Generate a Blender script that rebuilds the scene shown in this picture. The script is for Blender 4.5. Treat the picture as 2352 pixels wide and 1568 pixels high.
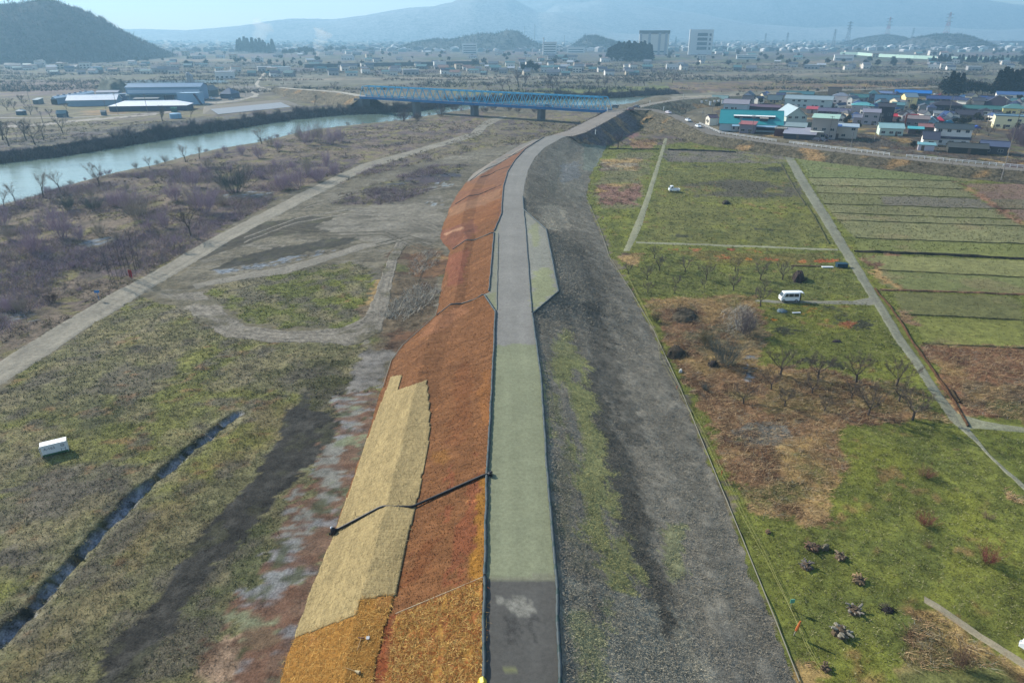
import bpy, bmesh, math, random
import numpy as np
from mathutils import Vector, Matrix
for o in list(bpy.data.objects): bpy.data.objects.remove(o)
S = bpy.context.scene
COL = S.collection
rnd = random.Random(7); R = np.random.default_rng(11)
# ---------------------------------------------------------------- camera, sky, sun, exposure
CAMH, FPX, CX, CY = 45.0, 1568.3, 1176.0, 784.0
PITCH = math.radians(24.27); CP, SP = math.cos(PITCH), math.sin(PITCH)
cam = bpy.data.cameras.new('camera'); cam.lens = 24.0; cam.sensor_width = 36.0
cam.clip_start = 0.5; cam.clip_end = 30000
camo = bpy.data.objects.new('camera', cam); COL.objects.link(camo)
camo.location = (0, 0, CAMH); camo.rotation_euler = (math.pi/2-PITCH, 0, 0)
S.camera = camo
SUN_EL, SUN_AZ = math.radians(30), math.atan2(-0.80, 0.60)     # azimuth from +Y towards +X (negative: left of the view)
sundir = Vector((math.sin(SUN_AZ)*math.cos(SUN_EL), math.cos(SUN_AZ)*math.cos(SUN_EL), math.sin(SUN_EL)))
w = bpy.data.worlds.new('World'); S.world = w; w.use_nodes = True
nt = w.node_tree; bg = nt.nodes['Background']
sky = nt.nodes.new('ShaderNodeTexSky'); sky.sky_type = 'NISHITA'; sky.sun_disc = False
sky.sun_elevation = SUN_EL; sky.sun_rotation = SUN_AZ; sky.air_density = 1.0; sky.dust_density = 0.3; sky.ozone_density = 2.0
tcw = nt.nodes.new('ShaderNodeTexCoord'); mpw = nt.nodes.new('ShaderNodeMapping'); mpw.inputs['Scale'].default_value = (3, 3, 14); nt.links.new(tcw.outputs['Generated'], mpw.inputs[0])
cn = nt.nodes.new('ShaderNodeTexNoise'); cn.inputs['Scale'].default_value = 2.2; cn.inputs['Detail'].default_value = 6; nt.links.new(mpw.outputs[0], cn.inputs['Vector'])
cr_ = nt.nodes.new('ShaderNodeMapRange'); cr_.inputs[1].default_value = .46; cr_.inputs[2].default_value = .66; cr_.inputs[4].default_value = .55; nt.links.new(cn.outputs[0], cr_.inputs[0])
bwn = nt.nodes.new('ShaderNodeRGBToBW'); nt.links.new(sky.outputs[0], bwn.inputs[0]); wv_ = nt.nodes.new('ShaderNodeMath'); wv_.operation = 'MULTIPLY'; wv_.inputs[1].default_value = 1.1; nt.links.new(bwn.outputs[0], wv_.inputs[0])
cm_ = nt.nodes.new('ShaderNodeMix'); cm_.data_type = 'RGBA'; nt.links.new(cr_.outputs[0], cm_.inputs[0]); nt.links.new(sky.outputs[0], cm_.inputs[6]); nt.links.new(wv_.outputs[0], cm_.inputs[7])   # thin cloud
nt.links.new(cm_.outputs[2], bg.inputs[0]); bg.inputs[1].default_value = 0.12
sl = bpy.data.lights.new('sun', 'SUN'); sl.energy = 5.0; sl.angle = math.radians(0.5); sl.color = (1, .94, .83)
so = bpy.data.objects.new('sun', sl); COL.objects.link(so); so.location = (0, 0, 200)
so.rotation_euler = sundir.to_track_quat('Z', 'Y').to_euler()
S.view_settings.view_transform = 'Standard'; S.view_settings.look = 'None'
S.view_settings.exposure = 0.78; S.view_settings.gamma = 1
S.cycles.use_denoising = True; S.cycles.max_bounces = 4; S.cycles.diffuse_bounces = 2; S.cycles.glossy_bounces = 2
S.cycles.transparent_max_bounces = 8; S.cycles.volume_bounces = 0
HAZE_D = 0.00027; HAZE_C = (0.40, 0.73, 1.0)
KA = 0.76                                                       # photographed colour -> albedo

# ---------------------------------------------------------------- helpers
def lin(c):
    c = np.asarray(c, float)/255.
    return np.where(c <= .04045, c/12.92, ((c+.055)/1.055)**2.4)
WARM = np.array((.97, .93, .87))
def A(r, g, b, k=1.0): return tuple(np.clip(lin((r, g, b))*KA*k*WARM, 0, .9))
def proj(x, y, z):
    d = y*CP-(z-CAMH)*SP; up = y*SP+(z-CAMH)*CP
    d = np.where(np.abs(d) < 1e-3, 1e-3, d)
    return CX+FPX*x/d, CY-FPX*up/d, d/FPX
def G(u, v, z=0.0):                                             # point of the photograph (2352 px wide) on the level z
    s = (CAMH-z)/((v-CY)*CP+FPX*SP)
    return np.array(((u-CX)*s, (FPX*CP-(v-CY)*SP)*s, z))
def mpp_at(v, z=0.0): return (CAMH-z)/((v-CY)*CP+FPX*SP)
class Fr:                                                       # a zoomed crop of the photograph: (x, y) in it -> 2352-px frame
    def __init__(s, x0, y0, k): s.x0, s.y0, s.k = x0, y0, k
    def __call__(s, x, y): return (s.x0+s.k*x)*.91875, (s.y0+s.k*y)*.91875
V1 = Fr(1740, 200, .17857); V2 = Fr(2140, 180, .17857); L1 = Fr(0, 180, .17857); L2 = Fr(380, 180, .17857)
C6 = Fr(1500, 900, .5146); C3 = Fr(1660, 400, .3827); C5 = Fr(700, 900, .5146); K1 = Fr(1560, 580, .1722); K2 = Fr(1660, 760, .2126)
C4 = Fr(1900, 1300, .2806); B5 = Fr(700, 1480, .3189); C1 = Fr(0, 400, .3827); F1 = Fr(0, 0, .3827); F2 = Fr(800, 0, .3827); F3 = Fr(1660, 0, .3827)
V4 = Fr(1700, 190, .3656); R5 = Fr(0, 190, .3656); J6 = Fr(1480, 230, .15306); T7 = Fr(200, 560, .15306)

def vnoise(x, y, seed):
    xi = np.floor(x).astype(np.int64); yi = np.floor(y).astype(np.int64); fx = x-xi; fy = y-yi
    fx = fx*fx*(3-2*fx); fy = fy*fy*(3-2*fy)
    def h(a, b):
        n = (a*374761393+b*668265263+seed*974634777) & 0xffffffff
        n = ((n ^ (n >> 13))*1274126177) & 0xffffffff
        return ((n ^ (n >> 16)) & 0xffff)/65535.
    return (h(xi, yi)*(1-fx)+h(xi+1, yi)*fx)*(1-fy)+(h(xi, yi+1)*(1-fx)+h(xi+1, yi+1)*fx)*fy
def fbm(x, y, sc, seed, oc=4):
    t = 0; a = 1; n = 0
    for i in range(oc):
        t = t+a*vnoise(x/sc*2**i+13.7*i, y/sc*2**i-7.1*i, seed+i); n += a; a *= .55
    return t/n
def pip(u, v, poly):
    p = np.asarray(poly, float); c = np.zeros(u.shape, bool); j = len(p)-1
    for i in range(len(p)):
        x1, y1 = p[i]; x2, y2 = p[j]
        if y1 != y2: c ^= ((y1 > v) != (y2 > v)) & (u < (x2-x1)*(v-y1)/(y2-y1)+x1)
        j = i
    return c
def polydist(x, y, pl):
    d = np.full(x.shape, 1e9)
    for (x1, y1), (x2, y2) in zip(pl[:-1], pl[1:]):
        dx, dy = x2-x1, y2-y1; t = np.clip(((x-x1)*dx+(y-y1)*dy)/(dx*dx+dy*dy+1e-9), 0, 1)
        d = np.minimum(d, np.hypot(x-x1-t*dx, y-y1-t*dy))
    return d
def sstep(a, b, x):
    t = np.clip((x-a)/(b-a), 0, 1); return t*t*(3-2*t)

def resample(P, n):
    P = np.asarray(P, float); s = np.r_[0, np.cumsum(np.linalg.norm(np.diff(P[:, :2], axis=0), axis=1))]
    q = np.linspace(0, s[-1], n); return np.stack([np.interp(q, s, P[:, k]) for k in range(P.shape[1])], 1)

# ---- mesh building
class MB:
    def __init__(s): s.v = []; s.f = []; s.m = []
    def add(s, vs, fs, mi=0):
        b = len(s.v); s.v += [tuple(p) for p in vs]; s.f += [tuple(i+b for i in f) for f in fs]; s.m += [mi]*len(fs); return s
    def box(s, x0, x1, y0, y1, z0, z1, mi=0, M=None):
        vs = [(x0,y0,z0),(x1,y0,z0),(x1,y1,z0),(x0,y1,z0),(x0,y0,z1),(x1,y0,z1),(x1,y1,z1),(x0,y1,z1)]
        if M is not None: vs = [tuple(M @ Vector(p)) for p in vs]
        return s.add(vs, [(3,2,1,0),(4,5,6,7),(0,1,5,4),(1,2,6,5),(2,3,7,6),(3,0,4,7)], mi)
    def tube(s, pts, rad, sides=6, mi=0, cap=True):
        pts = [Vector(p) for p in pts]; n = len(pts)
        rad = [rad]*n if not hasattr(rad, '__len__') else rad
        vs = []; fs = []
        for i, p in enumerate(pts):
            d = (pts[min(i+1, n-1)]-pts[max(i-1, 0)])
            if d.length < 1e-6: d = Vector((0, 0, 1))
            d.normalize(); a = d.cross(Vector((0, 0, 1)) if abs(d.z) < .95 else Vector((1, 0, 0))).normalized(); b = d.cross(a)
            for k in range(sides):
                t = 2*math.pi*k/sides; vs.append(p+(a*math.cos(t)+b*math.sin(t))*rad[i])
        for i in range(n-1):
            for k in range(sides):
                fs.append((i*sides+k, i*sides+(k+1) % sides, (i+1)*sides+(k+1) % sides, (i+1)*sides+k))
        if cap: fs.append(tuple(range(sides))); fs.append(tuple(range((n-1)*sides+sides-1, (n-1)*sides-1, -1)))
        return s.add(vs, fs, mi)
    def twig(s, p, q, wd, mi=0):
        p = Vector(p); q = Vector(q); d = q-p
        a = d.cross(Vector((rnd.uniform(-1, 1), rnd.uniform(-1, 1), rnd.uniform(-.3, .3))))
        if a.length < 1e-6: a = Vector((1, 0, 0))
        a = a.normalized()*wd*.5
        return s.add([p-a, p+a, q], [(0, 1, 2)], mi)
    def prism(s, poly, y0, y1, mi=0, M=None):                    # polygon in x,z pushed along y
        n = len(poly); vs = [(x, y0, z) for x, z in poly]+[(x, y1, z) for x, z in poly]
        if M is not None: vs = [tuple(M @ Vector(p)) for p in vs]
        fs = [tuple(range(n)), tuple(range(2*n-1, n-1, -1))]+[(i, i+n, (i+1) % n+n, (i+1) % n) for i in range(n)]
        return s.add(vs, fs, mi)
    def mesh(s, name, mats, smooth=False):
        me = bpy.data.meshes.new(name); me.from_pydata(s.v, [], s.f)
        for m in (mats if isinstance(mats, (list, tuple)) else [mats]): me.materials.append(m)
        if any(s.m): me.polygons.foreach_set('material_index', s.m)
        if smooth: me.polygons.foreach_set('use_smooth', [True]*len(s.f))
        me.update(); return me
    def obj(s, name, mats, parent=None, smooth=False): return link(name, s.mesh(name, mats, smooth), parent)
def link(name, me, parent=None, loc=None, rz=0, sc=None):
    o = bpy.data.objects.new(name, me); COL.objects.link(o)
    if parent is not None: o.parent = parent
    if loc is not None: o.location = loc
    if rz: o.rotation_euler = (0, 0, rz)
    if sc is not None: o.scale = sc if hasattr(sc, '__len__') else (sc,)*3
    return o
def tag(o, label, cat, group=None):
    o['label'] = label; o['category'] = cat
    if group: o['group'] = group
    return o
def thing(name, label, cat, loc=(0, 0, 0), rz=0, group=None, sc=None):
    return tag(link(name, None, None, loc, rz, sc), label, cat, group)
def struct(o, kind='structure'): o['kind'] = kind; return o
def arrmesh(name, V, F, mat, col=None, alpha=None, smooth=True):
    V = np.ascontiguousarray(V, np.float32); F = np.ascontiguousarray(F, np.int32); k = F.shape[1]
    me = bpy.data.meshes.new(name); me.vertices.add(len(V)); me.vertices.foreach_set('co', V.ravel())
    me.loops.add(F.size); me.loops.foreach_set('vertex_index', F.ravel())
    me.polygons.add(len(F)); me.polygons.foreach_set('loop_start', np.arange(0, F.size, k, dtype=np.int32))
    try: me.polygons.foreach_set('loop_total', np.full(len(F), k, np.int32))
    except Exception: pass
    me.update(calc_edges=True); me.materials.append(mat)
    if smooth: me.polygons.foreach_set('use_smooth', np.ones(len(F), bool))
    if col is not None:
        a = me.color_attributes.new('col', 'FLOAT_COLOR', 'POINT'); c = np.ones((len(V), 4), np.float32); c[:, :3] = col
        if alpha is not None: c[:, 3] = alpha
        a.data.foreach_set('color', c.ravel())
    return me
def gridfaces(n, m):
    i = np.arange(n-1)[:, None]*m+np.arange(m-1)[None, :]
    return np.stack([i, i+1, i+m+1, i+m], -1).reshape(-1, 4)

# ---------------------------------------------------------------- materials
def newmat(name):
    m = bpy.data.materials.new(name); m.use_nodes = True; return m, m.node_tree, m.node_tree.nodes['Principled BSDF']
def nd(t, typ, **kw):
    n = t.nodes.new(typ)
    for k, v in kw.items():
        if k in n.inputs.keys(): n.inputs[k].default_value = v
        else: setattr(n, k, v)
    return n
def math_(t, op, a, b=None):
    n = nd(t, 'ShaderNodeMath', operation=op)
    for i, q in enumerate((a, b)):
        if q is None: continue
        if isinstance(q, (int, float)): n.inputs[i].default_value = q
        else: t.links.new(q, n.inputs[i])
    return n.outputs[0]
def ground_mat(name, s1=.9, s2=5., cmin=.0, bump=.5, bdist=.25, stretch=None, rough=.95, rot=0.0):
    m, t, b = newmat(name); L = t.links.new
    at = nd(t, 'ShaderNodeAttribute', attribute_name='col'); geo = nd(t, 'ShaderNodeNewGeometry')
    vec = geo.outputs['Position']
    if stretch:
        mp = nd(t, 'ShaderNodeMapping'); mp.inputs['Scale'].default_value = stretch; mp.inputs['Rotation'].default_value = (0, 0, rot); L(vec, mp.inputs[0]); vec = mp.outputs[0]
    ns = []
    for sc, de in ((s1, 6), (s2, 4), (s1*.12, 4), (s1*.33, 5)):
        n = nd(t, 'ShaderNodeTexNoise', Scale=sc, Detail=de, Roughness=.65); L(vec, n.inputs['Vector']); ns.append(n.outputs[0])
    mix = math_(t, 'ADD', math_(t, 'ADD', math_(t, 'MULTIPLY', ns[0], .36), math_(t, 'MULTIPLY', ns[3], .2)), math_(t, 'ADD', math_(t, 'MULTIPLY', ns[1], .34), math_(t, 'MULTIPLY', ns[2], .1)))
    dev = math_(t, 'MULTIPLY', math_(t, 'SUBTRACT', mix, .5), 13.0)
    amt = math_(t, 'ADD', at.outputs['Alpha'], cmin)
    fac = math_(t, 'MAXIMUM', math_(t, 'ADD', 1.0, math_(t, 'MULTIPLY', dev, amt)), .12)
    vm = nd(t, 'ShaderNodeVectorMath', operation='SCALE'); L(at.outputs['Color'], vm.inputs[0]); L(fac, vm.inputs['Scale'])
    L(vm.outputs[0], b.inputs['Base Color']); b.inputs['Roughness'].default_value = rough; b.inputs['Specular IOR Level'].default_value = .15
    bp = nd(t, 'ShaderNodeBump', Strength=bump, Distance=bdist); L(mix, bp.inputs['Height']); L(bp.outputs[0], b.inputs['Normal'])
    return m
def attr_mat(name, rough=.9):
    m, t, b = newmat(name); at = nd(t, 'ShaderNodeAttribute', attribute_name='col'); t.links.new(at.outputs['Color'], b.inputs['Base Color'])
    b.inputs['Roughness'].default_value = rough; b.inputs['Specular IOR Level'].default_value = .1; return m
_mc = {}
def mat(name, c, rough=.7, var=.25, sc=1.5, metal=0, spec=.3, bump=0.0, wave=None):
    key = (name, tuple(np.round(c, 4)))
    if key in _mc: return _mc[key]
    m, t, b = newmat(name); L = t.links.new
    tc = nd(t, 'ShaderNodeTexCoord'); n = nd(t, 'ShaderNodeTexNoise', Scale=sc, Detail=5, Roughness=.65); L(tc.outputs['Object'], n.inputs['Vector'])
    h = math_(t, 'ADD', 1-var, math_(t, 'MULTIPLY', n.outputs[0], 2*var))
    if wave:
        wv = nd(t, 'ShaderNodeTexWave', Scale=wave[0], Distortion=.3); wv.bands_direction = wave[1]; L(tc.outputs['Object'], wv.inputs['Vector'])
        h = math_(t, 'MULTIPLY', h, math_(t, 'ADD', 1-wave[2], math_(t, 'MULTIPLY', wv.outputs['Fac'], 2*wave[2])))
    vm = nd(t, 'ShaderNodeVectorMath', operation='SCALE'); vm.inputs[0].default_value = c[:3]; L(h, vm.inputs['Scale']); L(vm.outputs[0], b.inputs['Base Color'])
    b.inputs['Roughness'].default_value = rough; b.inputs['Metallic'].default_value = metal; b.inputs['Specular IOR Level'].default_value = spec
    if bump:
        bp = nd(t, 'ShaderNodeBump', Strength=bump, Distance=.1); L(n.outputs[0], bp.inputs['Height']); L(bp.outputs[0], b.inputs['Normal'])
    _mc[key] = m; return m
M_GLASS = mat('window_glass', (.03, .04, .05), .08, .1, 2, spec=.8)
M_FRAME = mat('pale_frame', (.5, .5, .48), .6, .1)
M_BARK = mat('bark', (.075, .06, .05), .9, .35, 6)
M_TYRE = mat('tyre', (.02, .02, .02), .85, .1)
M_RIM = mat('rim', (.4, .4, .4), .4, .1, metal=.5)
M_BLACK = mat('black_plastic', (.014, .014, .016), .45, .2)
M_CONC = mat('concrete', (.30, .29, .27), .9, .2, .8)
M_STEEL = mat('steel', (.25, .26, .27), .5, .15)

# ---------------------------------------------------------------- ground colours: what grows or lies where (areas measured on the photograph)
# (area, colour, contrast, kind of cover)  cover: 0 bare, 1 grass, 2 dry brush, 3 scrub, 4 crop
OLV = (114, 112, 80); GRN = (111, 117, 56); SAGE = (121, 130, 86); DRY = (139, 110, 82); GRV = (136, 133, 126); DIRT = (108, 101, 86)
def poly(fr, *p): return [fr(*q) for q in p]
PAINT = [
 ([(-3000, 60), (3000, 60), (3000, 140), (-3000, 140)], (108, 109, 108), .35, 3),
 ([(-3000, 140), (3000, 140), (3000, 168), (-3000, 168)], (112, 109, 100), .4, 3),
 ([(-3000, 168), (3000, 168), (3000, 215), (-3000, 215)], (114, 114, 98), .35, 3),
 *[([(u0, v0), (u0+w*.5, v0-h*.5), (u0+w, v0-1), (u0+w*.9, v0+h*.6), (u0+w*.2, v0+h)], c, .3, 3) for u0, v0, w, h, c in [(int(a)*1.0, b_, c_, d_, ((74, 82, 78), (98, 92, 102), (132, 136, 108), (150, 136, 122), (88, 98, 80), (120, 104, 116), (84, 86, 92))[i % 7]) for i, (a, b_, c_, d_) in enumerate([((i*397) % 2350, 112+((i*53) % 62), 110+(i*37) % 190, 3+(i*11) % 5) for i in range(70)])]],
 ([(590, 172), (1560, 168), (1900, 160), (2352, 150), (2352, 168), (1700, 178), (1000, 192), (640, 196)], (124, 122, 108), .12, 0),
 ([(600, 181), (1500, 174), (2352, 160), (2352, 163), (1500, 178), (600, 186)], (150, 140, 125), .1, 0),
 ([(-300, 185), (380, 185), (420, 215), (-300, 225)], (128, 112, 112), .35, 3),
 ([(-300, 138), (700, 150), (640, 158), (300, 150), (-300, 146)], (80, 86, 96), .25, 3),
 ([(280, 186), (520, 183), (520, 190), (280, 194)], (92, 128, 148), .15, 0),
 ([(1230, 205), (1560, 196), (1560, 214), (1240, 220)], (116, 124, 80), .35, 1),
 ([(1040, 208), (1240, 206), (1240, 220), (1040, 216)], (116, 122, 84), .35, 1),
 ([(1530, 190), (2130, 183), (2130, 203), (1550, 214)], (138, 118, 96), .45, 3),
 ([(1880, 194), (2140, 188), (2140, 198), (1880, 204)], (142, 116, 82), .45, 3),
 ([(1550, 214), (2180, 198), (2352, 196), (2352, 203), (2100, 210), (1620, 236), (1540, 240)], (128, 126, 112), .15, 0),
 ([(1540, 222), (2180, 199), (2180, 202), (1600, 228), (1540, 233)], (160, 154, 138), .1, 0),
 # far bank of the river
 ([(-300, 225), (420, 218), (640, 200), (836, 205), (836, 262), (403, 318), (-300, 400)], (121, 115, 96), .4, 3),
 (poly(L1, (680, 470), (2000, 500), (1900, 600), (1000, 640)), (132, 128, 86), .3, 1),
 (poly(L1, (1180, 540), (1900, 520), (1700, 600), (1150, 600)), (156, 132, 100), .25, 0),
 (poly(L1, (1600, 330), (2352, 330), (2352, 540), (1650, 540)), (112, 112, 112), .15, 0),
 (poly(L2, (0, 300), (1200, 300), (1250, 420), (700, 460), (0, 480)), (138, 134, 130), .15, 0),
 (poly(L2, (1050, 190), (1500, 190), (1600, 300), (1300, 380), (1150, 290)), (126, 122, 118), .2, 0),
 ([(-300, 330), (0, 318), (200, 300), (420, 275), (560, 262), (660, 248), (840, 240), (836, 262), (672, 276), (537, 298), (403, 317), (269, 340), (134, 362), (-300, 412)], (92, 90, 92), .6, 3),  # far bank slope turned from the sun: its shade painted as dark ground
 # near flood plain: scrub, then the fields by the dirt track
 ([(-400, 640), (0, 474), (140, 430), (320, 390), (560, 338), (760, 296), (960, 276), (1110, 256), (1130, 270), (1085, 305), (860, 362), (640, 455), (420, 590), (240, 690), (0, 825), (-400, 1010)], (122, 109, 96), .62, 3),
 ([(860, 362), (1010, 325), (1085, 305), (1130, 262), (1400, 258), (1330, 305), (1240, 316), (1060, 416), (800, 430), (760, 420)], (124, 115, 95), .5, 3),
 ([(-400, 1010), (0, 825), (309, 645), (450, 570), (420, 600), (240, 705), (0, 850), (-400, 1060)], (104, 100, 84), .5, 1),
 ([(-300, 1080), (0, 892), (197, 757), (330, 684), (470, 720), (600, 775), (800, 785), (900, 800), (860, 940), (780, 1220), (640, 1568), (500, 1700), (-300, 1700)], OLV, .62, 1),
 ([(0, 1140), (110, 1085), (330, 1060), (420, 1010), (300, 1120), (180, 1190), (60, 1290), (0, 1300)], (98, 94, 84), .62, 1),
 ([(120, 960), (380, 860), (520, 800), (600, 830), (430, 930), (250, 1010)], (96, 98, 70), .62, 1),
 ([(640, 900), (700, 930), (480, 1120), (330, 1290), (160, 1480), (0, 1640), (-60, 1600), (160, 1390), (330, 1200), (470, 1060)], (121, 112, 80), .55, 1),
 # gravel yard between track and levee
 ([(840, 405), (1060, 352), (1200, 330), (1060, 420), (1012, 545), (1035, 575), (1012, 660), (1000, 725), (900, 800), (830, 800), (850, 640), (800, 570), (560, 640), (430, 660), (400, 640), (548, 543), (661, 483), (760, 430)], (118, 113, 98), .5, 0),
 ([(870, 420), (1000, 380), (1080, 376), (1030, 420), (900, 470), (760, 470), (780, 450)], (104, 99, 82), .62, 3),
 ([(960, 402), (1040, 396), (1060, 405), (1010, 420), (880, 424)], (78, 82, 98), .45, 3),
 ([(600, 512), (700, 498), (920, 500), (930, 515), (850, 528), (640, 540), (560, 560), (480, 590), (440, 600), (540, 530)], (72, 68, 58), .45, 7),
 ([(690, 560), (760, 545), (840, 548), (760, 568), (640, 596), (520, 615), (480, 622), (560, 585)], (66, 64, 56), .45, 7),
 ([(490, 622), (600, 604), (660, 590), (760, 570), (765, 578), (660, 602), (600, 618), (500, 632)], (124, 134, 146), .8, 6),
 ([(860, 470), (1010, 450), (1020, 500), (1000, 560), (860, 560), (720, 520)], (130, 126, 115), .4, 0),
 ([(995, 422), (1045, 418), (1040, 428), (985, 432)], (150, 162, 170), .7, 6), ([(985, 462), (1020, 460), (1018, 470), (980, 471)], (150, 162, 170), .7, 6),
 ([(490, 650), (560, 640), (660, 624), (800, 600), (850, 620), (862, 650), (840, 705), (800, 748), (700, 756), (580, 742), (500, 702), (470, 672)], (104, 110, 55), .55, 1),
 ([(790, 640), (850, 640), (850, 690), (800, 680)], (110, 108, 90), .6, 1),
 ([(820, 720), (870, 640), (900, 570), (960, 560), (1012, 575), (1000, 720), (910, 800), (850, 800)], (112, 100, 82), .6, 2),
 ([(905, 775), (1000, 725), (985, 760), (910, 810)], (118, 88, 66), .4, 0),
 ([(940, 590), (990, 578), (1030, 590), (1020, 640), (960, 635)], (125, 96, 70), .55, 2),
 # dark bare ground and the streaky strip along the toe
 ([(795, 850), (790, 930), (760, 1010), (700, 1090), (610, 1190), (520, 1310), (430, 1420), (330, 1530), (250, 1640), (210, 1600), (255, 1500), (390, 1330), (420, 1270), (520, 1170), (600, 1060), (660, 950), (720, 880), (770, 820)], (58, 57, 54), .6, 7),
 ([(700, 860), (800, 800), (800, 880), (770, 960), (730, 930)], (78, 78, 52), .55, 1),
 ([(790, 905), (880, 890), (842, 1010), (770, 1220), (690, 1440), (640, 1580), (560, 1700), (480, 1700), (520, 1480), (600, 1310), (690, 1130), (760, 1000)], (122, 98, 82), .42, 5),
 ([(800, 900), (855, 900), (790, 1050), (720, 1200), (660, 1330), (640, 1290), (700, 1130), (770, 990)], (138, 138, 132), .36, 5),
 ([(500, 1400), (640, 1300), (680, 1330), (620, 1480), (600, 1568), (560, 1568), (520, 1500)], (122, 94, 78), .4, 5),
 ([(450, 1480), (530, 1470), (520, 1568), (420, 1568)], (152, 130, 110), .5, 2),
 ([(500, 1290), (580, 1210), (640, 1200), (600, 1310), (500, 1420), (400, 1480), (420, 1400)], (92, 96, 66), .55, 1),
 ([(830, 800), (900, 800), (885, 880), (800, 905), (798, 860)], (134, 131, 127), .4, 0),
 # right of the levee
 ([(1300, 300), (1560, 285), (1650, 320), (1800, 352), (2000, 378), (2352, 418), (2700, 460), (3000, 1700), (1840, 1700), (1700, 1230), (1560, 890), (1450, 670), (1350, 460)], GRN, .5, 1),
 ([(1310, 300), (1420, 258), (1560, 262), (1640, 320), (1500, 335), (1400, 335)], (122, 112, 92), .5, 3),
 (poly(J6, (330, 640), (600, 590), (800, 690), (600, 770)), (140, 108, 104), .5, 2),
 (poly(J6, (600, 760), (1050, 770), (1000, 930), (640, 920)), (158, 128, 100), .3, 2),
 ([(1420, 352), (1500, 350), (1480, 420), (1470, 480), (1380, 480), (1360, 440), (1390, 390)], (120, 118, 84), .5, 1),
 ([(1375, 368), (1475, 362), (1465, 392), (1380, 392)], (150, 142, 124), .6, 2),
 ([(1370, 425), (1480, 420), (1465, 470), (1380, 472)], (138, 108, 96), .6, 2),
 ([(1525, 342), (1795, 352), (1800, 376), (1530, 372)], (118, 112, 104), .4, 1),
 ([(1530, 378), (1800, 378), (1850, 430), (1920, 570), (1470, 553), (1500, 470)], (112, 114, 64), .5, 1),
 ([(1570, 425), (1660, 412), (1840, 420), (1840, 450), (1720, 455), (1590, 450)], (94, 90, 76), .45, 1),
 ([(1430, 582), (1930, 578), (1990, 684), (1750, 690), (1490, 680), (1450, 650)], (108, 114, 60), .55, 1),
 ([(1560, 578), (1890, 582), (1880, 606), (1640, 606)], (112, 104, 58), .55, 1),
 (poly(K1, (10, 300), (280, 320), (280, 400), (150, 480), (0, 470)), (128, 108, 90), .5, 2),
 ([(1740, 705), (2010, 700), (2090, 850), (1950, 850), (1740, 830)], (107, 113, 54), .5, 1),
 ([(1485, 685), (1745, 680), (1755, 740), (1720, 800), (1730, 850), (1640, 860), (1560, 850), (1515, 745)], (134, 103, 78), .62, 2),
 ([(1560, 770), (1730, 720), (1760, 760), (1740, 840), (1600, 830)], (104, 102, 78), .62, 2),
 ([(1570, 850), (1720, 835), (1930, 860), (2080, 880), (2180, 965), (2050, 972), (1940, 975), (1925, 1060), (1905, 1140), (1720, 1170), (1680, 1120), (1610, 950)], (138, 108, 80), .62, 2),
 ([(1790, 860), (1880, 860), (2130, 900), (2140, 940), (1900, 950), (1760, 930)], (126, 112, 72), .55, 2),
 ([(1690, 985), (1830, 960), (1800, 1030), (1680, 1020)], (122, 122, 116), .6, 2),
 ([(1690, 1140), (1860, 1120), (1900, 1160), (1918, 1212), (1880, 1185), (1720, 1170)], (160, 134, 92), .5, 2),
 ([(2110, 788), (2360, 800), (2700, 830), (2700, 1000), (2352, 975), (2220, 945), (2160, 880)], (126, 94, 72), .6, 2),
 ([(2200, 870), (2352, 880), (2352, 940), (2230, 930)], (104, 90, 70), .6, 2),
 ([(2150, 880), (2220, 935), (2260, 955), (2210, 950)], (168, 144, 104), .5, 2),
 ([(2250, 990), (2352, 1000), (2700, 1030), (2700, 1200), (2352, 1120)], (104, 112, 52), .55, 1),
 ([(2300, 1110), (2352, 1140), (2352, 1155), (2320, 1140)], (170, 140, 100), .5, 2),
 (poly(C4, (1340, 880), (1450, 800), (1560, 830), (2260, 1260), (2400, 1360), (2400, 1800), (1250, 1800), (1180, 1200)), (112, 104, 68), .62, 2),
 (poly(C4, (300, 1200), (480, 1250), (640, 1330), (660, 1500), (380, 1500)), (138, 122, 84), .55, 2),
 ([(2030, 560), (2060, 590), (2060, 610), (2040, 600)], (150, 118, 90), .5, 2),
 # crop strips right of the diagonal path
 ([(1830, 362), (2260, 412), (2215, 418), (1870, 420)], (116, 124, 80), .3, 4),
 (poly(C3, (945, 118), (1890, 138), (1960, 190), (980, 168)), (130, 131, 94), .3, 4), (poly(C3, (980, 170), (1960, 192), (2060, 250), (1005, 218)), (129, 130, 92), .3, 4),
 (poly(C3, (1005, 220), (2060, 252), (2150, 320), (1050, 288)), (126, 128, 88), .3, 4), (poly(C3, (1420, 235), (2060, 252), (2150, 320), (1430, 295)), (124, 120, 106), .3, 4),
 (poly(C3, (1060, 292), (2160, 322), (2270, 388), (1100, 350)), (129, 130, 92), .3, 4), (poly(C3, (1100, 352), (2270, 390), (2352, 432), (1140, 396)), (130, 131, 94), .3, 4),
 (poly(C3, (1140, 398), (2352, 434), (2900, 470), (2900, 570), (2352, 548), (1250, 508)), (130, 131, 92), .3, 4), (poly(C3, (1250, 510), (2352, 552), (2900, 580), (2900, 660), (2352, 640), (1260, 598)), (118, 124, 72), .3, 4),
 (poly(C3, (1300, 620), (2352, 655), (2900, 680), (2900, 790), (2352, 762), (1400, 720)), (128, 130, 84), .35, 4), (poly(C3, (1420, 722), (2352, 768), (2900, 800), (2900, 900), (2352, 872), (1520, 850), (1400, 800)), (118, 124, 78), .35, 4),
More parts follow.
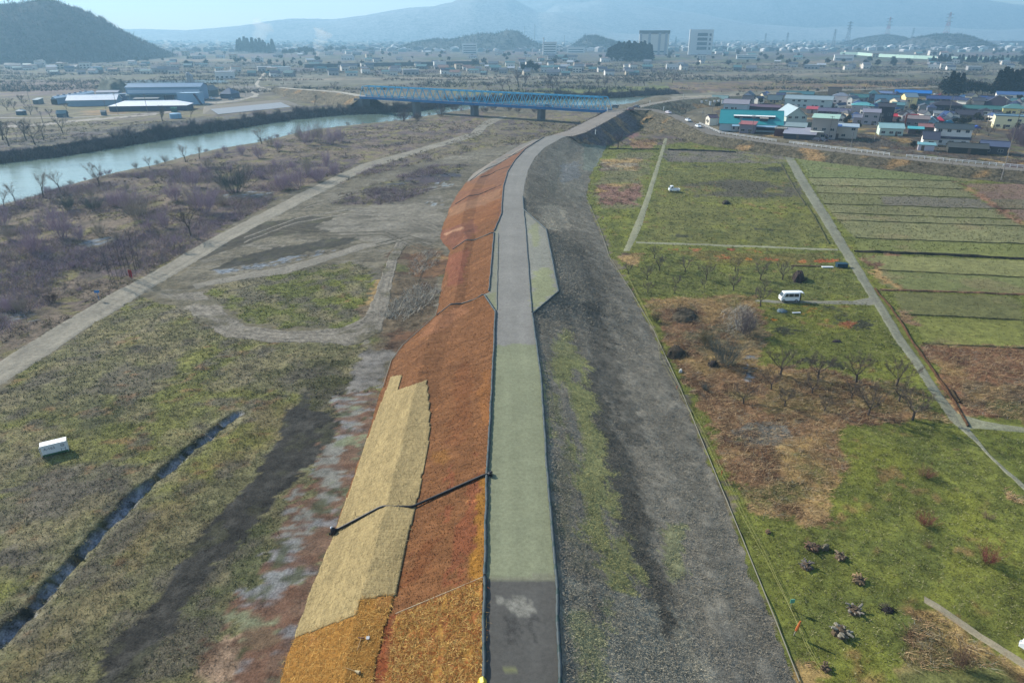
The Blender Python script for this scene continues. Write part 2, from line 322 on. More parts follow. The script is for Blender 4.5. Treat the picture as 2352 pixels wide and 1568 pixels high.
 (poly(C3, (1500, 862), (2260, 892), (2330, 940), (2352, 1040), (1700, 1012), (1560, 990)), (112, 114, 72), .35, 4), (poly(C3, (1640, 1030), (2352, 1050), (2900, 1060), (2900, 1230), (2352, 1220), (1720, 1190), (1620, 1060)), (126, 130, 70), .4, 4),
 (poly(C3, (1890, 130), (1960, 150), (2120, 250), (2352, 400), (2900, 700), (2900, 760), (2352, 432), (2260, 390), (2150, 320), (2060, 245)), (158, 122, 98), .5, 2),
 (poly(C3, (1970, 150), (2900, 160), (2900, 600), (2352, 395), (2130, 250)), (134, 112, 100), .4, 4), (poly(C3, (2120, 255), (2352, 258), (2900, 270), (2900, 340), (2352, 320), (2220, 320)), (118, 112, 92), .4, 4),
 (poly(C3, (1400, 690), (1560, 850), (1500, 850), (1380, 750), (1300, 620)), (144, 116, 92), .5, 2),
 (poly(C3, (1540, 960), (1640, 1010), (1700, 1100), (1600, 1060)), (150, 124, 96), .5, 2),
 # village ground
 ([(1650, 300), (1800, 318), (2000, 345), (2352, 382), (2800, 440), (2800, 205), (2352, 205), (1900, 212), (1640, 238)], (92, 88, 82), .5, 2),
]
for q, c in (((700, 270, 140, 14), (170, 98, 60)), ((945, 270, 150, 14), (158, 108, 72)), ((1350, 370, 180, 22), (166, 100, 66)), ((1540, 265, 100, 26), (180, 92, 76)), ((1920, 268, 130, 22), (166, 100, 60)), ((1980, 390, 200, 22), (164, 98, 64)), ((1720, 385, 150, 22), (196, 122, 44))):
    x, y, wd, hh = q; PAINT.append((poly(K1, (x, y), (x+wd*.3, y-hh), (x+wd, y-hh*.4), (x+wd*.9, y+hh), (x+wd*.3, y+hh*.8)), c, .5, 1))
for q, c in (((940, 660, 180, 14), (176, 96, 56)), ((860, 655, 60, 12), (160, 110, 64)), ((880, 985, 130, 8), (164, 118, 58)), ((700, 1030, 70, 10), (196, 128, 40)), ((1010, 1048, 60, 10), (162, 112, 62)), ((1160, 1075, 110, 26), (150, 92, 62)), ((880, 955, 80, 8), (160, 112, 58)), ((1080, 655, 60, 10), (190, 100, 60))):
    x, y, wd, hh = q; PAINT.append((poly(C3, (x, y), (x+wd*.3, y-hh), (x+wd, y-hh*.4), (x+wd*.9, y+hh), (x+wd*.3, y+hh*.8)), c, .5, 1))
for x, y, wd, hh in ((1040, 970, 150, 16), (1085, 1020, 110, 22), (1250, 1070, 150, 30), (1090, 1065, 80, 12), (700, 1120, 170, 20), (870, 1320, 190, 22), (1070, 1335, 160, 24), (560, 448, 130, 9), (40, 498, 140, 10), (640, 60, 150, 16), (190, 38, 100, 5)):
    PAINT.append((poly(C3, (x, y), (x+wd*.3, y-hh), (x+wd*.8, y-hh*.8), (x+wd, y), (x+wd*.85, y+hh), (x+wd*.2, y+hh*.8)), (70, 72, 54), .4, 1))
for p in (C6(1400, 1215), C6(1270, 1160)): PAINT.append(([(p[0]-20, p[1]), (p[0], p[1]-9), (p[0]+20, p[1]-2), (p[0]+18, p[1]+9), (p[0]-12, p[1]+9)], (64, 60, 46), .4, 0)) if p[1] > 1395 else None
# frost lying in the shade beside the bushes, the box and the ditch
for fr, pts in ((C1, [(1420, 235), (1600, 200), (1800, 215), (1760, 235), (1500, 250)]), (C1, [(0, 1010), (240, 1005), (200, 1045), (20, 1050)]), (C3, [(520, 1260), (650, 1280), (560, 1300)]), (C3, [(510, 1380), (570, 1330), (640, 1420), (560, 1440)]), (T7, [(470, 190), (640, 230), (500, 260), (30, 390), (0, 300)])):
    PAINT.append((poly(fr, *pts), (128, 138, 150), .8, 6))

def paint(x, y, z, base=(112, 106, 88), alpha0=.4):
    u, v, mp = proj(x, y, z); n = len(x)
    c = np.tile(np.array(A(*base)), (n, 1)); a = np.full(n, alpha0); k = np.zeros(n, int)
    front = (y*CP-(z-CAMH)*SP) > 3
    n1 = fbm(x, y, 5, 3)-.5; n2 = fbm(x, y, 5, 77)-.5; n3 = fbm(x, y, 1.1, 5, 2)-.5; n4 = fbm(x, y, 1.1, 55, 2)-.5
    mpc = np.maximum(np.abs(mp), .02)
    n5 = R.random(n)-.5; n6 = R.random(n)-.5; fs = np.clip(CAMH/np.maximum(np.hypot(x, y), 1), .05, .7)
    ju, jv = (n1*4.5+n3*2.2+n5*.7)/mpc, (n2*4.5+n4*2.2+n6*.7)/mpc*fs
    uu = u+ju; vv = v+jv
    for pl, col, al, kind in PAINT:
        p = np.array(pl); lo = p.min(0); hi = p.max(0); q_ = .22 if kind == 4 else .5 if kind == 7 else 1.0
        uu = u+ju*q_; vv = v+jv*q_
        idx = np.nonzero(front & (uu >= lo[0]) & (uu <= hi[0]) & (vv >= lo[1]) & (vv <= hi[1]))[0]
        if not len(idx): continue
        m = pip(uu[idx], vv[idx], pl); idx = idx[m]
        c[idx] = A(*col); a[idx] = al; k[idx] = kind
    # patches inside each cover
    b1 = fbm(x, y, 9, 21); b2 = fbm(x, y, 3.2, 31); b3 = fbm(x, y, 28, 41)
    def mixin(mask, col, t):
        t = (t*mask)[:, None]; c[:] = c*(1-t)+np.array(A(*col))*t
    g = (k == 1); left = u < 900
    mixin(g, (126, 130, 54), sstep(.54, .70, b1)*.55); mixin(g & left, (100, 95, 84), sstep(.44, .58, b2*.6+b3*.4)*.85); mixin(g & left, (140, 132, 100), sstep(.56, .66, fbm(x, y, 4.5, 66))*.6)
    mixin(g & ~left, (74, 84, 46), sstep(.52, .66, b2*.7+b3*.3)*.5); mixin(g, (142, 108, 78), sstep(.64, .74, b1*.4+fbm(x, y, 1.6, 61)*.6)*.6)
    d = (k == 2); mixin(d, (84, 62, 48), sstep(.52, .66, b2)*.8); mixin(d, (176, 150, 98), sstep(.56, .70, b1)*.8); mixin(d, (96, 104, 58), sstep(.60, .72, fbm(x, y, 6, 91))*.7)
    s = (k == 3); mixin(s, (96, 84, 92), sstep(.48, .64, b1)*.75); mixin(s, (128, 126, 66), sstep(.55, .68, b2)*.6); mixin(s, (70, 66, 58), sstep(.56, .7, fbm(x, y, 4, 71))*.6)
    cr = (k == 4); mixin(cr, (136, 122, 92), sstep(.6, .72, b1)*.5)
    k7 = (k == 7); mixin(k7, (80, 79, 75), sstep(.5, .66, fbm(x*1.2-y*.5, y*.35+x*.3, 1.5, 151))*.6); mixin(k7, (84, 86, 58), sstep(.58, .68, fbm(x, y, 2.2, 152))*.4)
    m5 = (k == 5); st = fbm(x*.35+y*.1, y*1.5, 1.6, 131); mixin(m5, (132, 140, 112), sstep(.55, .62, fbm(x, y*1.3, 3.4, 132))*.85); mixin(m5, (142, 144, 148), sstep(.56, .63, fbm(x*.7, y*1.6, 3.0, 133))*.85); mixin(m5, (112, 84, 68), sstep(.54, .6, st)*.8); mixin(m5, (78, 84, 58), sstep(.64, .7, fbm(x, y, 2.2, 134))*.8)
    z0 = (k == 0); mixin(z0, (82, 78, 68), sstep(.5, .66, fbm(x*.4, y*1.4, 4, 81))*.55); mixin(z0, (150, 147, 138), sstep(.58, .68, fbm(x*.5, y*1.5, 3, 82))*.4)
    k6 = (k == 6); mixin(k6, (104, 98, 84), sstep(.42, .55, fbm(x, y, 1.4, 141)))
    c *= (.70+.60*b3)[:, None]
    return c, a, k

# ---------------------------------------------------------------- the lie of the land
WATER = -2.5
NEARSH = [(-250, 535), (0, 470), (60, 455), (140, 428), (230, 405), (320, 388), (400, 365), (470, 350), (560, 335), (620, 320), (700, 303), (800, 292), (900, 282), (960, 272), (1010, 263), (1060, 256), (1157, 247), (1262, 244), (1340, 247), (1385, 246), (1424, 243), (1473, 231), (1530, 225), (1620, 221)]
FARSH = [(-250, 405), (0, 376), (134, 361), (269, 339), (403, 316), (537, 297), (672, 275), (790, 264), (880, 261), (970, 254), (1027, 246), (1072, 240), (1157, 232), (1262, 229), (1400, 226), (1530, 219), (1620, 216)]
near_w = [tuple(G(u, v, WATER)[:2]) for u, v in NEARSH]; far_w = [tuple(G(u, v, WATER)[:2]) for u, v in FARSH]
RIVER = near_w+far_w[::-1]
DITCH = [tuple(G(u, v)[:2]) for u, v in [(548, 948), (520, 966), (490, 988), (430, 1036), (380, 1078), (330, 1122), (280, 1168), (235, 1212), (180, 1265), (120, 1330), (60, 1400), (0, 1462), (-90, 1550)]]
RDA, RDB = np.array((93., 326.)), np.array((175., 237.)); RDN = np.array((.737, .676))
def ditch_depth(x, y):
    d = np.full(x.shape, 9.); i = np.nonzero((x > -75) & (x < -15) & (y > 25) & (y < 115))[0]
    if len(i):
        xx = x[i]+(fbm(x[i], y[i], 3, 8)-.5)*1.5+(fbm(x[i], y[i], .8, 18)-.5)*.7; d[i] = polydist(xx, y[i], DITCH)
    return d
def land(x, y):
    z = (fbm(x, y, 14, 1)-.5)*.5+(fbm(x, y, 3, 2, 3)-.5)*.30+(fbm(x, y, 1.1, 4, 2)-.5)*.12*(np.hypot(x, y) < 160)
    z = z*np.clip(1-np.maximum(0, np.hypot(x, y)-600)/400, 0, 1)
    fade = sstep(105, 60, y)
    d = ditch_depth(x, y); z = z-(1.0*(1-sstep(.22, .82, d))+.12*(1-sstep(1.2, 2.2, d)))*np.where(y < 62, 1, np.clip((112-y)/50, 0, 1))
    i = np.nonzero((y > 90) & (y < 1100) & (np.abs(x) < 900))[0]
    if len(i):
        dd = polydist(x[i], y[i], RIVER+[RIVER[0]]); ins = pip(x[i], y[i], RIVER); sd = np.where(ins, -dd, dd)
        zi = z[i]; isfar = polydist(x[i], y[i], far_w) < polydist(x[i], y[i], near_w)
        top = np.where(isfar, 9., 12.)
        bank = -3.6+ (3.6)*sstep(-3, 1, sd/top*8-0) ; bank = np.where(sd < 0, WATER-.8+.8*np.exp(sd/1.5), WATER+(0-WATER)*sstep(0, 1, sd/top))
        tt = sstep(1.0, 1.6, sd/top); z[i] = bank*(1-tt)+zi*tt+np.where(sd > 0, (fbm(x[i], y[i], 2.5, 9)-.5)*.5*(1-tt), 0)
    # raised ground of the village behind its road
    dv = (x-RDA[0])*RDN[0]+(y-RDA[1])*RDN[1]
    z = z+2.0*sstep(1, 7, dv)*sstep(92, 112, x)*sstep(640, 520, y)
    return z
def land1(x, y): return float(land(np.array([float(x)]), np.array([float(y)]))[0])

def grow(a, b, s0, r):
    o = [a]; s = s0
    while o[-1] < b: o.append(o[-1]+s); s *= 1+r
    return o
px = grow(0, 62, .45, 0)+grow(62.5, 6500, .5, .012)
xs = np.array([-q for q in px[::-1][:-1]]+px)
ys = np.array([-400, -200, -100, -50, -20, 0, 10, 15]+grow(18, 118, .42, 0)+grow(118.5, 6800, .42, .016))
X, Y = np.meshgrid(xs, ys); X = X.ravel(); Y = Y.ravel(); Z = land(X, Y)
c, a, kd = paint(X, Y, Z)
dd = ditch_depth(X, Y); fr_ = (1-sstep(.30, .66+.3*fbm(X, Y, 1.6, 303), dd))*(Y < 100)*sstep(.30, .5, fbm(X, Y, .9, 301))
c = c*(1-(1-sstep(.6, 1.3, dd))[:, None]*.55)  # shade inside the ditch put into the ground colour
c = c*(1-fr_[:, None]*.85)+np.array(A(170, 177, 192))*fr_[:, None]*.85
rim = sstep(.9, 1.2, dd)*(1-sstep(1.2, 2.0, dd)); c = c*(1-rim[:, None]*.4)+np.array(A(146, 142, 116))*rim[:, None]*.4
# bank of the river: its shade is in the painted ground colours
M_GROUND = ground_mat('ground_cover', .9, 5.5, 0, .7, .3)
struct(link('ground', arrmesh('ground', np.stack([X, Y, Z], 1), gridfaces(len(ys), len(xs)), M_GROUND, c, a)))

# ---- river
def river_mat():
    m, t, b = newmat('river_water'); L = t.links.new
    b.inputs['Base Color'].default_value = (.10, .17, .16, 1); b.inputs['Roughness'].default_value = .07; b.inputs['IOR'].default_value = 1.33
    b.inputs['Specular IOR Level'].default_value = .6
    geo = nd(t, 'ShaderNodeNewGeometry'); mp = nd(t, 'ShaderNodeMapping'); mp.inputs['Rotation'].default_value = (0, 0, -.95); mp.inputs['Scale'].default_value = (.35, 1.3, 1); L(geo.outputs['Position'], mp.inputs[0])
    n = nd(t, 'ShaderNodeTexNoise', Scale=.5, Detail=5, Roughness=.6); L(mp.outputs[0], n.inputs['Vector'])
    n2 = nd(t, 'ShaderNodeTexNoise', Scale=.06, Detail=4); L(mp.outputs[0], n2.inputs['Vector'])
    mx = nd(t, 'ShaderNodeMix', data_type='RGBA'); L(n2.outputs[0], mx.inputs[0]); mx.inputs[6].default_value = (.22, .29, .225, 1); mx.inputs[7].default_value = (.11, .155, .125, 1); L(mx.outputs[2], b.inputs['Base Color'])
    bp = nd(t, 'ShaderNodeBump', Strength=.3, Distance=.35); L(n.outputs[0], bp.inputs['Height']); L(bp.outputs[0], b.inputs['Normal'])
    return m
NN = 160; na = resample(near_w, NN); fa = resample(far_w, NN); mid = (na+fa)/2
na2 = na+(na-mid)/np.linalg.norm(na-mid, axis=1)[:, None]*1.5; fa2 = fa+(fa-mid)/np.linalg.norm(fa-mid, axis=1)[:, None]*1.5
V = np.concatenate([np.stack([na2*(1-t)+fa2*t], 0)[0] for t in np.linspace(0, 1, 8)]); V = np.c_[V, np.full(len(V), WATER)]
struct(link('river', arrmesh('river', V, gridfaces(8, NN)[:, ::-1], river_mat(), smooth=False)))

# ---- draped strips: tracks, paths, bunds
M_TRACK = ground_mat('gravel_track', 1.6, 7, .05, .4, .12)
M_PATH = ground_mat('field_path', 2.0, 8, .05, .3, .08)
def strip(name, Lp, Rp, rgb, mat_=None, zoff=.05, n=None, alpha=.22, jit=.25, ruts=None, m=9, kind='structure', patch=None, zf=None):
    Lw = np.array([G(*p)[:2] for p in Lp]); Rw = np.array([G(*p)[:2] for p in Rp])
    n = n or int(max(30, np.linalg.norm(np.diff(Lw, axis=0), axis=1).sum()/1.0))
    Lr = resample(Lw, n); Rr = resample(Rw, n); t = np.linspace(0, 1, m)
    P = Lr[:, None, :]*(1-t)[None, :, None]+Rr[:, None, :]*t[None, :, None]
    wdt = np.linalg.norm(Rr-Lr, axis=1)[:, None, None]
    e = (fbm(P[..., 0], P[..., 1], 2.2, 17)-.5)[..., None]*jit*2*np.minimum(1, wdt/3)
    d = (Rr-Lr)[:, None, :]/np.maximum(wdt, .01); P = P+d*e*((np.abs(t-.5)*2)**3)[None, :, None]
    x = P[..., 0].ravel(); y = P[..., 1].ravel(); edge = np.tile(np.abs(t-.5)*2, n)
    z = land(x, y)+zoff-np.where(edge > .99, zoff+.04, 0)
    if zf is not None: z = zf(x, y)+zoff
    c = np.tile(np.array(A(*rgb)), (len(x), 1))*(.82+.36*fbm(x, y, 6, 19))[:, None]
    tt = np.tile(t, n)
    if ruts:
        for pos, wd, k in ruts: c *= (1+k*np.exp(-((tt-pos-(fbm(x, y, 14, 47+int(pos*90))-.5)*.22)/wd)**2)*sstep(.3, .55, fbm(x, y, 9, 57+int(pos*90))))[:, None]
    if patch:
        q = sstep(*patch[1], fbm(x, y, patch[2], 23))[:, None]; c = c*(1-q)+np.array(A(*patch[0]))*q
    o = link(name, arrmesh(name, np.stack([x, y, z], 1), gridfaces(n, m)[:, ::-1], mat_ or M_PATH, c, np.full(len(x), alpha))); o['kind'] = kind
    return o
strip('dirt_road', [(-160, 925), (0, 828), (109, 760), (218, 694), (309, 645), (373, 610), (492, 543), (615, 480), (738, 420), (827, 378), (945, 345), (1010, 327), (1080, 306), (1098, 288), (1120, 274), (1160, 266)],
      [(-160, 985), (0, 888), (110, 816), (197, 754), (316, 682), (404, 628), (470, 588), (548, 543), (661, 483), (745, 440), (850, 388), (960, 352), (1030, 333), (1098, 313), (1112, 300), (1118, 292), (1165, 268)], (150, 146, 134), M_TRACK, .06, ruts=((.25, .09, -.14), (.62, .08, -.16), (.78, .05, .14), (.02, .06, -.2)), m=15)
strip('dirt_track', [(464, 668), (499, 701), (563, 744), (610, 755), (668, 760), (773, 756), (830, 735), (850, 700), (870, 650), (888, 600), (915, 556)],
      [(372, 677), (457, 739), (520, 774), (580, 783), (633, 788), (827, 791), (878, 760), (890, 715), (902, 655), (914, 600), (936, 560)], (136, 131, 121), M_TRACK, .05, ruts=((.2, .06, -.28), (.45, .06, -.22), (.7, .06, -.25)), m=25, alpha=.5, jit=1.3, patch=((104, 100, 84), (.5, .62), 4.5))
for k_, (p_, wd_) in enumerate((([(560, 545), (680, 500), (800, 478), (930, 490), (1005, 520)], 6), ([(640, 520), (760, 532), (880, 530), (985, 575), (960, 650)], 5), ([(700, 470), (820, 440), (930, 440), (1040, 420)], 4), ([(860, 560), (940, 540), (1005, 560)], 5))):
    for dx_ in (0, 1):
        q_ = [(u, v+dx_*wd_*1.6) for u, v in p_]; strip('wheel_track', q_, [(u, v+wd_*.55) for u, v in q_], ((132, 128, 118), (92, 88, 76))[k_ % 2], M_TRACK, .04, alpha=.6, jit=.9, m=5)
strip('footpath', [(440, 652), (471, 644), (570, 626), (654, 612), (740, 587), (827, 560), (860, 556)], [(452, 664), (476, 655), (572, 640), (660, 630), (745, 602), (835, 572), (865, 566)], (140, 136, 126), M_TRACK, .05, alpha=.3)
strip('field_path', [(1797, 352), (1830, 415), (1880, 497), (1925, 570), (2000, 690), (2045, 765), (2090, 827), (2134, 898), (2182, 964), (2243, 1016), (2314, 1092), (2400, 1170)],
      [(1818, 352), (1857, 415), (1908, 497), (1950, 565), (2025, 690), (2068, 760), (2116, 827), (2163, 902), (2200, 947), (2276, 1044), (2338, 1100), (2420, 1170)], (136, 138, 122), alpha=.25, jit=.12, ruts=((.5, .16, -.12), (.0, .1, -.2), (1, .1, -.2)))
strip('field_path', [(2190, 944), (2257, 966), (2352, 980), (2500, 990)], [(2215, 985), (2243, 984), (2352, 992), (2500, 1003)], (142, 144, 122), zoff=.06, jit=.1)
strip('field_path', [(1460, 553), (1480, 555), (1700, 563), (1925, 571)], [(1462, 559), (1480, 560), (1700, 568), (1925, 577)], (150, 152, 128), zoff=.06, jit=.1, m=5)
strip('field_path', [(1525, 318), (1509, 370), (1482, 450), (1462, 500), (1445, 540), (1430, 577)], [(1534, 318), (1520, 370), (1497, 450), (1478, 515), (1462, 550), (1448, 577)], (146, 148, 124), jit=.1, m=5)
strip('field_path', [(1735, 689), (1790, 690), (1859, 691), (1957, 691), (1990, 684), (2005, 680)], [(1735, 694), (1790, 697), (1859, 698), (1957, 700), (2000, 702), (2020, 702)], (134, 134, 122), zoff=.06, jit=.1)
strip('field_path', [(1580, 311), (1640, 324), (1800, 351), (2000, 376), (2300, 411), (2500, 436)], [(1578, 314), (1638, 328), (1798, 356), (2000, 381), (2298, 415), (2500, 441)], (150, 144, 130), zoff=.05, jit=.1, m=5)
strip('concrete_path', [(2122, 1368), (2160, 1388), (2210, 1421), (2352, 1514), (2480, 1600)], [(2122, 1385), (2148, 1400), (2328, 1520), (2352, 1536), (2480, 1625)], (158, 150, 128), jit=.1, alpha=.12, patch=((140, 110, 85), (.5, .62), 3.))
strip('farm_track', poly(R5, (0, 340), (300, 320), (600, 290), (1000, 262), (1250, 225)), poly(R5, (0, 362), (300, 340), (600, 308), (1000, 275), (1260, 240)), (168, 162, 154), jit=.2, m=5)
strip('farm_track', poly(R5, (0, 283), (420, 285), (800, 262), (1190, 245)), poly(R5, (0, 290), (420, 292), (800, 270), (1190, 254)), (150, 146, 142), jit=.2, m=5)
strip('road', poly(L2, (700, 440), (1000, 408), (1200, 385), (1400, 335), (1420, 310), (1350, 285), (1200, 275)), poly(L2, (720, 465), (1020, 432), (1250, 400), (1480, 345), (1510, 315), (1420, 278), (1200, 268)), (172, 168, 158), jit=.2, m=5)
strip('road', poly(L2, (1540, 20), (1470, 120), (1420, 170), (1480, 222), (1600, 246), (1900, 262), (2352, 272), (2600, 280)), poly(L2, (1590, 20), (1520, 120), (1490, 180), (1520, 205), (1620, 226), (1900, 244), (2352, 256), (2600, 262)), (184, 178, 166), jit=.2, m=5)

M_BUND = ground_mat('earth_bund', 3, 9, .1, .5, .1)
def bund(pts, rgb=(112, 107, 74), wd=.7, h=.22, name='field_bund'):
    P = resample([G(*p)[:2] for p in pts], 60); d = np.gradient(P, axis=0); d /= np.linalg.norm(d, axis=1)[:, None]; nn = np.stack([-d[:, 1], d[:, 0]], 1)
    V = []; offs = (-.5, -.25, .1, .5); hs = (-.05, 1, .8, -.05)
    for o_, h_ in zip(offs, hs):
        q = P+nn*wd*.75*(o_+(fbm(P[:, 0]+o_*9, P[:, 1], 2, 29)-.5)*.5)[:, None]; V.append(np.c_[q, land(q[:, 0], q[:, 1])+(h*h_ if h_ > 0 else -.05)*(.6+.8*fbm(q[:, 0], q[:, 1], 2.5, 37))])
    V = np.stack(V, 1).reshape(-1, 3); c = np.tile(np.array(A(*rgb)), (len(V), 1))*(.6+.8*fbm(V[:, 0], V[:, 1], 2, 39))[:, None]
    return struct(link(name, arrmesh(name, V, gridfaces(60, 4), M_BUND, c, np.full(len(V), .5))))
for p, wd in (([(940, 115), (1890, 137)], .8), ([(975, 166), (1960, 191)], .9), ([(1000, 216), (2060, 250)], .8), ([(1045, 286), (2160, 320), (2352, 321), (2600, 330)], .9), ([(1090, 348), (2270, 389)], .6), ([(1130, 394), (2352, 433)], .6), ([(1250, 507), (2352, 550), (2700, 562)], .5), ([(1400, 719), (2352, 766), (2700, 780)], .7), ([(1560, 1005), (2352, 1046), (2700, 1065)], .6), ([(1690, 1190), (2352, 1226), (2700, 1240)], .7)):
    bund([C3(*q) for q in p], wd=wd)
bund([C3(*q) for q in [(1245, 596), (1700, 615), (2352, 646), (2800, 660)]], (70, 66, 56), 1.6, .5)
bund([C3(*q) for q in [(1410, 848), (1800, 862), (2352, 880), (2800, 890)]], (140, 108, 84), 1.2, .3)
bund([C3(*q) for q in [(1380, 840), (1480, 960), (1590, 1130), (1740, 1345), (1900, 1580), (1990, 1740)]], (88, 66, 48), .6, .3)
bund([J6(*q) for q in [(270, 935), (1100, 940)]], (78, 74, 60), .9, .4)
bund([J6(*q) for q in [(1240, 950), (1800, 965), (2352, 985)]], (62, 60, 62), 2.2, .6)
bund([(1795, 378), (1830, 440), (1850, 470)], (84, 82, 64), .7, .3); bund([(1855, 472), (1905, 560)], (80, 82, 54), .6, .3)
bund([(2185, 895), (2205, 925)], (70, 60, 44), .6, .3)

# ---------------------------------------------------------------- the levee (crest 6 m above the fields)
CR_Z, BERM_Z = 6.0, 3.1
def line(pts, z): 
    P = np.array([G(u, v, z)[:2] for u, v in pts]); P = P[np.argsort(P[:, 1])]
    return lambda y: np.interp(y, P[:, 1], P[:, 0])
CLpts = [(1108, 1720), (1113, 1568), (1114, 1325), (1118, 1093), (1127, 950), (1132, 850), (1139, 714), (1111, 676), (1124, 671), (1135, 533), (1152, 491), (1153, 470), (1156, 430), (1166, 395), (1183, 368), (1206, 343), (1250, 315), (1300, 303)]
CRpts = [(1293, 1720), (1287, 1568), (1278, 1325), (1258, 1093), (1249, 950), (1241, 850), (1223, 720), (1283, 671), (1255, 528), (1203, 481), (1201, 450), (1205, 420), (1213, 390), (1228, 362), (1252, 338), (1288, 318), (1322, 306)]
TLpts = [(610, 1720), (646, 1568), (683, 1450), (772, 1220), (840, 1012), (880, 890), (899, 830), (925, 795), (1000, 728), (1010, 690), (1020, 640), (1036, 575), (1012, 548), (1016, 524), (1032, 478), (1056, 440), (1085, 400), (1150, 360), (1215, 325), (1246, 308)]
TRpts = [(1870, 1720), (1835, 1568), (1785, 1440), (1700, 1230), (1638, 1080), (1560, 890), (1500, 760), (1450, 672), (1398, 590), (1375, 520), (1348, 462), (1352, 420), (1372, 380), (1398, 330), (1400, 316)]
fCL, fCR = line(CLpts, CR_Z), line(CRpts, CR_Z); fTL, fTR = line(TLpts, 0.0), line(TRpts, 0.0)
ysl = np.array(grow(22, 130, .4, 0)+grow(130.4, 306, .45, .008))
M_SOIL = ground_mat('levee_soil', 2.2, 11, .05, .8, .14, stretch=(.5, 1.6, 1), rot=.35)
M_CREST = ground_mat('crest_gravel', 3, 14, .02, .25, .05)
M_SLOPE = ground_mat('levee_grass_slope', 1.4, 6.5, .05, .8, .25)
def loft(secs, n_per, ys_=ysl):                                  # secs: list of (x(y), z(y)) across; returns points [ny, m, 3]
    out = []
    for k, ((fa, za), (fb, zb)) in enumerate(zip(secs[:-1], secs[1:])):
        m = n_per[k]; t = np.linspace(0, 1, m+1)[:-1] if k < len(secs)-2 else np.linspace(0, 1, m+1)
        xa, xb = fa(ys_), fb(ys_); za_, zb_ = za+0*ys_, zb+0*ys_
        out.append(np.stack([xa[:, None]*(1-t)+xb[:, None]*t, np.repeat(ys_[:, None], len(t), 1), za_[:, None]*(1-t)+zb_[:, None]*t], -1))
    return np.concatenate(out, 1)
# left slope: crest edge -> berm top -> berm foot -> toe
fb1 = lambda y: fCL(y)+(fTL(y)-fCL(y))*.46; fb2 = lambda y: fCL(y)+(fTL(y)-fCL(y))*.655
fTLo = lambda y: fTL(y)-.35
SL = loft([(fCL, CR_Z), (fb1, BERM_Z+.12), (fb2, BERM_Z-.1), (fTLo, -.15)], [24, 9, 18])
fTRo = lambda y: fTR(y)+.4
fr1 = lambda y: fCR(y)+(fTR(y)-fCR(y))*.5
SR = loft([(fCR, CR_Z), (fr1, 2.55), (fTRo, -.15)], [34, 34])
SC = loft([(fCL, CR_Z), (fCR, CR_Z)], [22])
def jitz(P, amp, sc, seed):
    e = np.ones(P.shape[:2]); e[:, 0] = 0; e[:, -1] = .3
    P[..., 2] += (fbm(P[..., 0], P[..., 1], sc, seed)-.5)*amp*e; return P
SL = jitz(SL, .22, 1.3, 61); SR = jitz(SR, .34, 1.5, 62); SC = jitz(SC, .05, 4, 63)
def paintP(P, base, lst, jit=1.0, al=.2):
    x, y, z = P[..., 0].ravel(), P[..., 1].ravel(), P[..., 2].ravel(); u, v, mp = proj(x, y, z)
    c = np.tile(np.array(A(*base)), (len(x), 1)); a = np.full(len(x), al)
    n1 = fbm(x, y, 3, 101)-.5; n2 = fbm(x, y, 3, 102)-.5; n3 = fbm(x, y, .9, 103, 2)-.5; n4 = fbm(x, y, .9, 104, 2)-.5; n5 = R.random(len(x))-.5
    for pl, col, q, j, alpha in lst:
        m = pip(u+(n1*2+n3*1.3+n5*.5)*j/mp, v+(n2*1+n4*.7)*j/mp, pl)
        if j > 1.3: m &= fbm(x*1.3, y*.28, 1.6, 107) > .40
        c[m] = c[m]*(1-q)+np.array(A(*col))*q
        if alpha is not None: a[m] = alpha
    return x, y, c, a
def c5(*p): return [C5(*q) for q in p]
soil_l = [
 ([(1150, 425), (1056, 440), (1030, 480), (1152, 500)], (122, 82, 58), 1, .2, None), ([(1166, 395), (1250, 315), (1150, 340), (1060, 420), (1156, 428)], (120, 84, 62), 1, .2, None),
 ([(1150, 432), (1036, 478), (1026, 500), (1150, 455)], (144, 108, 80), .7, .8, None), ([(1150, 455), (1026, 500), (1012, 545), (1145, 500)], (136, 90, 54), .8, .8, None),
 ([(1000, 535), (1090, 505), (1100, 530), (1045, 572), (1010, 560)], (126, 82, 66), .8, .8, None), ([(1020, 535), (1065, 520), (1066, 525), (1022, 541)], (190, 150, 120), .7, .2, None),
 ([(1079, 416), (1237, 322), (1260, 309), (1246, 306), (1210, 322), (1055, 418)], (134, 131, 126), 1, .05, .1),
 (c5((840, 540), (950, 470), (985, 520), (960, 900), (800, 1130), (770, 1000), (820, 700)), (134, 78, 52), .7, 1.8, None),
 (c5((965, 560), (1012, 540), (990, 1060), (920, 1075), (950, 800)), (150, 108, 42), .85, .5, None), (c5((980, 50), (1030, 50), (1010, 330), (960, 330)), (150, 100, 52), .5, .7, None),
 (c5((740, 440), (830, 430), (820, 490), (760, 510)), (150, 106, 50), .5, .7, None),
 (c5((700, 900), (780, 820), (720, 1000), (600, 1130), (590, 1050)), (112, 66, 36), .6, 1, None), (c5((870, 0), (960, 0), (900, 400), (820, 420)), (112, 68, 38), .5, 1.2, None),
 ([(1000, 728), (1060, 700), (1080, 712), (1005, 765), (960, 775)], (150, 104, 74), .6, .5, None), ([(1020, 590), (1080, 570), (1060, 650), (1030, 660)], (134, 78, 62), .6, .8, None),
 ([B5(820, 190), B5(905, 160), B5(850, 712), B5(700, 712), B5(770, 400)], (140, 78, 46), 1, .4, .3),
]
xx, yy, c, a = paintP(SL, (125, 85, 53), soil_l, al=.30)
c *= (.82+.36*fbm(xx*1.0, yy*2.2, 3.5, 111))[:, None]
streak = fbm(xx*.45+yy*.2, yy*2.6, 1.3, 112); q = sstep(.62, .72, streak)[:, None]*.28; c = c*(1-q)+np.array(A(170, 122, 84))*q
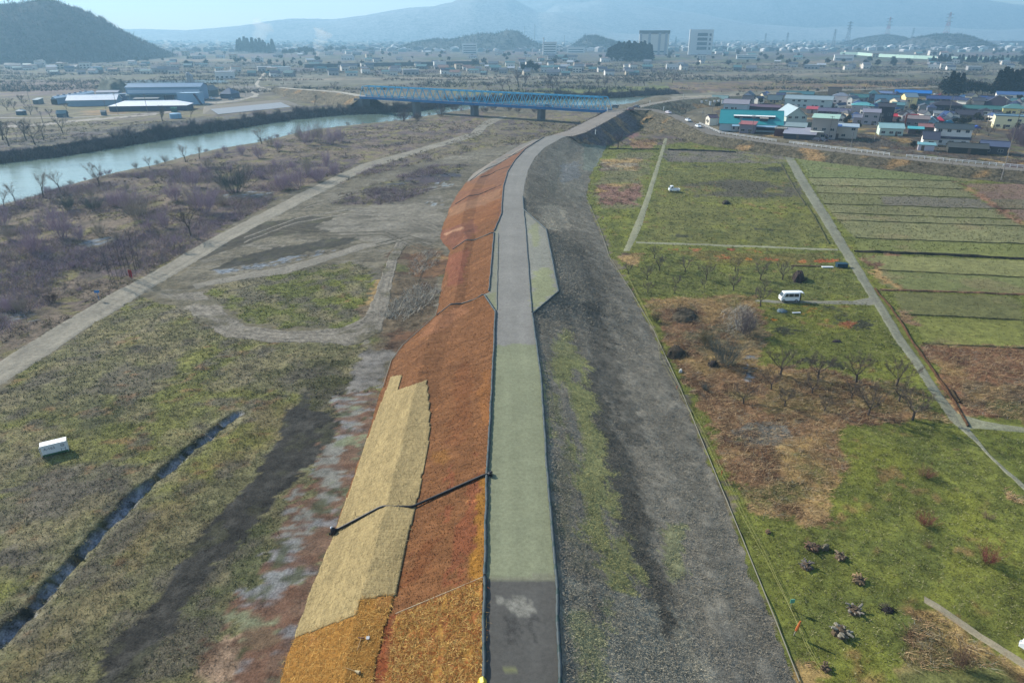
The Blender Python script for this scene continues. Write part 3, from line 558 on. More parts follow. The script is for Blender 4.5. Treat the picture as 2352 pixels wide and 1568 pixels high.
sp = (R.random(len(xx)) > .9965)[:, None]; c = np.where(sp, c*1.9, c)
struct(link('levee_slope', arrmesh('levee_slope_left', SL.reshape(-1, 3), gridfaces(*SL.shape[:2])[:, ::-1], M_SOIL, c, a)))
# right slope: rough half-grassed earth
grey_r = [
 (c5((1250, 0), (1480, 0), (1530, 300), (1640, 600), (1720, 1000), (1740, 1160), (1600, 1120), (1500, 900), (1400, 500), (1300, 300)), (118, 122, 84), .85, 1.6, None),
 (c5((1330, 0), (1400, 100), (1440, 500), (1400, 520), (1340, 300)), (92, 94, 80), .8, 1.5, None),
 ([(1262, 790), (1300, 750), (1350, 860), (1400, 1000), (1330, 1000), (1270, 900)], (114, 118, 84), .8, 1.4, None), ([(1245, 740), (1262, 740), (1275, 960), (1255, 960)], (92, 92, 88), .8, .6, None),
 (c5((1320, 420), (1400, 520), (1420, 800), (1380, 900), (1340, 800)), (92, 94, 82), .6, 1.4, None), (c5((1340, 830), (1400, 760), (1500, 950), (1560, 1130), (1400, 1000)), (90, 92, 82), .5, 1.4, None),
 (c5((1490, 0), (1540, 0), (1600, 260), (1700, 560), (1800, 800), (1900, 1150), (1960, 1400), (1850, 1330), (1760, 1150), (1650, 700), (1560, 420)), (72, 72, 70), .85, 1.2, None),
 ([(1340, 690), (1378, 690), (1430, 860), (1490, 1030), (1440, 1010), (1370, 860)], (76, 76, 74), .8, 1.2, None), ([(1330, 560), (1370, 600), (1400, 700), (1360, 700), (1335, 640)], (84, 84, 82), .7, 1, None),
 ([(1290, 1330), (1560, 1400), (1640, 1500), (1700, 1620), (1290, 1620)], (116, 117, 112), .8, 1.6, None), ([(1300, 1400), (1400, 1380), (1380, 1568), (1320, 1620)], (112, 118, 86), .6, 1.4, None),
 ([(1560, 1400), (1700, 1440), (1800, 1568), (1640, 1568)], (98, 98, 96), .7, 1.4, None), ([(1520, 1200), (1560, 1200), (1580, 1330), (1540, 1340)], (112, 118, 84), .6, 1, None),
 ([(1225, 470), (1295, 475), (1310, 530), (1250, 525)], (132, 131, 126), .7, .8, None), ([(1270, 330), (1350, 330), (1340, 460), (1290, 470), (1255, 430)], (106, 108, 104), .5, 1.5, None),
 ([(1340, 330), (1398, 325), (1372, 395), (1340, 390)], (92, 108, 104), .5, 1.2, None), ([(1285, 380), (1330, 370), (1330, 410), (1290, 420)], (104, 112, 124), .5, 1.2, None),
]
xx, yy, c, a = paintP(SR, (104, 103, 99), grey_r, al=.34)
c *= (.74+.52*fbm(xx*1.6, yy*.5, 5, 121))[:, None]; c *= (.85+.3*fbm(xx, yy, 1.2, 122))[:, None]
c *= np.array((1.9, 1.78, 1.56))
struct(link('levee_slope', arrmesh('levee_slope_right', SR.reshape(-1, 3), gridfaces(*SR.shape[:2])[:, ::-1], M_SLOPE, c, a)))
# crest: gravel lane with two lay-bys
crest = [
 ([(1000, 1325), (1400, 1332), (1400, 1800), (1000, 1800)], (93, 93, 91), 1, .25, .14), ([(1000, 1326), (1400, 1333), (1400, 1320), (1000, 1314)], (128, 130, 112), 1, .3, None),
 ([(1000, 790), (1400, 790), (1400, 1318), (1000, 1314)], (137, 143, 118), 1, 1.0, None), ([(1000, 1314), (1116, 1314), (1130, 900), (1118, 900)], (136, 138, 134), .9, .2, None),
 ([(1203, 481), (1255, 528), (1283, 671), (1223, 720)], (140, 142, 134), 1, .1, .3), ([(1214, 520), (1240, 510), (1240, 560), (1222, 570)], (138, 144, 104), .6, .6, None), ([(1225, 620), (1262, 610), (1275, 670), (1225, 715)], (140, 148, 100), .6, .8, None),
 ([(1146, 500), (1135, 533), (1124, 671), (1111, 676), (1141, 712)], (138, 140, 126), 1, .1, .2), ([(1112, 678), (1135, 672), (1141, 712)], (140, 146, 108), .6, .3, None),
 (c5((1090, 1150), (1215, 1145), (1225, 1230), (1150, 1235), (1100, 1190)), (150, 150, 142), .6, 1.0, .35), (c5((1090, 1235), (1150, 1230), (1160, 1350), (1100, 1345)), (66, 66, 66), .6, .8, .3), (c5((1200, 1230), (1225, 1240), (1250, 1340), (1210, 1360)), (64, 64, 64), .6, .8, .3),
 (c5((1090, 1480), (1190, 1480), (1190, 1500), (1090, 1500)), (128, 132, 96), .8, .2, None),
]
xx, yy, c, a = paintP(SC, (140, 140, 137), crest, al=.17)
c *= (.88+.24*fbm(xx, yy, 5, 131))[:, None]
xc = (xx-fCL(yy))/(fCR(yy)-fCL(yy)); 
for p_, w_ in ((.3, .09), (.68, .09)): c *= (1+.09*np.exp(-((xc-p_)/w_)**2)*sstep(.3, .6, fbm(yy*0+p_*50, yy, 12, 137)))[:, None]
SCz = SC.copy(); SCz[..., 2] += .004
struct(link('crest_road', arrmesh('crest_road', SCz.reshape(-1, 3), gridfaces(*SC.shape[:2])[:, ::-1], M_CREST, c, a)))
def levz(x, y):
    cl, cr, tl, tr = fCL(y), fCR(y), fTL(y), fTR(y)
    if cl <= x <= cr: return CR_Z
    if x < cl:
        t = (cl-x)/(cl-tl)
        return float(np.interp(t, [0, .46, .655, 1.02], [CR_Z, BERM_Z+.12, BERM_Z-.1, 0]))
    return float(np.interp((x-cr)/(tr-cr), [0, .5, 1.02], [CR_Z, 2.55, 0]))
def onlevee(u, v):                                               # point of the levee surface seen at (u, v)
    z = CR_Z
    for _ in range(25):
        x, y, _z = G(u, v, z); z = .5*z+.5*max(0, levz(x, y))
    return G(u, v, z)
# mats laid on the slope: faces of the slope grid inside the measured outline, lifted and thickened
def matsheet(name, outline, mat_, rgb, label, cat, lift=.05, colf=None, al=.25, amp=.04):
    P = SL; cen = (P[:-1, :-1]+P[1:, 1:]+P[:-1, 1:]+P[1:, :-1])/4
    # finer grid for the mat
    n, m = P.shape[:2]; k = 2
    def fine(Q):
        t = np.linspace(0, Q.shape[0]-1, (Q.shape[0]-1)*k+1); i = np.clip(t.astype(int), 0, Q.shape[0]-2); f = (t-i)[:, None, None]
        Q = Q[i]*(1-f)+Q[i+1]*f
        t = np.linspace(0, Q.shape[1]-1, (Q.shape[1]-1)*k+1); i = np.clip(t.astype(int), 0, Q.shape[1]-2); f = (t-i)[None, :, None]
        return Q[:, i]*(1-f)+Q[:, i+1]*f
    F = fine(P[:330]); n, m = F.shape[:2]; F = F.copy()
    F[..., 2] += lift+amp*(fbm(F[..., 0], F[..., 1], .55, 141)-.5)*2
    cen = (F[:-1, :-1]+F[1:, 1:])/2; u, v, mp = proj(cen[..., 0], cen[..., 1], cen[..., 2])
    ins = pip(u.ravel(), v.ravel(), outline)
    fc = gridfaces(n, m)[:, ::-1][ins]; used = np.unique(fc); mp_ = np.full(n*m, -1); mp_[used] = np.arange(len(used))
    V = F.reshape(-1, 3)[used]; fc = mp_[fc]
    # skirt
    e = {}
    for f in fc:
        for i in range(4):
            a_, b_ = f[i], f[(i+1) % 4]; e[(a_, b_)] = 1
    bd = [(a_, b_) for (a_, b_) in e if (b_, a_) not in e]; base = len(V); vb = sorted({i for q in bd for i in q}); ix = {q: base+i for i, q in enumerate(vb)}
    V = np.r_[V, V[vb]-np.array([0, 0, lift+.06])]; fc = np.r_[fc, np.array([(b_, a_, ix[a_], ix[b_]) for a_, b_ in bd])]
    c = np.tile(np.array(A(*rgb)), (len(V), 1))
    if colf is not None: c = colf(V[:, 0], V[:, 1], c)
    return tag(link(name, arrmesh(name, V, fc, mat_, c, np.full(len(V), al))), label, cat)
def straw_mat(name, rows, stretch, rot, bump):
    m = ground_mat(name, 2.2, 11, .05, bump, .08, stretch=stretch, rot=rot); t = m.node_tree; L = t.links.new
    if rows:
        b = t.nodes['Principled BSDF']; geo = nd(t, 'ShaderNodeNewGeometry'); mp = nd(t, 'ShaderNodeMapping'); mp.inputs['Rotation'].default_value = (0, 0, .12); L(geo.outputs['Position'], mp.inputs[0])
        br = nd(t, 'ShaderNodeTexBrick'); br.inputs['Scale'].default_value = 1; br.inputs['Brick Width'].default_value = .55; br.inputs['Row Height'].default_value = .5; br.inputs['Mortar Size'].default_value = .035; br.inputs['Mortar Smooth'].default_value = .6
        br.inputs['Color1'].default_value = (1, 1, 1, 1); br.inputs['Color2'].default_value = (.88, .88, .88, 1); br.inputs['Mortar'].default_value = (.5, .48, .42, 1); br.offset = .35
        n = nd(t, 'ShaderNodeTexNoise', Scale=1.5, Detail=3); L(mp.outputs[0], n.inputs['Vector']); mx = nd(t, 'ShaderNodeMix', data_type='RGBA', blend_type='ADD'); mx.inputs[0].default_value = .3; L(mp.outputs[0], mx.inputs[6]); L(n.outputs[1], mx.inputs[7]); L(mx.outputs[2], br.inputs['Vector'])
        mul = nd(t, 'ShaderNodeMix', data_type='RGBA', blend_type='MULTIPLY'); mul.inputs[0].default_value = .55; src = b.inputs['Base Color'].links[0].from_socket; L(src, mul.inputs[6]); L(br.outputs['Color'], mul.inputs[7]); L(mul.outputs[2], b.inputs['Base Color'])
    return m
stmat = straw_mat('woven_straw', True, (2.2, .6, 1), .1, .5); gomat = straw_mat('loose_straw', False, (1, 1, 1), 0, .7)
def rowsf(x, y, c): return c*(.86+.28*fbm(x*2.2, y*.35, 1.4, 151))[:, None]*(.94+.1*fbm(x, y, 4, 152))[:, None]
S_straw = c5((595, 72), (570, 145), (715, 95), (712, 120), (722, 128), (716, 155), (724, 165), (719, 195), (727, 205), (722, 240), (730, 250), (724, 290), (731, 330), (718, 420), (690, 560), (676, 640), (655, 730), (620, 860), (596, 960), (562, 1145), (470, 1150), (386, 1160), (368, 1236), (230, 1290), (72, 1347), (60, 1320), (280, 800), (420, 390), (540, 78))
matsheet('straw_mat', S_straw, stmat, (171, 154, 112), 'pale woven straw mat with sawtooth edge on the lower levee slope', 'erosion mat', .11, rowsf, .2, .03)
S_gold = c5((72, 1347), (230, 1290), (368, 1236), (386, 1160), (470, 1150), (555, 1140), (545, 1190), (510, 1290), (500, 1340), (470, 1450), (440, 1700), (-80, 1700))
def goldf(x, y, c):
    q = sstep(.55, .7, fbm(x, y, 2.6, 161))[:, None]; c = c*(1-q*.5)+np.array(A(176, 124, 78))*q*.5; return c*(.84+.3*fbm(x*2, y*.5, 1.1, 162))[:, None]
matsheet('straw_mat', S_gold, gomat, (158, 114, 52), 'golden brown straw mat on the lower slope carrying the rake and spade', 'erosion mat', .07, goldf, .24, .04)
S_rough = c5((562, 1240), (700, 1185), (850, 1122), (985, 1062), (986, 1200), (975, 1700), (470, 1700), (530, 1480), (545, 1330))
def roughf(x, y, c):
    q = sstep(.50, .58, fbm(x*1.5, y*.8, 1.5, 171)*.6+fbm(x, y, .45, 173, 2)*.4)[:, None]; c = c*(1-q*.8)+np.array(A(146, 90, 54))*q*.8; return c*(.6+.8*fbm(x, y, .5, 172))[:, None]
matsheet('straw_mat', S_rough, gomat, (150, 114, 56), 'loosely scattered golden straw patched with red soil on upper slope by the dark road end', 'erosion mat', .09, roughf, .5, .09)

# ---- drain hoses, rope, pipe
M_HOSE = mat('drain_hose', (.035, .05, .055), .6, .4, 3, bump=.3)
M_HOSEB = mat('hose_band', (.011, .032, .032), .6, .2)
def hose(pts, rad, label, seg=1.0, z=None, name='drain_hose', band=True, cat='hose'):
    P = []
    for u, v in pts:
        P.append(np.array(G(u, v, z)) if z is not None else onlevee(u, v))
    P = np.array(P); L_ = np.linalg.norm(np.diff(P, axis=0), axis=1).sum(); n = max(4, int(L_/.33)); s = np.r_[0, np.cumsum(np.linalg.norm(np.diff(P, axis=0), axis=1))]; q = np.linspace(0, s[-1], n)
    P = np.stack([np.interp(q, s, P[:, k]) for k in range(3)], 1)
    if z is None: P[:, 2] = [max(0, levz(a_, b_)) for a_, b_, _ in P]
    P[:, 2] += rad*.7; P[:, 0] += (fbm(q, q*0, 3, 181)-.5)*.12
    rr = [rad*(1.0 if (i % 4) else .72) for i in range(n)]
    b = MB(); b.tube(P, rr, 7)
    if band: b.m = [1 if (i//7) % 8 in (2, 3) else 0 for i in range(len(b.f))]
    o = b.obj(name, [M_HOSE, M_HOSEB], smooth=True); tag(o, label, cat)
    return o
hose([(1111, 1600), (1113, 1325)], .17, 'dark banded hose along the left edge of the dark road end', z=CR_Z)
hose([(1114, 1322), (1118, 1093), (1127, 950), (1132, 850), (1138, 716), (1112, 678)], .16, 'long dark hose between the brown soil slope and the crest road', z=CR_Z)
hose([(1123, 669), (1135, 534), (1130, 536)], .13, 'dark hose round the outer edge of the narrow left lay-by', z=CR_Z, band=False)
hose([(1135, 531), (1152, 491), (1153, 470), (1156, 430), (1166, 395), (1183, 368), (1206, 343), (1250, 315)], .13, 'dark hose following the far left bend of the crest road', z=CR_Z, band=False)
hose([(1288, 1600), (1278, 1325), (1258, 1093), (1249, 950), (1241, 850), (1223, 722), (1283, 671), (1255, 528), (1203, 482), (1201, 452)], .17, 'long dark banded hose along the right road edge and round the lay-by', z=CR_Z)
hose([(1203, 482), (1208, 530), (1213, 600), (1222, 718)], .11, 'thin dark hose dividing the road from the wide right lay-by', z=CR_Z, band=False)
hose([(1145, 536), (1143, 640), (1141, 712)], .06, 'thin grey kerb line between the road and the narrow left lay-by', z=CR_Z, band=False)
hose([(1130, 535), (1090, 552), (1040, 573)], .12, 'short dark cross hose below the far end of the narrow left lay-by', band=False)
hose([(1111, 677), (1060, 698), (1004, 723)], .12, 'short dark cross hose below the near end of the narrow left lay-by', band=False)
hose([(1152, 425), (1100, 447), (1046, 469)], .09, 'thin cross hose on the red soil, nearest of the three far ones', band=False)
hose([(1178, 380), (1140, 393), (1102, 408)], .09, 'thin cross hose on the red soil, middle of the three far ones', band=False)
hose([(1205, 348), (1185, 354), (1160, 363)], .09, 'thin cross hose on the red soil, farthest of the three', band=False)
hose([(1079, 416), (1150, 374), (1237, 322)], .1, 'thin dark edging between the red soil and the grey berm path', band=False, name='edging', cat='edging')
def ropeline(pts, rad, label, m, name='rope', z=None, lift=.06):
    P = np.array([onlevee(*p) if z is None else G(*p, z) for p in pts]); P = resample(P, max(8, int(len(pts)*14)))
    P[:, 2] = [(max(0, levz(a_, b_)) if z is None else z)+lift+rad for a_, b_, _ in P]
    b = MB(); b.tube(P, rad, 5); return tag(b.obj(name, m), label, 'rope')
M_ROPE = mat('pale_rope', (.55, .45, .3), .9, .1)
ropeline(c5((562, 1238), (700, 1180), (850, 1118), (985, 1060)), .032, 'pale rope along the top edge of the scattered golden straw', M_ROPE, lift=.14)
# toe edging
tz = [(1835, 1568), (1785, 1440), (1700, 1230), (1638, 1080), (1560, 890), (1500, 760), (1450, 672), (1398, 590), (1375, 520), (1350, 465)]
ropeline([(u+1, v) for u, v in tz], .05, 'pale board edging at the foot of the grey levee slope', mat('pale_edging', (.20, .19, .15), .9, .2), name='edging', z=0.0, lift=.12)
ropeline([(880, 890), (899, 830), (925, 795), (1000, 728), (1008, 700)], .06, 'pale edging at the foot of the bare brown soil slope', mat('pale_edging', (.20, .19, .15), .9, .2), name='edging', z=0.0, lift=.2)
M_YROPE = mat('yellow_rope', (.26, .25, .09), .8, .1)
for off, lab in ((0, 'thin yellow cord on the grass strip nearer the levee foot'), (14, 'thin yellow cord on the grass strip farther from the levee foot')):
    pts = [(C6(290+off, 0)), C6(390+off, 180), C6(480+off, 345), C6(600+off, 590), C6(700+off, 790), C6(800+off, 975), C6(945, 1270), C6(1000+off, 1410), C6(1060+off, 1510)]
    ropeline([K1(40+off*.6, 640)]+[K1(260+off, 1090)]+[K1(480+off, 1540)]+pts, .014, lab, M_YROPE, z=0.0, lift=.35)
# black pipe down the slope and the pump at its end
Pp = [onlevee(1124, 1091), onlevee(1118, 1092), onlevee(1108, 1095), onlevee(952, 1164), onlevee(944, 1166.5), onlevee(880, 1165.5), onlevee(872, 1168), onlevee(780, 1216), onlevee(768, 1220)]
Pp = [Vector((p[0], p[1], max(p[2], 0)+.16)) for p in Pp]
pt = thing('drain_pipe', 'black pipe running down the levee across brown soil and pale straw mat', 'pipe')
b = MB(); b.tube(Pp, .13, 9); b.obj('pipe', M_BLACK, pt, smooth=True)
b = MB(); q = Pp[0]
b.tube([q+Vector((.1, .3, 0)), q+Vector((.1, -.3, 0))], .22, 9); b.tube([q+Vector((.1, 0, -.1)), q+Vector((.1, 0, .3))], .12, 8); b.obj('coupling', M_BLACK, pt, smooth=True)
M_STAKE = mat('stake_wood', (.12, .07, .04), .9, .2)
for u, v in ((1035, 1120), (945, 1150), (818, 1186), (920, 1160)):
    p = onlevee(u, v); b = MB(); b.tube([(p[0], p[1], p[2]), (p[0]-.1, p[1]+.1, p[2]+.55)], .025, 4); b.obj('stake', M_STAKE, pt)
e = Pp[-1]; pu = thing('pump', 'black pump with white cap at the foot of the black pipe', 'pump', (e.x-.1, e.y-.25, 0))
b = MB()
b.tube([(.1, -.05, 0), (.1, -.05, .15), (.12, -.06, .45), (.08, -.05, .7), (.05, -.03, .78)], [.28, .33, .3, .22, .08], 12)
b.tube([(.1, -.05, .35), (-.15, .25, .4)], .13, 8); b.tube([(.15, -.15, .1), (.4, -.4, .05)], .1, 8); b.tube([(-.1, -.1, 0), (-.35, -.05, .04)], .09, 7)
b.obj('pump_body', M_BLACK, pu, smooth=True)
b = MB(); b.tube([(-.08, .12, .62), (-.08, .12, .72), (-.08, .12, .79)], [.15, .15, .06], 10); b.obj('cap', mat('white_plastic', (.7, .72, .75), .5, .05), pu, smooth=True)

# ---------------------------------------------------------------- plants
M_TUFT = attr_mat('grass_blades', .95)
def blades(name, x, y, z, col, hgt, wid, nb, flat=0.0, lean=.5):
    n = len(x); k = n*nb
    bx = np.repeat(x, nb)+R.normal(0, 1, k)*np.repeat(hgt, nb)*.35; by = np.repeat(y, nb)+R.normal(0, 1, k)*np.repeat(hgt, nb)*.35; bz = np.repeat(z, nb)-.02
    az = R.random(k)*2*math.pi; H = np.repeat(hgt, nb)*(.5+.9*R.random(k)); ln = H*(lean+R.random(k)*.6+flat); up = H*(1-.75*flat)*(.5+.5*R.random(k))
    tx, ty, tz = bx+np.cos(az)*ln, by+np.sin(az)*ln, bz+up
    a2 = az+math.pi/2+R.normal(0, .5, k); W = np.repeat(wid, nb)*(.5+R.random(k))*.5
    V = np.empty((k, 3, 3)); V[:, 0] = np.stack([bx-np.cos(a2)*W, by-np.sin(a2)*W, bz], 1); V[:, 1] = np.stack([bx+np.cos(a2)*W, by+np.sin(a2)*W, bz+.01], 1); V[:, 2] = np.stack([tx, ty, tz], 1)
    C_ = np.repeat(np.repeat(col, nb, 0)*(.55+.95*R.random((k, 1))), 3, 0)
    return struct(link(name, arrmesh(name, V.reshape(-1, 3), np.arange(k*3).reshape(-1, 3), M_TUFT, C_, smooth=False)), 'stuff')
def scatter(x0, x1, y0, y1, dens):
    n = int((x1-x0)*(y1-y0)*dens); x = R.uniform(x0, x1, n); y = R.uniform(y0, y1, n)
    u, v, m = proj(x, y, 0*x); q = (u > -60) & (u < 2420) & (v < 1640); return x[q], y[q]
def offlevee(x, y):
    return (x < fTL(y)-.3) | (x > fTR(y)+.5)
TR_ = [np.array([G(*p)[:2] for p in q]) for q in ([(-160, 955), (0, 858), (205, 724), (430, 590), (640, 468), (740, 430), (860, 374), (1010, 330), (1100, 295)], [(430, 672), (540, 755), (650, 774), (800, 773), (870, 720), (890, 610)], [(455, 655), (660, 621), (835, 566)], [(1807, 352), (1890, 500), (1970, 620), (2035, 730), (2140, 865), (2260, 1030), (2360, 1130)], [(2200, 960), (2352, 986)], [(1460, 556), (1925, 574)], [(1740, 692), (2010, 692)], [(1530, 318), (1490, 450), (1440, 577)], [(2125, 1376), (2352, 1524)])]
TRW = [2.6, 2.6, 1.1, 1.4, 1.1, .5, .6, .7, 1.1]
def offtracks(x, y):
    q = np.ones(len(x), bool)
    for P, wd in zip(TR_, TRW): q &= polydist(x, y, [tuple(p) for p in P]) > wd
    return q
def tufts(name, kinds, region, dens, h, wd, nb, flat=0., lean=.5, hue=None, prob=None):
    x, y = scatter(*region, dens); q = offlevee(x, y) if region[3] < 330 else np.ones(len(x), bool); x, y = x[q], y[q]
    z = land(x, y); c, a, k = paint(x, y, z); q = np.isin(k, kinds) & offtracks(x, y) & (z > -1.0)
    if prob is not None: q &= R.random(len(x)) < prob(x, y)
    x, y, z, c = x[q], y[q], z[q], c[q]
    if hue is not None:
        m = R.random(len(x)); cum = 0
        for p, rgb in hue:
            s_ = (m >= cum) & (m < cum+p); c[s_] = c[s_]*.35+np.array(A(*rgb))*.65; cum += p
    hh = h*(.5+R.random(len(x))); return blades(name, x, y, z, c, hh, np.full(len(x), wd), nb, flat, lean)
clump = lambda sc, sd, lo=.42: (lambda x, y: sstep(lo, lo+.2, fbm(x, y, sc, sd)))
tufts('meadow_grass', [1], (-75, 62, 30, 80), 14, .15, .045, 5, 0, .6, ((.30, (178, 174, 138)), (.14, (146, 148, 80)), (.14, (48, 54, 32))))
tufts('meadow_grass', [1], (-110, 110, 80, 150), 5, .22, .08, 4, 0, .6, ((.30, (178, 174, 138)), (.14, (146, 148, 80)), (.14, (48, 54, 32))))
tufts('meadow_grass', [1, 4], (0, 260, 150, 330), .9, .28, .14, 4, 0, .6, ((.25, (168, 164, 124)), (.2, (62, 68, 42))))
tufts('crop_stubble', [4], (60, 230, 80, 230), 1.6, .14, .10, 4, 0, .5, ((.3, (164, 162, 116)), (.2, (92, 98, 56))))
tufts('tall_dry_grass', [1], (-75, -14, 30, 105), 2.2, .34, .045, 6, .15, .6, ((.5, (152, 146, 112)), (.2, (124, 120, 98))), clump(4, 201, .46))
tufts('dead_brush', [2], (14, 95, 38, 125), 10, .42, .05, 6, .35, .8, ((.34, (196, 164, 128)), (.2, (210, 188, 146)), (.2, (92, 66, 50)), (.08, (160, 160, 150))))
tufts('dead_brush', [2], (-60, -8, 28, 130), 4, .26, .05, 5, .35, .8, ((.2, (150, 122, 96)), (.15, (92, 72, 56))))
tufts('dead_brush', [2], (15, 200, 125, 330), .8, .6, .12, 5, .2, .6, ((.3, (170, 150, 122)), (.2, (120, 96, 84))))
tufts('scrub_grass', [3], (-240, 40, 95, 200), 1.6, .5, .10, 6, .25, .7, ((.3, (150, 138, 108)), (.2, (104, 92, 94)), (.12, (80, 72, 66)), (.08, (132, 130, 66))), clump(6, 203, .36))
tufts('scrub_grass', [3], (-300, 90, 200, 400), .45, .7, .2, 5, .25, .7, ((.3, (150, 138, 108)), (.25, (104, 92, 98)), (.12, (80, 72, 66))), clump(9, 204, .4))
PURB = ((.5, (206, 182, 204)), (.2, (160, 140, 158)), (.15, (198, 184, 158)))
tufts('low_brush', [3], (-240, 30, 90, 260), 3.6, 1.2, .034, 9, .0, .5, PURB, clump(11, 205, .40))
def far_brush():
    n = 52000; y = 430*(2.9**R.random(n)); x = (R.random(n)-.5)*2*y*.82; q = (fbm(x, y*2.5, 60, 501) > .53) & (land(x, y) > -.5); x, y = x[q], y[q]; u, v, m = proj(x, y, 0*x); q = ~(pip(u, v, [(1640, 240), (2700, 205), (2700, 400), (1640, 300)])) & (v < 214); x, y = x[q], y[q]
    c = np.array([A(84, 80, 90), A(92, 96, 84), A(70, 78, 72), A(118, 108, 104)])[R.integers(0, 4, len(x))]; blades('far_brush', x, y, 0*x, c, 1.2+2.4*R.random(len(x)), np.full(len(x), .5), 5, 0, .5)
far_brush()
qf = resample(far_w, 900); i_ = R.integers(40, 860, 15000); df = np.gradient(qf, axis=0); nf = np.stack([-df[:, 1], df[:, 0]], 1); nf /= np.linalg.norm(nf, axis=1)[:, None]; nf *= np.sign(nf[:, 1:2]); kx = R.uniform(.1, 13, len(i_)); bx_ = qf[i_, 0]+nf[i_, 0]*kx+R.normal(0, .5, len(i_)); by_ = qf[i_, 1]+nf[i_, 1]*kx+R.normal(0, .5, len(i_))
blades('bank_brush', bx_, by_, land(bx_, by_), np.array(A(84, 82, 90))*(.6+.8*R.random((len(i_), 1)))*np.where(R.random((len(i_), 1)) < .25, 1.5, 1), (1.2+1.4*R.random(len(i_)))*np.clip(1.35-kx/16, .5, 1.3), np.full(len(i_), .16), 6, .0, .45)  # dark blade colour carries the shade of the far bank
# short coarse grass and stones on the right slope of the levee
n = 150000; yy = 24+(R.random(n)**1.5)*190; tq = R.random(n); xx = fCR(yy)+(fTR(yy)-fCR(yy))*(.02+.97*tq)
zz = np.interp(tq, [0, .5, 1], [CR_Z, 2.55, 0])+.02
iy = np.clip(np.searchsorted(ysl, yy), 0, len(ysl)-1); P_ = SR.reshape(-1, 3)
cc = bpy.data.meshes['levee_slope_right'].color_attributes['col']; buf = np.empty(len(P_)*4, np.float32); cc.data.foreach_get('color', buf); buf = buf.reshape(SR.shape[0], SR.shape[1], 4)
ix = np.clip((tq*(SR.shape[1]-1)).astype(int), 0, SR.shape[1]-1); col = buf[iy, ix, :3]
blades('slope_grass', xx, yy, zz, col*1.2, .06+.09*R.random(n), np.full(n, .035), 3, .2, .6)
n = 22000; yy = R.uniform(90, 300, n); tq = R.random(n); xx = fCR(yy)+(fTR(yy)-fCR(yy))*(.03+.95*tq); zz = np.interp(tq, [0, .5, 1], [CR_Z, 2.55, 0])+.02
iy = np.clip(np.searchsorted(ysl, yy), 0, len(ysl)-1); ix = np.clip((tq*(SR.shape[1]-1)).astype(int), 0, SR.shape[1]-1)
blades('slope_grass', xx, yy, zz, buf[iy, ix, :3]*1.35, .12+.16*R.random(n), np.full(n, .08), 3, .2, .6)
# clods on the bare soil and loose straws on the mats
me_ = bpy.data.meshes['levee_slope_left']; bl_ = np.empty(SL.shape[0]*SL.shape[1]*4, np.float32); me_.color_attributes['col'].data.foreach_get('color', bl_); bl_ = bl_.reshape(SL.shape[0], SL.shape[1], 4)
n = 190000; yy = 26+R.random(n)**1.4*150; iy = np.clip(np.searchsorted(ysl, yy), 0, len(ysl)-2); ix = R.integers(0, SL.shape[1]-1, n); f_ = R.random((n, 1)); g_ = R.random((n, 1)); PS = (SL[iy, ix]*(1-f_)+SL[iy, ix+1]*f_)*(1-g_)+(SL[iy+1, ix]*(1-f_)+SL[iy+1, ix+1]*f_)*g_
us, vs, _ = proj(PS[:, 0], PS[:, 1], PS[:, 2]); i1, i2, i3 = pip(us, vs, S_straw), pip(us, vs, S_gold), pip(us, vs, S_rough); rest = ~(i1 | i2 | i3)
def onmat(name, m, cols, h, wd, lift, nb=2, flat=.85):
    q = PS[m]; cc = np.array([A(*c_) for c_ in cols])[R.integers(0, len(cols), len(q))] if cols else bl_[iy[m], ix[m], :3]; blades(name, q[:, 0], q[:, 1], q[:, 2]+lift, cc, h*(.5+R.random(len(q))), np.full(len(q), wd), nb, flat, .6)
onmat('soil_clods', rest & (R.random(n) < .28), None, .075, .06, .01, 3, .1)
onmat('loose_straw', i1 & (R.random(n) < .22), ((186, 168, 124), (204, 188, 142), (156, 140, 98)), .16, .022, .15); onmat('loose_straw', i2 & (R.random(n) < .55), ((196, 150, 80), (214, 174, 104), (168, 122, 62)), .2, .03, .13); onmat('loose_straw', i3 & (R.random(n) < .7) & (fbm(PS[:, 0]*1.3, PS[:, 1]*.8, 1.1, 191) > .36), ((204, 166, 92), (222, 188, 120), (160, 112, 60), (176, 106, 60)), .26, .035, .16, 3, .6)
# pale reed clumps by the gravel yard
def reedclump(fr, pts, n, h, label):
    P = np.array([G(*fr(*p))[:2] for p in pts]); lo, hi = P.min(0), P.max(0); x = R.uniform(lo[0], hi[0], n*3); y = R.uniform(lo[1], hi[1], n*3); q = pip(x, y, P); x, y = x[q][:n], y[q][:n]
    c = np.tile(np.array(A(186, 182, 170)), (len(x), 1))*(.7+.6*R.random((len(x), 1)))
    o = blades('reed_clump', x, y, land(x, y)+.05, c, h*(.7+.6*R.random(len(x))), np.full(len(x), .055), 4, .1, .5); del o['kind']; return tag(o, label, 'reeds')
CB = Fr(900, 400, .34014)
reedclump(CB, [(370, 760), (470, 670), (560, 680), (600, 740), (480, 820), (380, 850)], 300, .9, 'pale dead reed clump beside the upper brown soil slope')
reedclump(CB, [(140, 1150), (260, 1030), (400, 930), (520, 930), (590, 960), (500, 1080), (300, 1190)], 700, 1.0, 'large pale dead reed clump beside the brown soil slope by the dirt track loop')
reedclump(K1, [(1400, 1130), (1800, 1100), (1850, 1400), (1480, 1480)], 260, 1.1, 'pale cut canes standing in the brown brush below the white van')

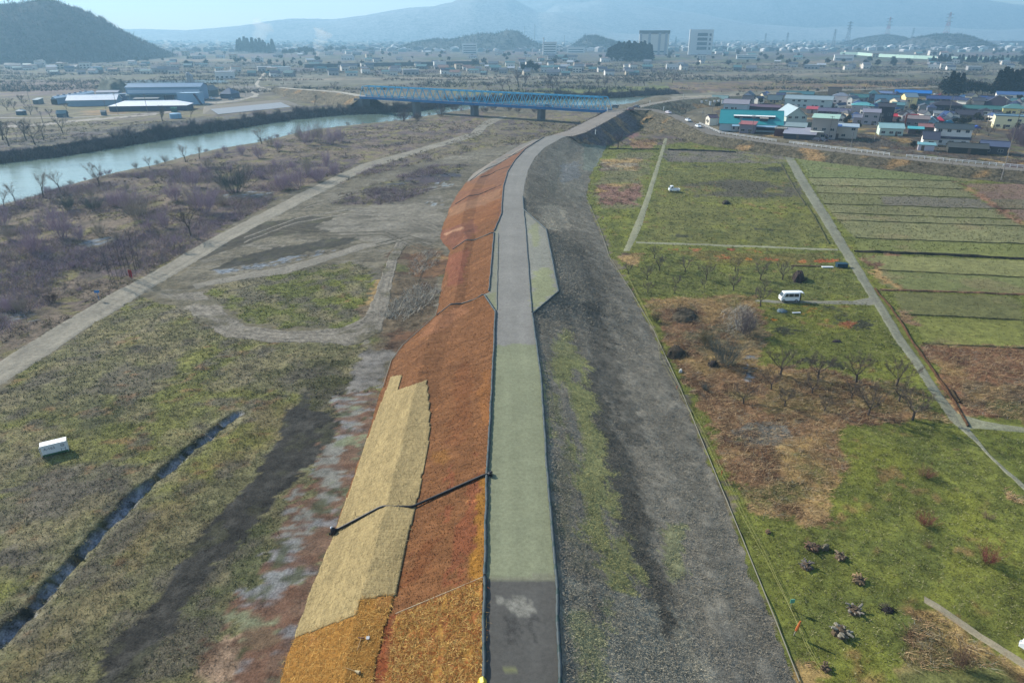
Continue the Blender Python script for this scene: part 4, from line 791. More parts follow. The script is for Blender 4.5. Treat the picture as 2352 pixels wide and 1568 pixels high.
M_TWIG = {}
def twigmat(c):
    if c not in M_TWIG: M_TWIG[c] = mat('twigs', A(*c), .9, .3, 3)
    return M_TWIG[c]
def grow_branch(b, tb, p, d, L, r, lv, tw, wd, rng, mi=0):
    """a crooked tapering limb that forks; lv levels left, tw twigs per limb"""
    n = 3; pts = [Vector(p)]; dd = Vector(d).normalized()
    for i in range(n):
        dd = (dd+Vector((rng.uniform(-.22, .22), rng.uniform(-.22, .22), rng.uniform(-.05, .2)))).normalized(); pts.append(pts[-1]+dd*L/n)
    (tb if lv >= 2 else b).tube(pts, [r*(1-.18*i) for i in range(n+1)], 5 if lv >= 2 else 3, 0, cap=False)
    for i in range(tw):
        t = rng.uniform(.25, 1)*n; k = min(int(t), n-1); q = pts[k].lerp(pts[k+1], t-k)
        a = Vector((rng.uniform(-1, 1), rng.uniform(-1, 1), rng.uniform(-.2, .9))).normalized(); e = (dd*.9+a*.8).normalized()
        m = q+e*L*rng.uniform(.25, .55); b.twig(q, m, wd); b.twig(q.lerp(m, .45), m+a*L*.18, wd*.7)
    if lv > 0:
        for k in range(rng.choice((2, 3))):
            a = Vector((rng.uniform(-1, 1), rng.uniform(-1, 1), rng.uniform(.0, .8))).normalized()
            grow_branch(b, tb, pts[-1-(k % 2)], dd*.8+a*.75, L*rng.uniform(.55, .8), r*.5, lv-1, tw, wd, rng)
def tree_proto(kind, seed):
    g = random.Random(seed); b, tb = MB(), MB()
    if kind == 'shrub':                                          # many stems from one root, 1 m tall unit x h
        for i in range(34):
            az = g.uniform(0, 2*math.pi); ti = g.uniform(.05, .85); L = g.uniform(.45, 1.08)*(1-.25*ti)
            d = Vector((math.cos(az)*math.sin(ti), math.sin(az)*math.sin(ti), math.cos(ti)))
            r0 = g.uniform(.02, .2); p = Vector((math.cos(az)*r0, math.sin(az)*r0, 0)); pts = [p]
            for k in range(3): d = (d+Vector((g.uniform(-.15, .15), g.uniform(-.15, .15), .1))).normalized(); pts.append(pts[-1]+d*L/3)
            (tb if i % 3 == 0 else b).tube(pts, [.0042, .0034, .0025, .0015], 3, cap=False)
            for k in range(26):
                t = g.uniform(.2, 1)*3; j = min(int(t), 2); q = pts[j].lerp(pts[j+1], t-j); a = Vector((g.uniform(-1, 1), g.uniform(-1, 1), g.uniform(.1, 1.2))).normalized()
                m = q+(d*.6+a*.7).normalized()*g.uniform(.12, .32); b.twig(q, m, .0036); b.twig(q.lerp(m, .5), m+a*.08, .0030); b.twig(q.lerp(m, .3), m+Vector((-a.y, a.x, a.z))*.09, .0028)
    elif kind == 'orchard':                                      # open vase, 1 m unit
        tb.tube([(0, 0, 0), (.01, .01, .14), (.0, .02, .26)], [.036, .03, .028], 6)
        for i in range(5):
            az = i*1.26+g.uniform(-.3, .3); grow_branch(b, tb, (0, .02, .25), (math.cos(az)*.9, math.sin(az)*.9, .75), .36, .012, 2, 24, .0045, g)
    elif kind == 'tall':                                         # leaning bare tree
        tb.tube([(0, 0, 0), (.02, .0, .2), (.03, .02, .38)], [.026, .02, .017], 6)
        for i in range(5): 
            az = g.uniform(0, 6.28); grow_branch(b, tb, (.02+.002*i, .01, .2+.04*i), (math.cos(az)*.55, math.sin(az)*.55, 1), .34, .007, 2, 22, .0032, g)
    elif kind == 'sapling':
        tx, ty = g.uniform(-.12, .12), g.uniform(-.1, .1); tb.tube([(0, 0, 0), (tx*.3, ty*.3, .4), (tx, ty, 1)], [.005, .004, .0015], 5)
        for k in range(70):
            t = g.uniform(.3, 1); q = Vector((tx*t, ty*t, t)); a = Vector((g.uniform(-1, 1), g.uniform(-1, 1), g.uniform(.2, 1.1))).normalized(); m = q+a*g.uniform(.05, .17)
            b.twig(q, m, .0034); b.twig(q.lerp(m, .5), m+Vector((g.uniform(-.05, .05), g.uniform(-.05, .05), .05)), .003)
    return tb, b
_tp = {}
def tree(kind, name, x, y, h, label, cat, group=None, twc=(92, 82, 84), wide=1.0, z=None, seed=None):
    seed = rnd.randrange(6) if seed is None else seed; key = (kind, seed, twc)
    if key not in _tp:
        tb, b = tree_proto(kind, seed*7+len(kind)); _tp[key] = (tb.mesh('trunk', M_BARK if kind != 'shrub' else twigmat(tuple(int(q*.8) for q in twc))), b.mesh('crown', twigmat(twc)))
    t = thing(name, label, cat, (x, y, (land1(x, y) if z is None else z)-.05), rnd.uniform(0, 6.28), group, (h*wide, h*wide, h))
    link('stems' if kind == 'shrub' else 'trunk', _tp[key][0], t); link('branches', _tp[key][1], t); return t
def at(fr, x, y, hp=0, z=0.0):
    u, v = fr(x, y) if fr else (x, y); p = G(u, v, z); m = mpp_at(v, z); ang = math.atan2((v-CY)*CP+FPX*SP, FPX*CP-(v-CY)*SP)
    k = (fr.k*.91875 if fr else 1.0); return p[0], p[1], hp*k*m/max(.35, math.cos(ang))
PUR, GRY, DKG = (184, 164, 182), (172, 162, 150), (100, 110, 108)
GS = 'bare shrubs on the scrub between river and dirt road'
for x, y, h, c, wd, lab in (
 (1540, 215, 190, DKG, 1.5, 'largest dark green-grey bare shrub on the river scrub, beside a frost patch'), (440, 330, 100, DKG, 1.5, 'low dark shrub left of its darker neighbour near the river bank trees'), (620, 335, 100, DKG, 1.5, 'low darkest shrub on the scrub near the river bank trees'),
 (840, 325, 170, PUR, 1.0, 'purple shrub with a dark base in mid river scrub'), (1250, 180, 130, PUR, 1.0, 'upright purple shrub next to the largest dark shrub'), (1330, 350, 190, PUR, 1.1, 'tall purple shrub behind the leaning tree by the dirt road'),
 (400, 510, 190, PUR, 1.0, 'broad purple shrub on the left scrub above the sapling row'), (210, 605, 170, PUR, .9, 'bushy purple shrub with narrow foot on the far left scrub'), (340, 930, 75, (96, 78, 78), 1.3, 'low dark brown shrub beside frost near the dirt road'),
 (1840, 195, 130, PUR, 1.1, 'purple shrub beside the dirt road beyond the frost patch')):
    X_, Y_, H_ = at(C1, x, y, h); tree('shrub', 'bare_shrub', X_, Y_, H_, lab, 'shrub', GS, c, wd)
for fr, lst in ((C1, ((1960, 170, 140), (2080, 140, 120), (2180, 100, 110), (900, 380, 150), (1150, 270, 140), (1270, 320, 170), (1080, 445, 140), (960, 465, 90), (520, 525, 110), (650, 495, 100), (130, 310, 70), (20, 430, 120), (60, 525, 100), (340, 365, 60), (750, 305, 90), (60, 985, 110), (140, 995, 130), (510, 645, 35), (520, 855, 35), (230, 880, 45), (1430, 300, 70), (1700, 120, 80), (1500, 80, 70), (820, 200, 60), (1000, 140, 60), (600, 240, 60), (420, 420, 80), (760, 520, 60), (300, 600, 50), (1120, 110, 60), (1340, 90, 70), (240, 420, 70), (900, 110, 50), (480, 700, 40), (100, 740, 40))),
               (R5, ((2100, 470, 150), (2180, 455, 140), (2260, 470, 120), (2320, 450, 100), (2050, 440, 110), (1900, 510, 90), (1850, 480, 80), (1780, 560, 90), (1650, 540, 70), (1500, 560, 60), (1540, 520, 50), (2230, 620, 120), (2100, 680, 110), (1960, 740, 90), (2000, 640, 80), (1880, 620, 60), (1700, 660, 80), (1420, 620, 70)))):
    for x, y, h in lst:
        X_, Y_, H_ = at(fr, x, y, h); tree('shrub', 'bare_shrub', X_, Y_, H_*rnd.uniform(.85, 1.1), 'smaller purple-grey bare shrub among others on the scrub between river and dirt road', 'shrub', GS, rnd.choice((PUR, PUR, GRY)), rnd.uniform(.85, 1.25))
near_r = resample(near_w, 400); k_ = 0
while k_ < 60:                                                    # low brush along the near shore
    i = rnd.randrange(20, 330); p = near_r[i]; x, y = p[0]+rnd.uniform(1, 9), p[1]-rnd.uniform(1, 9)
    tree('shrub', 'bare_shrub', x, y, rnd.uniform(1.0, 2.6), 'low bare brush bush on the near shore of the river', 'shrub', 'low brush along the near shore', rnd.choice((PUR, PUR, GRY)), rnd.uniform(1, 1.4)); k_ += 1
for x, y, h, lab in ((100, 275, 130, 'bare tree on the near river bank, second from the left edge'), (285, 245, 170, 'tallest bare tree on the near river bank at left'), (395, 205, 140, 'bare tree on the near bank right of the tallest one'), (650, 170, 150, 'bare tree standing alone on the near bank above the scrub'), (25, 300, 110, 'bare tree on the near river bank at the left picture edge')):
    X_, Y_, H_ = at(C1, x, y, h); tree('tall', 'bare_tree', X_, Y_, H_, lab, 'tree', 'bare trees on the near river bank', GRY)
for x, y, h, lab in ((1270, 590, 120, 'wide bare bush-tree on the near bank in front of pale water'), (1365, 565, 90, 'smaller bare bush-tree right of the wide one against pale water'), (1025, 632, 80, 'slim bare tree silhouetted against the river midstream'), (1130, 600, 60, 'small bare tree against the river between the slim and the wide one'), (1790, 465, 110, 'bare tree on the near bank before the narrowing river')):
    X_, Y_, H_ = at(R5, x, y, h); tree('tall', 'bare_tree', X_, Y_, H_, lab, 'tree', 'bare trees on the near river bank', GRY, 1.2)
for x, y, h, lab in ((1250, 500, 190, 'leaning bare tree with a thick dark trunk beside the dirt road'),):
    X_, Y_, H_ = at(C1, x, y, h); tree('tall', 'bare_tree', X_, Y_, H_, lab, 'tree', None, (98, 88, 92), 1.15)
for x, y, lab in ((1550, 440, 'left of two small trees standing by the dirt road above the saplings'), (1640, 440, 'right of two small trees standing by the dirt road above the saplings')):
    X_, Y_, H_ = at(T7, x, y, 260); tree('tall', 'bare_tree', X_, Y_, H_, lab, 'tree', None, PUR, .8)
for x, y, h in ((500, 1005, 520), (525, 985, 560), (570, 950, 470), (628, 925, 600), (690, 880, 560), (722, 862, 640), (765, 845, 560), (830, 890, 640), (858, 830, 560), (903, 785, 640), (935, 735, 600), (960, 705, 540)):
    X_, Y_, H_ = at(T7, x, y, h); tree('sapling', 'sapling', X_, Y_, H_, 'thin bare sapling in the row by the dirt road near the red sign', 'sapling', 'sapling row by the dirt road', (104, 94, 108), 1.3)
# orchard
GO = 'pruned fruit trees in the right field'
for x, y, h, lab in ((515, 562, 230, 'fruit tree with a dense dark crown near the horizontal field path'), (440, 385, 200, 'fruit tree nearest the junction of two field paths'), (65, 612, 180, 'fruit tree with a white trunk foot beside the levee toe'), (330, 695, 220, 'bushy fruit tree in the left column of the orchard'), (342, 872, 170, 'fruit tree at the near left corner of the upper orchard'), (750, 785, 180, 'fruit tree with two upright limbs, left middle of the upper orchard'), (732, 892, 120, 'small fruit tree at the edge of brown brush'), (890, 582, 210, 'slender fruit tree under the single orange grass patch'), (1195, 690, 250, 'largest spreading fruit tree in mid orchard'), (1162, 815, 140, 'thin young fruit tree below the largest one'), (1590, 850, 240, 'fruit tree with fan-shaped crown near the van'), (1610, 565, 200, 'fruit tree just under the broad orange patch'), (1645, 640, 130, 'small grey fruit tree hidden behind the fan-shaped one'), (1975, 695, 260, 'tall narrow fruit tree in the right half of the upper orchard'), (2040, 852, 170, 'fruit tree close behind the brushy tree by the van'), (2300, 695, 280, 'fruit tree nearest the dark brush heap'), (1980, 1085, 310, 'dense brushy tree left of the white van')):
    X_, Y_, H_ = at(K1, x, y, h); tree('orchard', 'fruit_tree', X_, Y_, H_, lab, 'fruit tree', GO, (124, 114, 108))
for x, y, h, lab in ((875, 76, 120, 'fruit tree at the left end of the far brown row'), (1060, 92, 120, 'second fruit tree of the far brown row'), (1245, 107, 125, 'third fruit tree of the far brown row'), (1440, 122, 120, 'fruit tree of the far brown row closest to the path'), (832, 140, 90, 'small fruit tree near the bluish frost patch'), (1030, 162, 85, 'leaning fruit tree with a bent trunk'), (1222, 180, 75, 'small dark fruit tree between two larger rows'), (1452, 200, 95, 'fruit tree second from the path in the middle row'), (697, 210, 95, 'forked fruit tree nearest the levee in the lower brown patch'), (897, 226, 85, 'fruit tree casting a long green shadow'), (1092, 250, 70, 'small stick-like fruit tree in the lower row'), (1302, 268, 125, 'dark crowned fruit tree at the edge of the green field'), (1517, 289, 135, 'widest fruit tree of the lower row by the path fork')):
    X_, Y_, H_ = at(C6, x, y, h); tree('orchard', 'fruit_tree', X_, Y_, H_*1.1, lab, 'fruit tree', GO, (108, 98, 90), 1.15)
for fr, x, y, h, wd, c, lab in ((C3, 395, 1345, 190, 1.2, DKG, 'large dark tangled bush beside frost in the brown brush'), (C3, 525, 1140, 170, .9, (108, 102, 110), 'grey tangled bush beside the pale canes'), (C3, 275, 1230, 110, 1, (96, 92, 60), 'olive bush at the left of the brown brush'), (K2, 480, 1010, 90, 1.2, DKG, 'low dark bush near the yellow cords'), (K1, 450, 1310, 140, 1.1, (76, 76, 64), 'dark bush at the levee side of the brown brush'), (K1, 830, 1220, 120, 1.3, (84, 84, 80), 'broken dark bush in the middle of the brown brush')):
    X_, Y_, H_ = at(fr, x, y, h); tree('shrub', 'bare_shrub', X_, Y_, H_, lab, 'bush', None, c, wd)
for x, y, h, c, wd, lab in ((1885, 985, 85, (150, 84, 84), 1.0, 'dark red bush casting a blue shadow on the right field'), (1580, 795, 60, (146, 88, 82), 1.4, 'red brown bush on the green field, left of the dark red one'), (1580, 565, 50, (140, 102, 84), 1.7, 'flat brown bush at the far end of the green field'), (1590, 905, 30, (138, 116, 90), 1.4, 'low pale brown tuft between the red bushes'), (1880, 770, 30, (150, 122, 110), 1.5, 'low pinkish tuft above the dark red bush')):
    X_, Y_, H_ = at(C6, x, y, h); tree('shrub', 'dry_bush', X_, Y_, H_, lab, 'bush', None, c, wd)
X_, Y_, H_ = at(C4, 1790, 1330, 170); tree('shrub', 'bare_shrub', X_, Y_, H_, 'bare bush with a long dark shadow near the bottom right corner', 'bush', None, (120, 96, 84), .8)
for x, y, h, lab in ((420, 925, 250, 'rounded purple tree at the top corner of the levee slope'), (275, 915, 130, 'small tree left of the rounded purple tree')):
    X_, Y_, H_ = at(J6, x, y, h); tree('tall', 'bare_tree', X_, Y_, H_, lab, 'tree', None, (104, 94, 112), 1.3)

# ---------------------------------------------------------------- buildings
def vis(v, z=0.0): return math.atan2((v-CY)*CP+FPX*SP, FPX*CP-(v-CY)*SP)      # how steeply the view falls there
def wallm(c, wave=None): return mat('painted_wall', A(*c, 1.5 if min(c) > 110 else 1.1), .8, .1, .35, wave=wave)
def roofm(c, kind='metal'): return mat('roof_'+kind, A(*c, 1.8 if min(c) > 190 else 1.05), .45 if kind == 'metal' else .6, .14, .5, spec=.4, wave=(2.2, 'X', .12) if kind == 'metal' else (1.6, 'Y', .1))
def win(parent, x, z, wd, hh, y, axis=0, name='window'):
    """a framed pane standing 4 cm proud of the wall; axis 0: front wall (y), 1: left wall (x)"""
    f = MB(); t = .07
    def bx(b, a0, a1, z0, z1, d0, d1):
        if axis == 0: b.box(a0, a1, y-d1, y-d0, z0, z1)
        else: b.box(y-d1, y-d0, a0, a1, z0, z1)
    for a0, a1, z0, z1 in ((x-wd/2, x+wd/2, z, z+t), (x-wd/2, x+wd/2, z+hh-t, z+hh), (x-wd/2, x-wd/2+t, z+t, z+hh-t), (x+wd/2-t, x+wd/2, z+t, z+hh-t), (x-t/2, x+t/2, z+t, z+hh-t)):
        bx(f, a0, a1, z0, z1, -.01, .06)
    o = f.obj(name, M_FRAME, parent); g = MB(); bx(g, x-wd/2+t, x+wd/2-t, z+t, z+hh-t, -.01, .025); g.obj('pane', M_GLASS, o)
def gable_body(wd, dp, he, rise, axis):
    """walls up to the eaves plus the gables; axis 'x': ridge along the front"""
    b = MB(); x, y = wd/2, dp
    if axis == 'x': b.prism([(0, 0), (y, 0), (y, he), (y/2, he+rise), (0, he)], -x, x, M=Matrix(((0, 1, 0, 0), (1, 0, 0, 0), (0, 0, 1, 0), (0, 0, 0, 1))))
    else: b.prism([(-x, 0), (x, 0), (x, he), (0, he+rise), (-x, he)], 0, y)
    return b
def slab(b, p, th=.12, mi=0):                                    # a thick quad
    p = [Vector(q) for q in p]; n = (p[1]-p[0]).cross(p[2]-p[0]).normalized()
    if n.z < 0: p = p[::-1]; n = -n
    m = len(p); b.add([q+n*th for q in p]+list(p), [tuple(range(m)), tuple(range(2*m-1, m-1, -1))]+[(i, i+m, (i+1) % m+m, (i+1) % m) for i in range(m)], mi)
def roof_mesh(kind, wd, dp, he, rise, ov=.5, axis='x'):
    b = MB(); x = wd/2
    if kind == 'gable' and axis == 'x':
        k = rise/(dp/2); lo = he-ov*k
        slab(b, [(-x-ov, -ov, lo+.03), (x+ov, -ov, lo+.03), (x+ov, dp/2, he+rise+.03), (-x-ov, dp/2, he+rise+.03)]); slab(b, [(-x-ov, dp+ov, lo+.03), (-x-ov, dp/2, he+rise+.03), (x+ov, dp/2, he+rise+.03), (x+ov, dp+ov, lo+.03)])
        b.box(-x-ov, x+ov, dp/2-.18, dp/2+.18, he+rise+.1, he+rise+.28)
    elif kind == 'gable':
        k = rise/x; lo = he-ov*k
        slab(b, [(-x-ov, -ov, lo+.03), (0, -ov, he+rise+.03), (0, dp+ov, he+rise+.03), (-x-ov, dp+ov, lo+.03)]); slab(b, [(x+ov, -ov, lo+.03), (x+ov, dp+ov, lo+.03), (0, dp+ov, he+rise+.03), (0, -ov, he+rise+.03)])
        b.box(-.18, .18, -ov, dp+ov, he+rise+.1, he+rise+.28)
    elif kind == 'hip':
        q = min(dp/2, x*.9); A_ = [(-x-ov, -ov, he-.1), (x+ov, -ov, he-.1), (x+ov, dp+ov, he-.1), (-x-ov, dp+ov, he-.1)]; r0, r1 = (-x+q, dp/2, he+rise), (x-q, dp/2, he+rise)
        slab(b, [A_[0], A_[1], r1, r0]); slab(b, [A_[2], A_[3], r0, r1]); slab(b, [A_[1], A_[2], r1]); slab(b, [A_[3], A_[0], r0])
        b.box(-x+q-.1, x-q+.1, dp/2-.16, dp/2+.16, he+rise+.02, he+rise+.24)
    elif kind == 'shed':                                         # falls towards the front
        slab(b, [(-x-ov, -ov, he+.03), (x+ov, -ov, he+.03), (x+ov, dp+ov, he+rise+.03), (-x-ov, dp+ov, he+rise+.03)])
    else:                                                        # flat with a low rim
        b.box(-x-.15, x+.15, -.15, dp+.15, he, he+.2)
        for a in ((-x-.15, x+.15, -.15, .1), (-x-.15, x+.15, dp-.1, dp+.15), (-x-.15, -x+.1, .1, dp-.1), (x-.1, x+.15, .1, dp-.1)): b.box(a[0], a[1], a[2], a[3], he+.2, he+.45)
    return b
ROT_V = math.radians(-26)
def house(fr, xl, xr, yb, ye, yr, roof, wall, label, kind='gable', axis='x', z=2.0, rot=None, depth=None, name='house', cat='house', rk='tile', windows=True, group=None, wave=None, upper=None, door=True, dmax=10, zexact=False):
    u0, v0 = fr((xl+xr)/2, yb); p = G(u0, v0, z); m = mpp_at(v0, z); kk = fr.k*.91875*m; an = vis(v0)
    az = math.atan2(p[0], p[1]); rot = (ROT_V if rot is None else rot)+rnd.uniform(-.03, .03)
    rel = abs(rot+az); wd = (xr-xl)*kk; dp = depth or min(dmax, max(5, wd*.62))
    wd = max(2.5, (wd-dp*math.sin(min(rel, .6)))/math.cos(min(rel, .6)))
    he = max(2.3, (yb-ye)*kk/math.cos(an)*(1.12 if rk == 'tile' else 1)); run = dp/2 if axis == 'x' else 0
    rise = ((ye-yr)*kk-run*math.sin(an))/math.cos(an)
    base = dp/2 if axis == 'x' else wd/2
    if kind in ('gable', 'hip'): rise = min(max(rise, (.36 if rk == 'tile' else .24)*base), .8*base)
    elif kind == 'shed': rise = min(max(((ye-yr)*kk-dp*math.sin(an))/math.cos(an), .3), 2.5)
    else: rise = 0
    if not zexact: z = land1(p[0], p[1])
    t = thing(name, label, cat, (p[0], p[1], z-.05), rot, group)
    wm = wallm(wall, wave)
    if kind == 'gable': b = gable_body(wd, dp, he, rise, axis)
    else:
        b = MB(); b.box(-wd/2, wd/2, 0, dp, 0, he if kind != 'flat' else he-.002)
        if kind == 'shed': b.prism([(0, he), (dp, he), (dp, he+rise)], -wd/2, wd/2, M=Matrix(((0, 1, 0, 0), (1, 0, 0, 0), (0, 0, 1, 0), (0, 0, 0, 1))))
    b.obj('wall', wm, t)
    r = roof_mesh(kind, wd, dp, he, rise, .5 if wd > 5 else .3, axis).obj('roof', roofm(roof, rk), t)
    if windows:
        st = 2 if he > 4.6 else 1; n = max(1, int(wd/3.2))
        for s_ in range(st):
            for i in range(n):
                if rnd.random() < .16: continue
                x = -wd/2+(i+.5)*wd/n+rnd.uniform(-.2, .2); zz = .9+s_*2.75 if st == 2 else min(.9, he-1.5)
                if zz+1.1 < he-.1: win(t, x, zz, min(1.7, wd/n*.62), 1.15, 0)
        if rnd.random() < .6 and dp > 5: win(t, dp*.45, min(1.0, he-1.4), 1.4, 1.0, -wd/2, 1)
    if door and wd > 5:
        d = MB(); x = rnd.uniform(-.3, .3)*wd; d.box(x-.55, x+.55, -.05, .02, 0, min(2.05, he-.1)); d.obj('door', mat('door', (.12, .09, .07), .6, .2), t)
    if upper:                                                    # an upper storey set on the lower roof
        uw, uh, ur, ux, uc = upper; b = gable_body(uw, dp*.7, uh, ur, 'x'); o = b.obj('upper_storey', wm, t); o.location = (ux, dp*.15, he+rise*.35)
        q = roof_mesh('gable', uw, dp*.7, uh, ur, .6).obj('upper_roof', roofm(uc, rk), o)
        for i in range(max(2, int(uw/3.2))): win(o, -uw/2+(i+.5)*uw/max(2, int(uw/3.2)), uh-1.5, 1.5, 1.1, 0)
    t['_wd'] = wd; t['_dp'] = dp; t['_he'] = he; del t['_wd'], t['_dp'], t['_he']
    return t, wd, dp, he, rise
TEAL = (60, 150, 160); NAVY = (58, 70, 104); SLATE = (70, 74, 84); DARKR = (52, 50, 58); LAV = (150, 150, 170); RED = (176, 44, 56); CRM = (196, 190, 168); WHT = (214, 214, 210); GRYW = (150, 148, 150); TANW = (168, 158, 142)
GV = 'houses of the village on the right'
# the teal warehouse with its monitor window and front lean-to
t, wd, dp, he, rise = house(V1, 330, 1180, 722, 618, 432, (52, 156, 166), (170, 190, 200), 'long warehouse with teal corrugated roof', depth=19, windows=False, rk='metal', name='warehouse', cat='warehouse', rot=-.30, group=None)
k = rise/(dp/2); b = MB(); b.box(-wd*.28, wd*.37, 3.6, 4.6, he+3.3*k-.2, he+3.3*k+1.3); o = b.obj('monitor_wall', wallm((70, 56, 66)), t)
b = MB(); slab(b, [(-wd*.29, 3.2, he+3.3*k+1.3), (wd*.38, 3.2, he+3.3*k+1.3), (wd*.38, 5.4, he+3.3*k+1.55), (-wd*.29, 5.4, he+3.3*k+1.55)], .1); b.obj('monitor_roof', roofm((210, 214, 216)), o)
b = MB(); b.box(wd*.14, wd*.26, 1.8, 3.55, he+1.4*k, he+1.4*k+1.7); o = b.obj('dormer', wallm((60, 70, 80)), t)
b = MB(); slab(b, [(wd*.13, 1.3, he+1.4*k+1.7), (wd*.27, 1.3, he+1.4*k+1.7), (wd*.27, 3.6, he+1.4*k+2), (wd*.13, 3.6, he+1.4*k+2)], .08); b.obj('dormer_roof', roofm((186, 180, 170)), o)
b = MB(); slab(b, [(-wd*.3, -3.0, he-1.0), (wd*.42, -3.0, he-1.0), (wd*.42, -.6, he-.45), (-wd*.3, -.6, he-.45)], .1); b.obj('canopy', roofm((150, 190, 220)), t)
b = MB(); b.box(-wd*.28, wd*.40, -.25, -.02, .9, he-1.3); b.obj('dark_band', wallm((60, 52, 74)), t)  # dark band across the front wall below the canopy
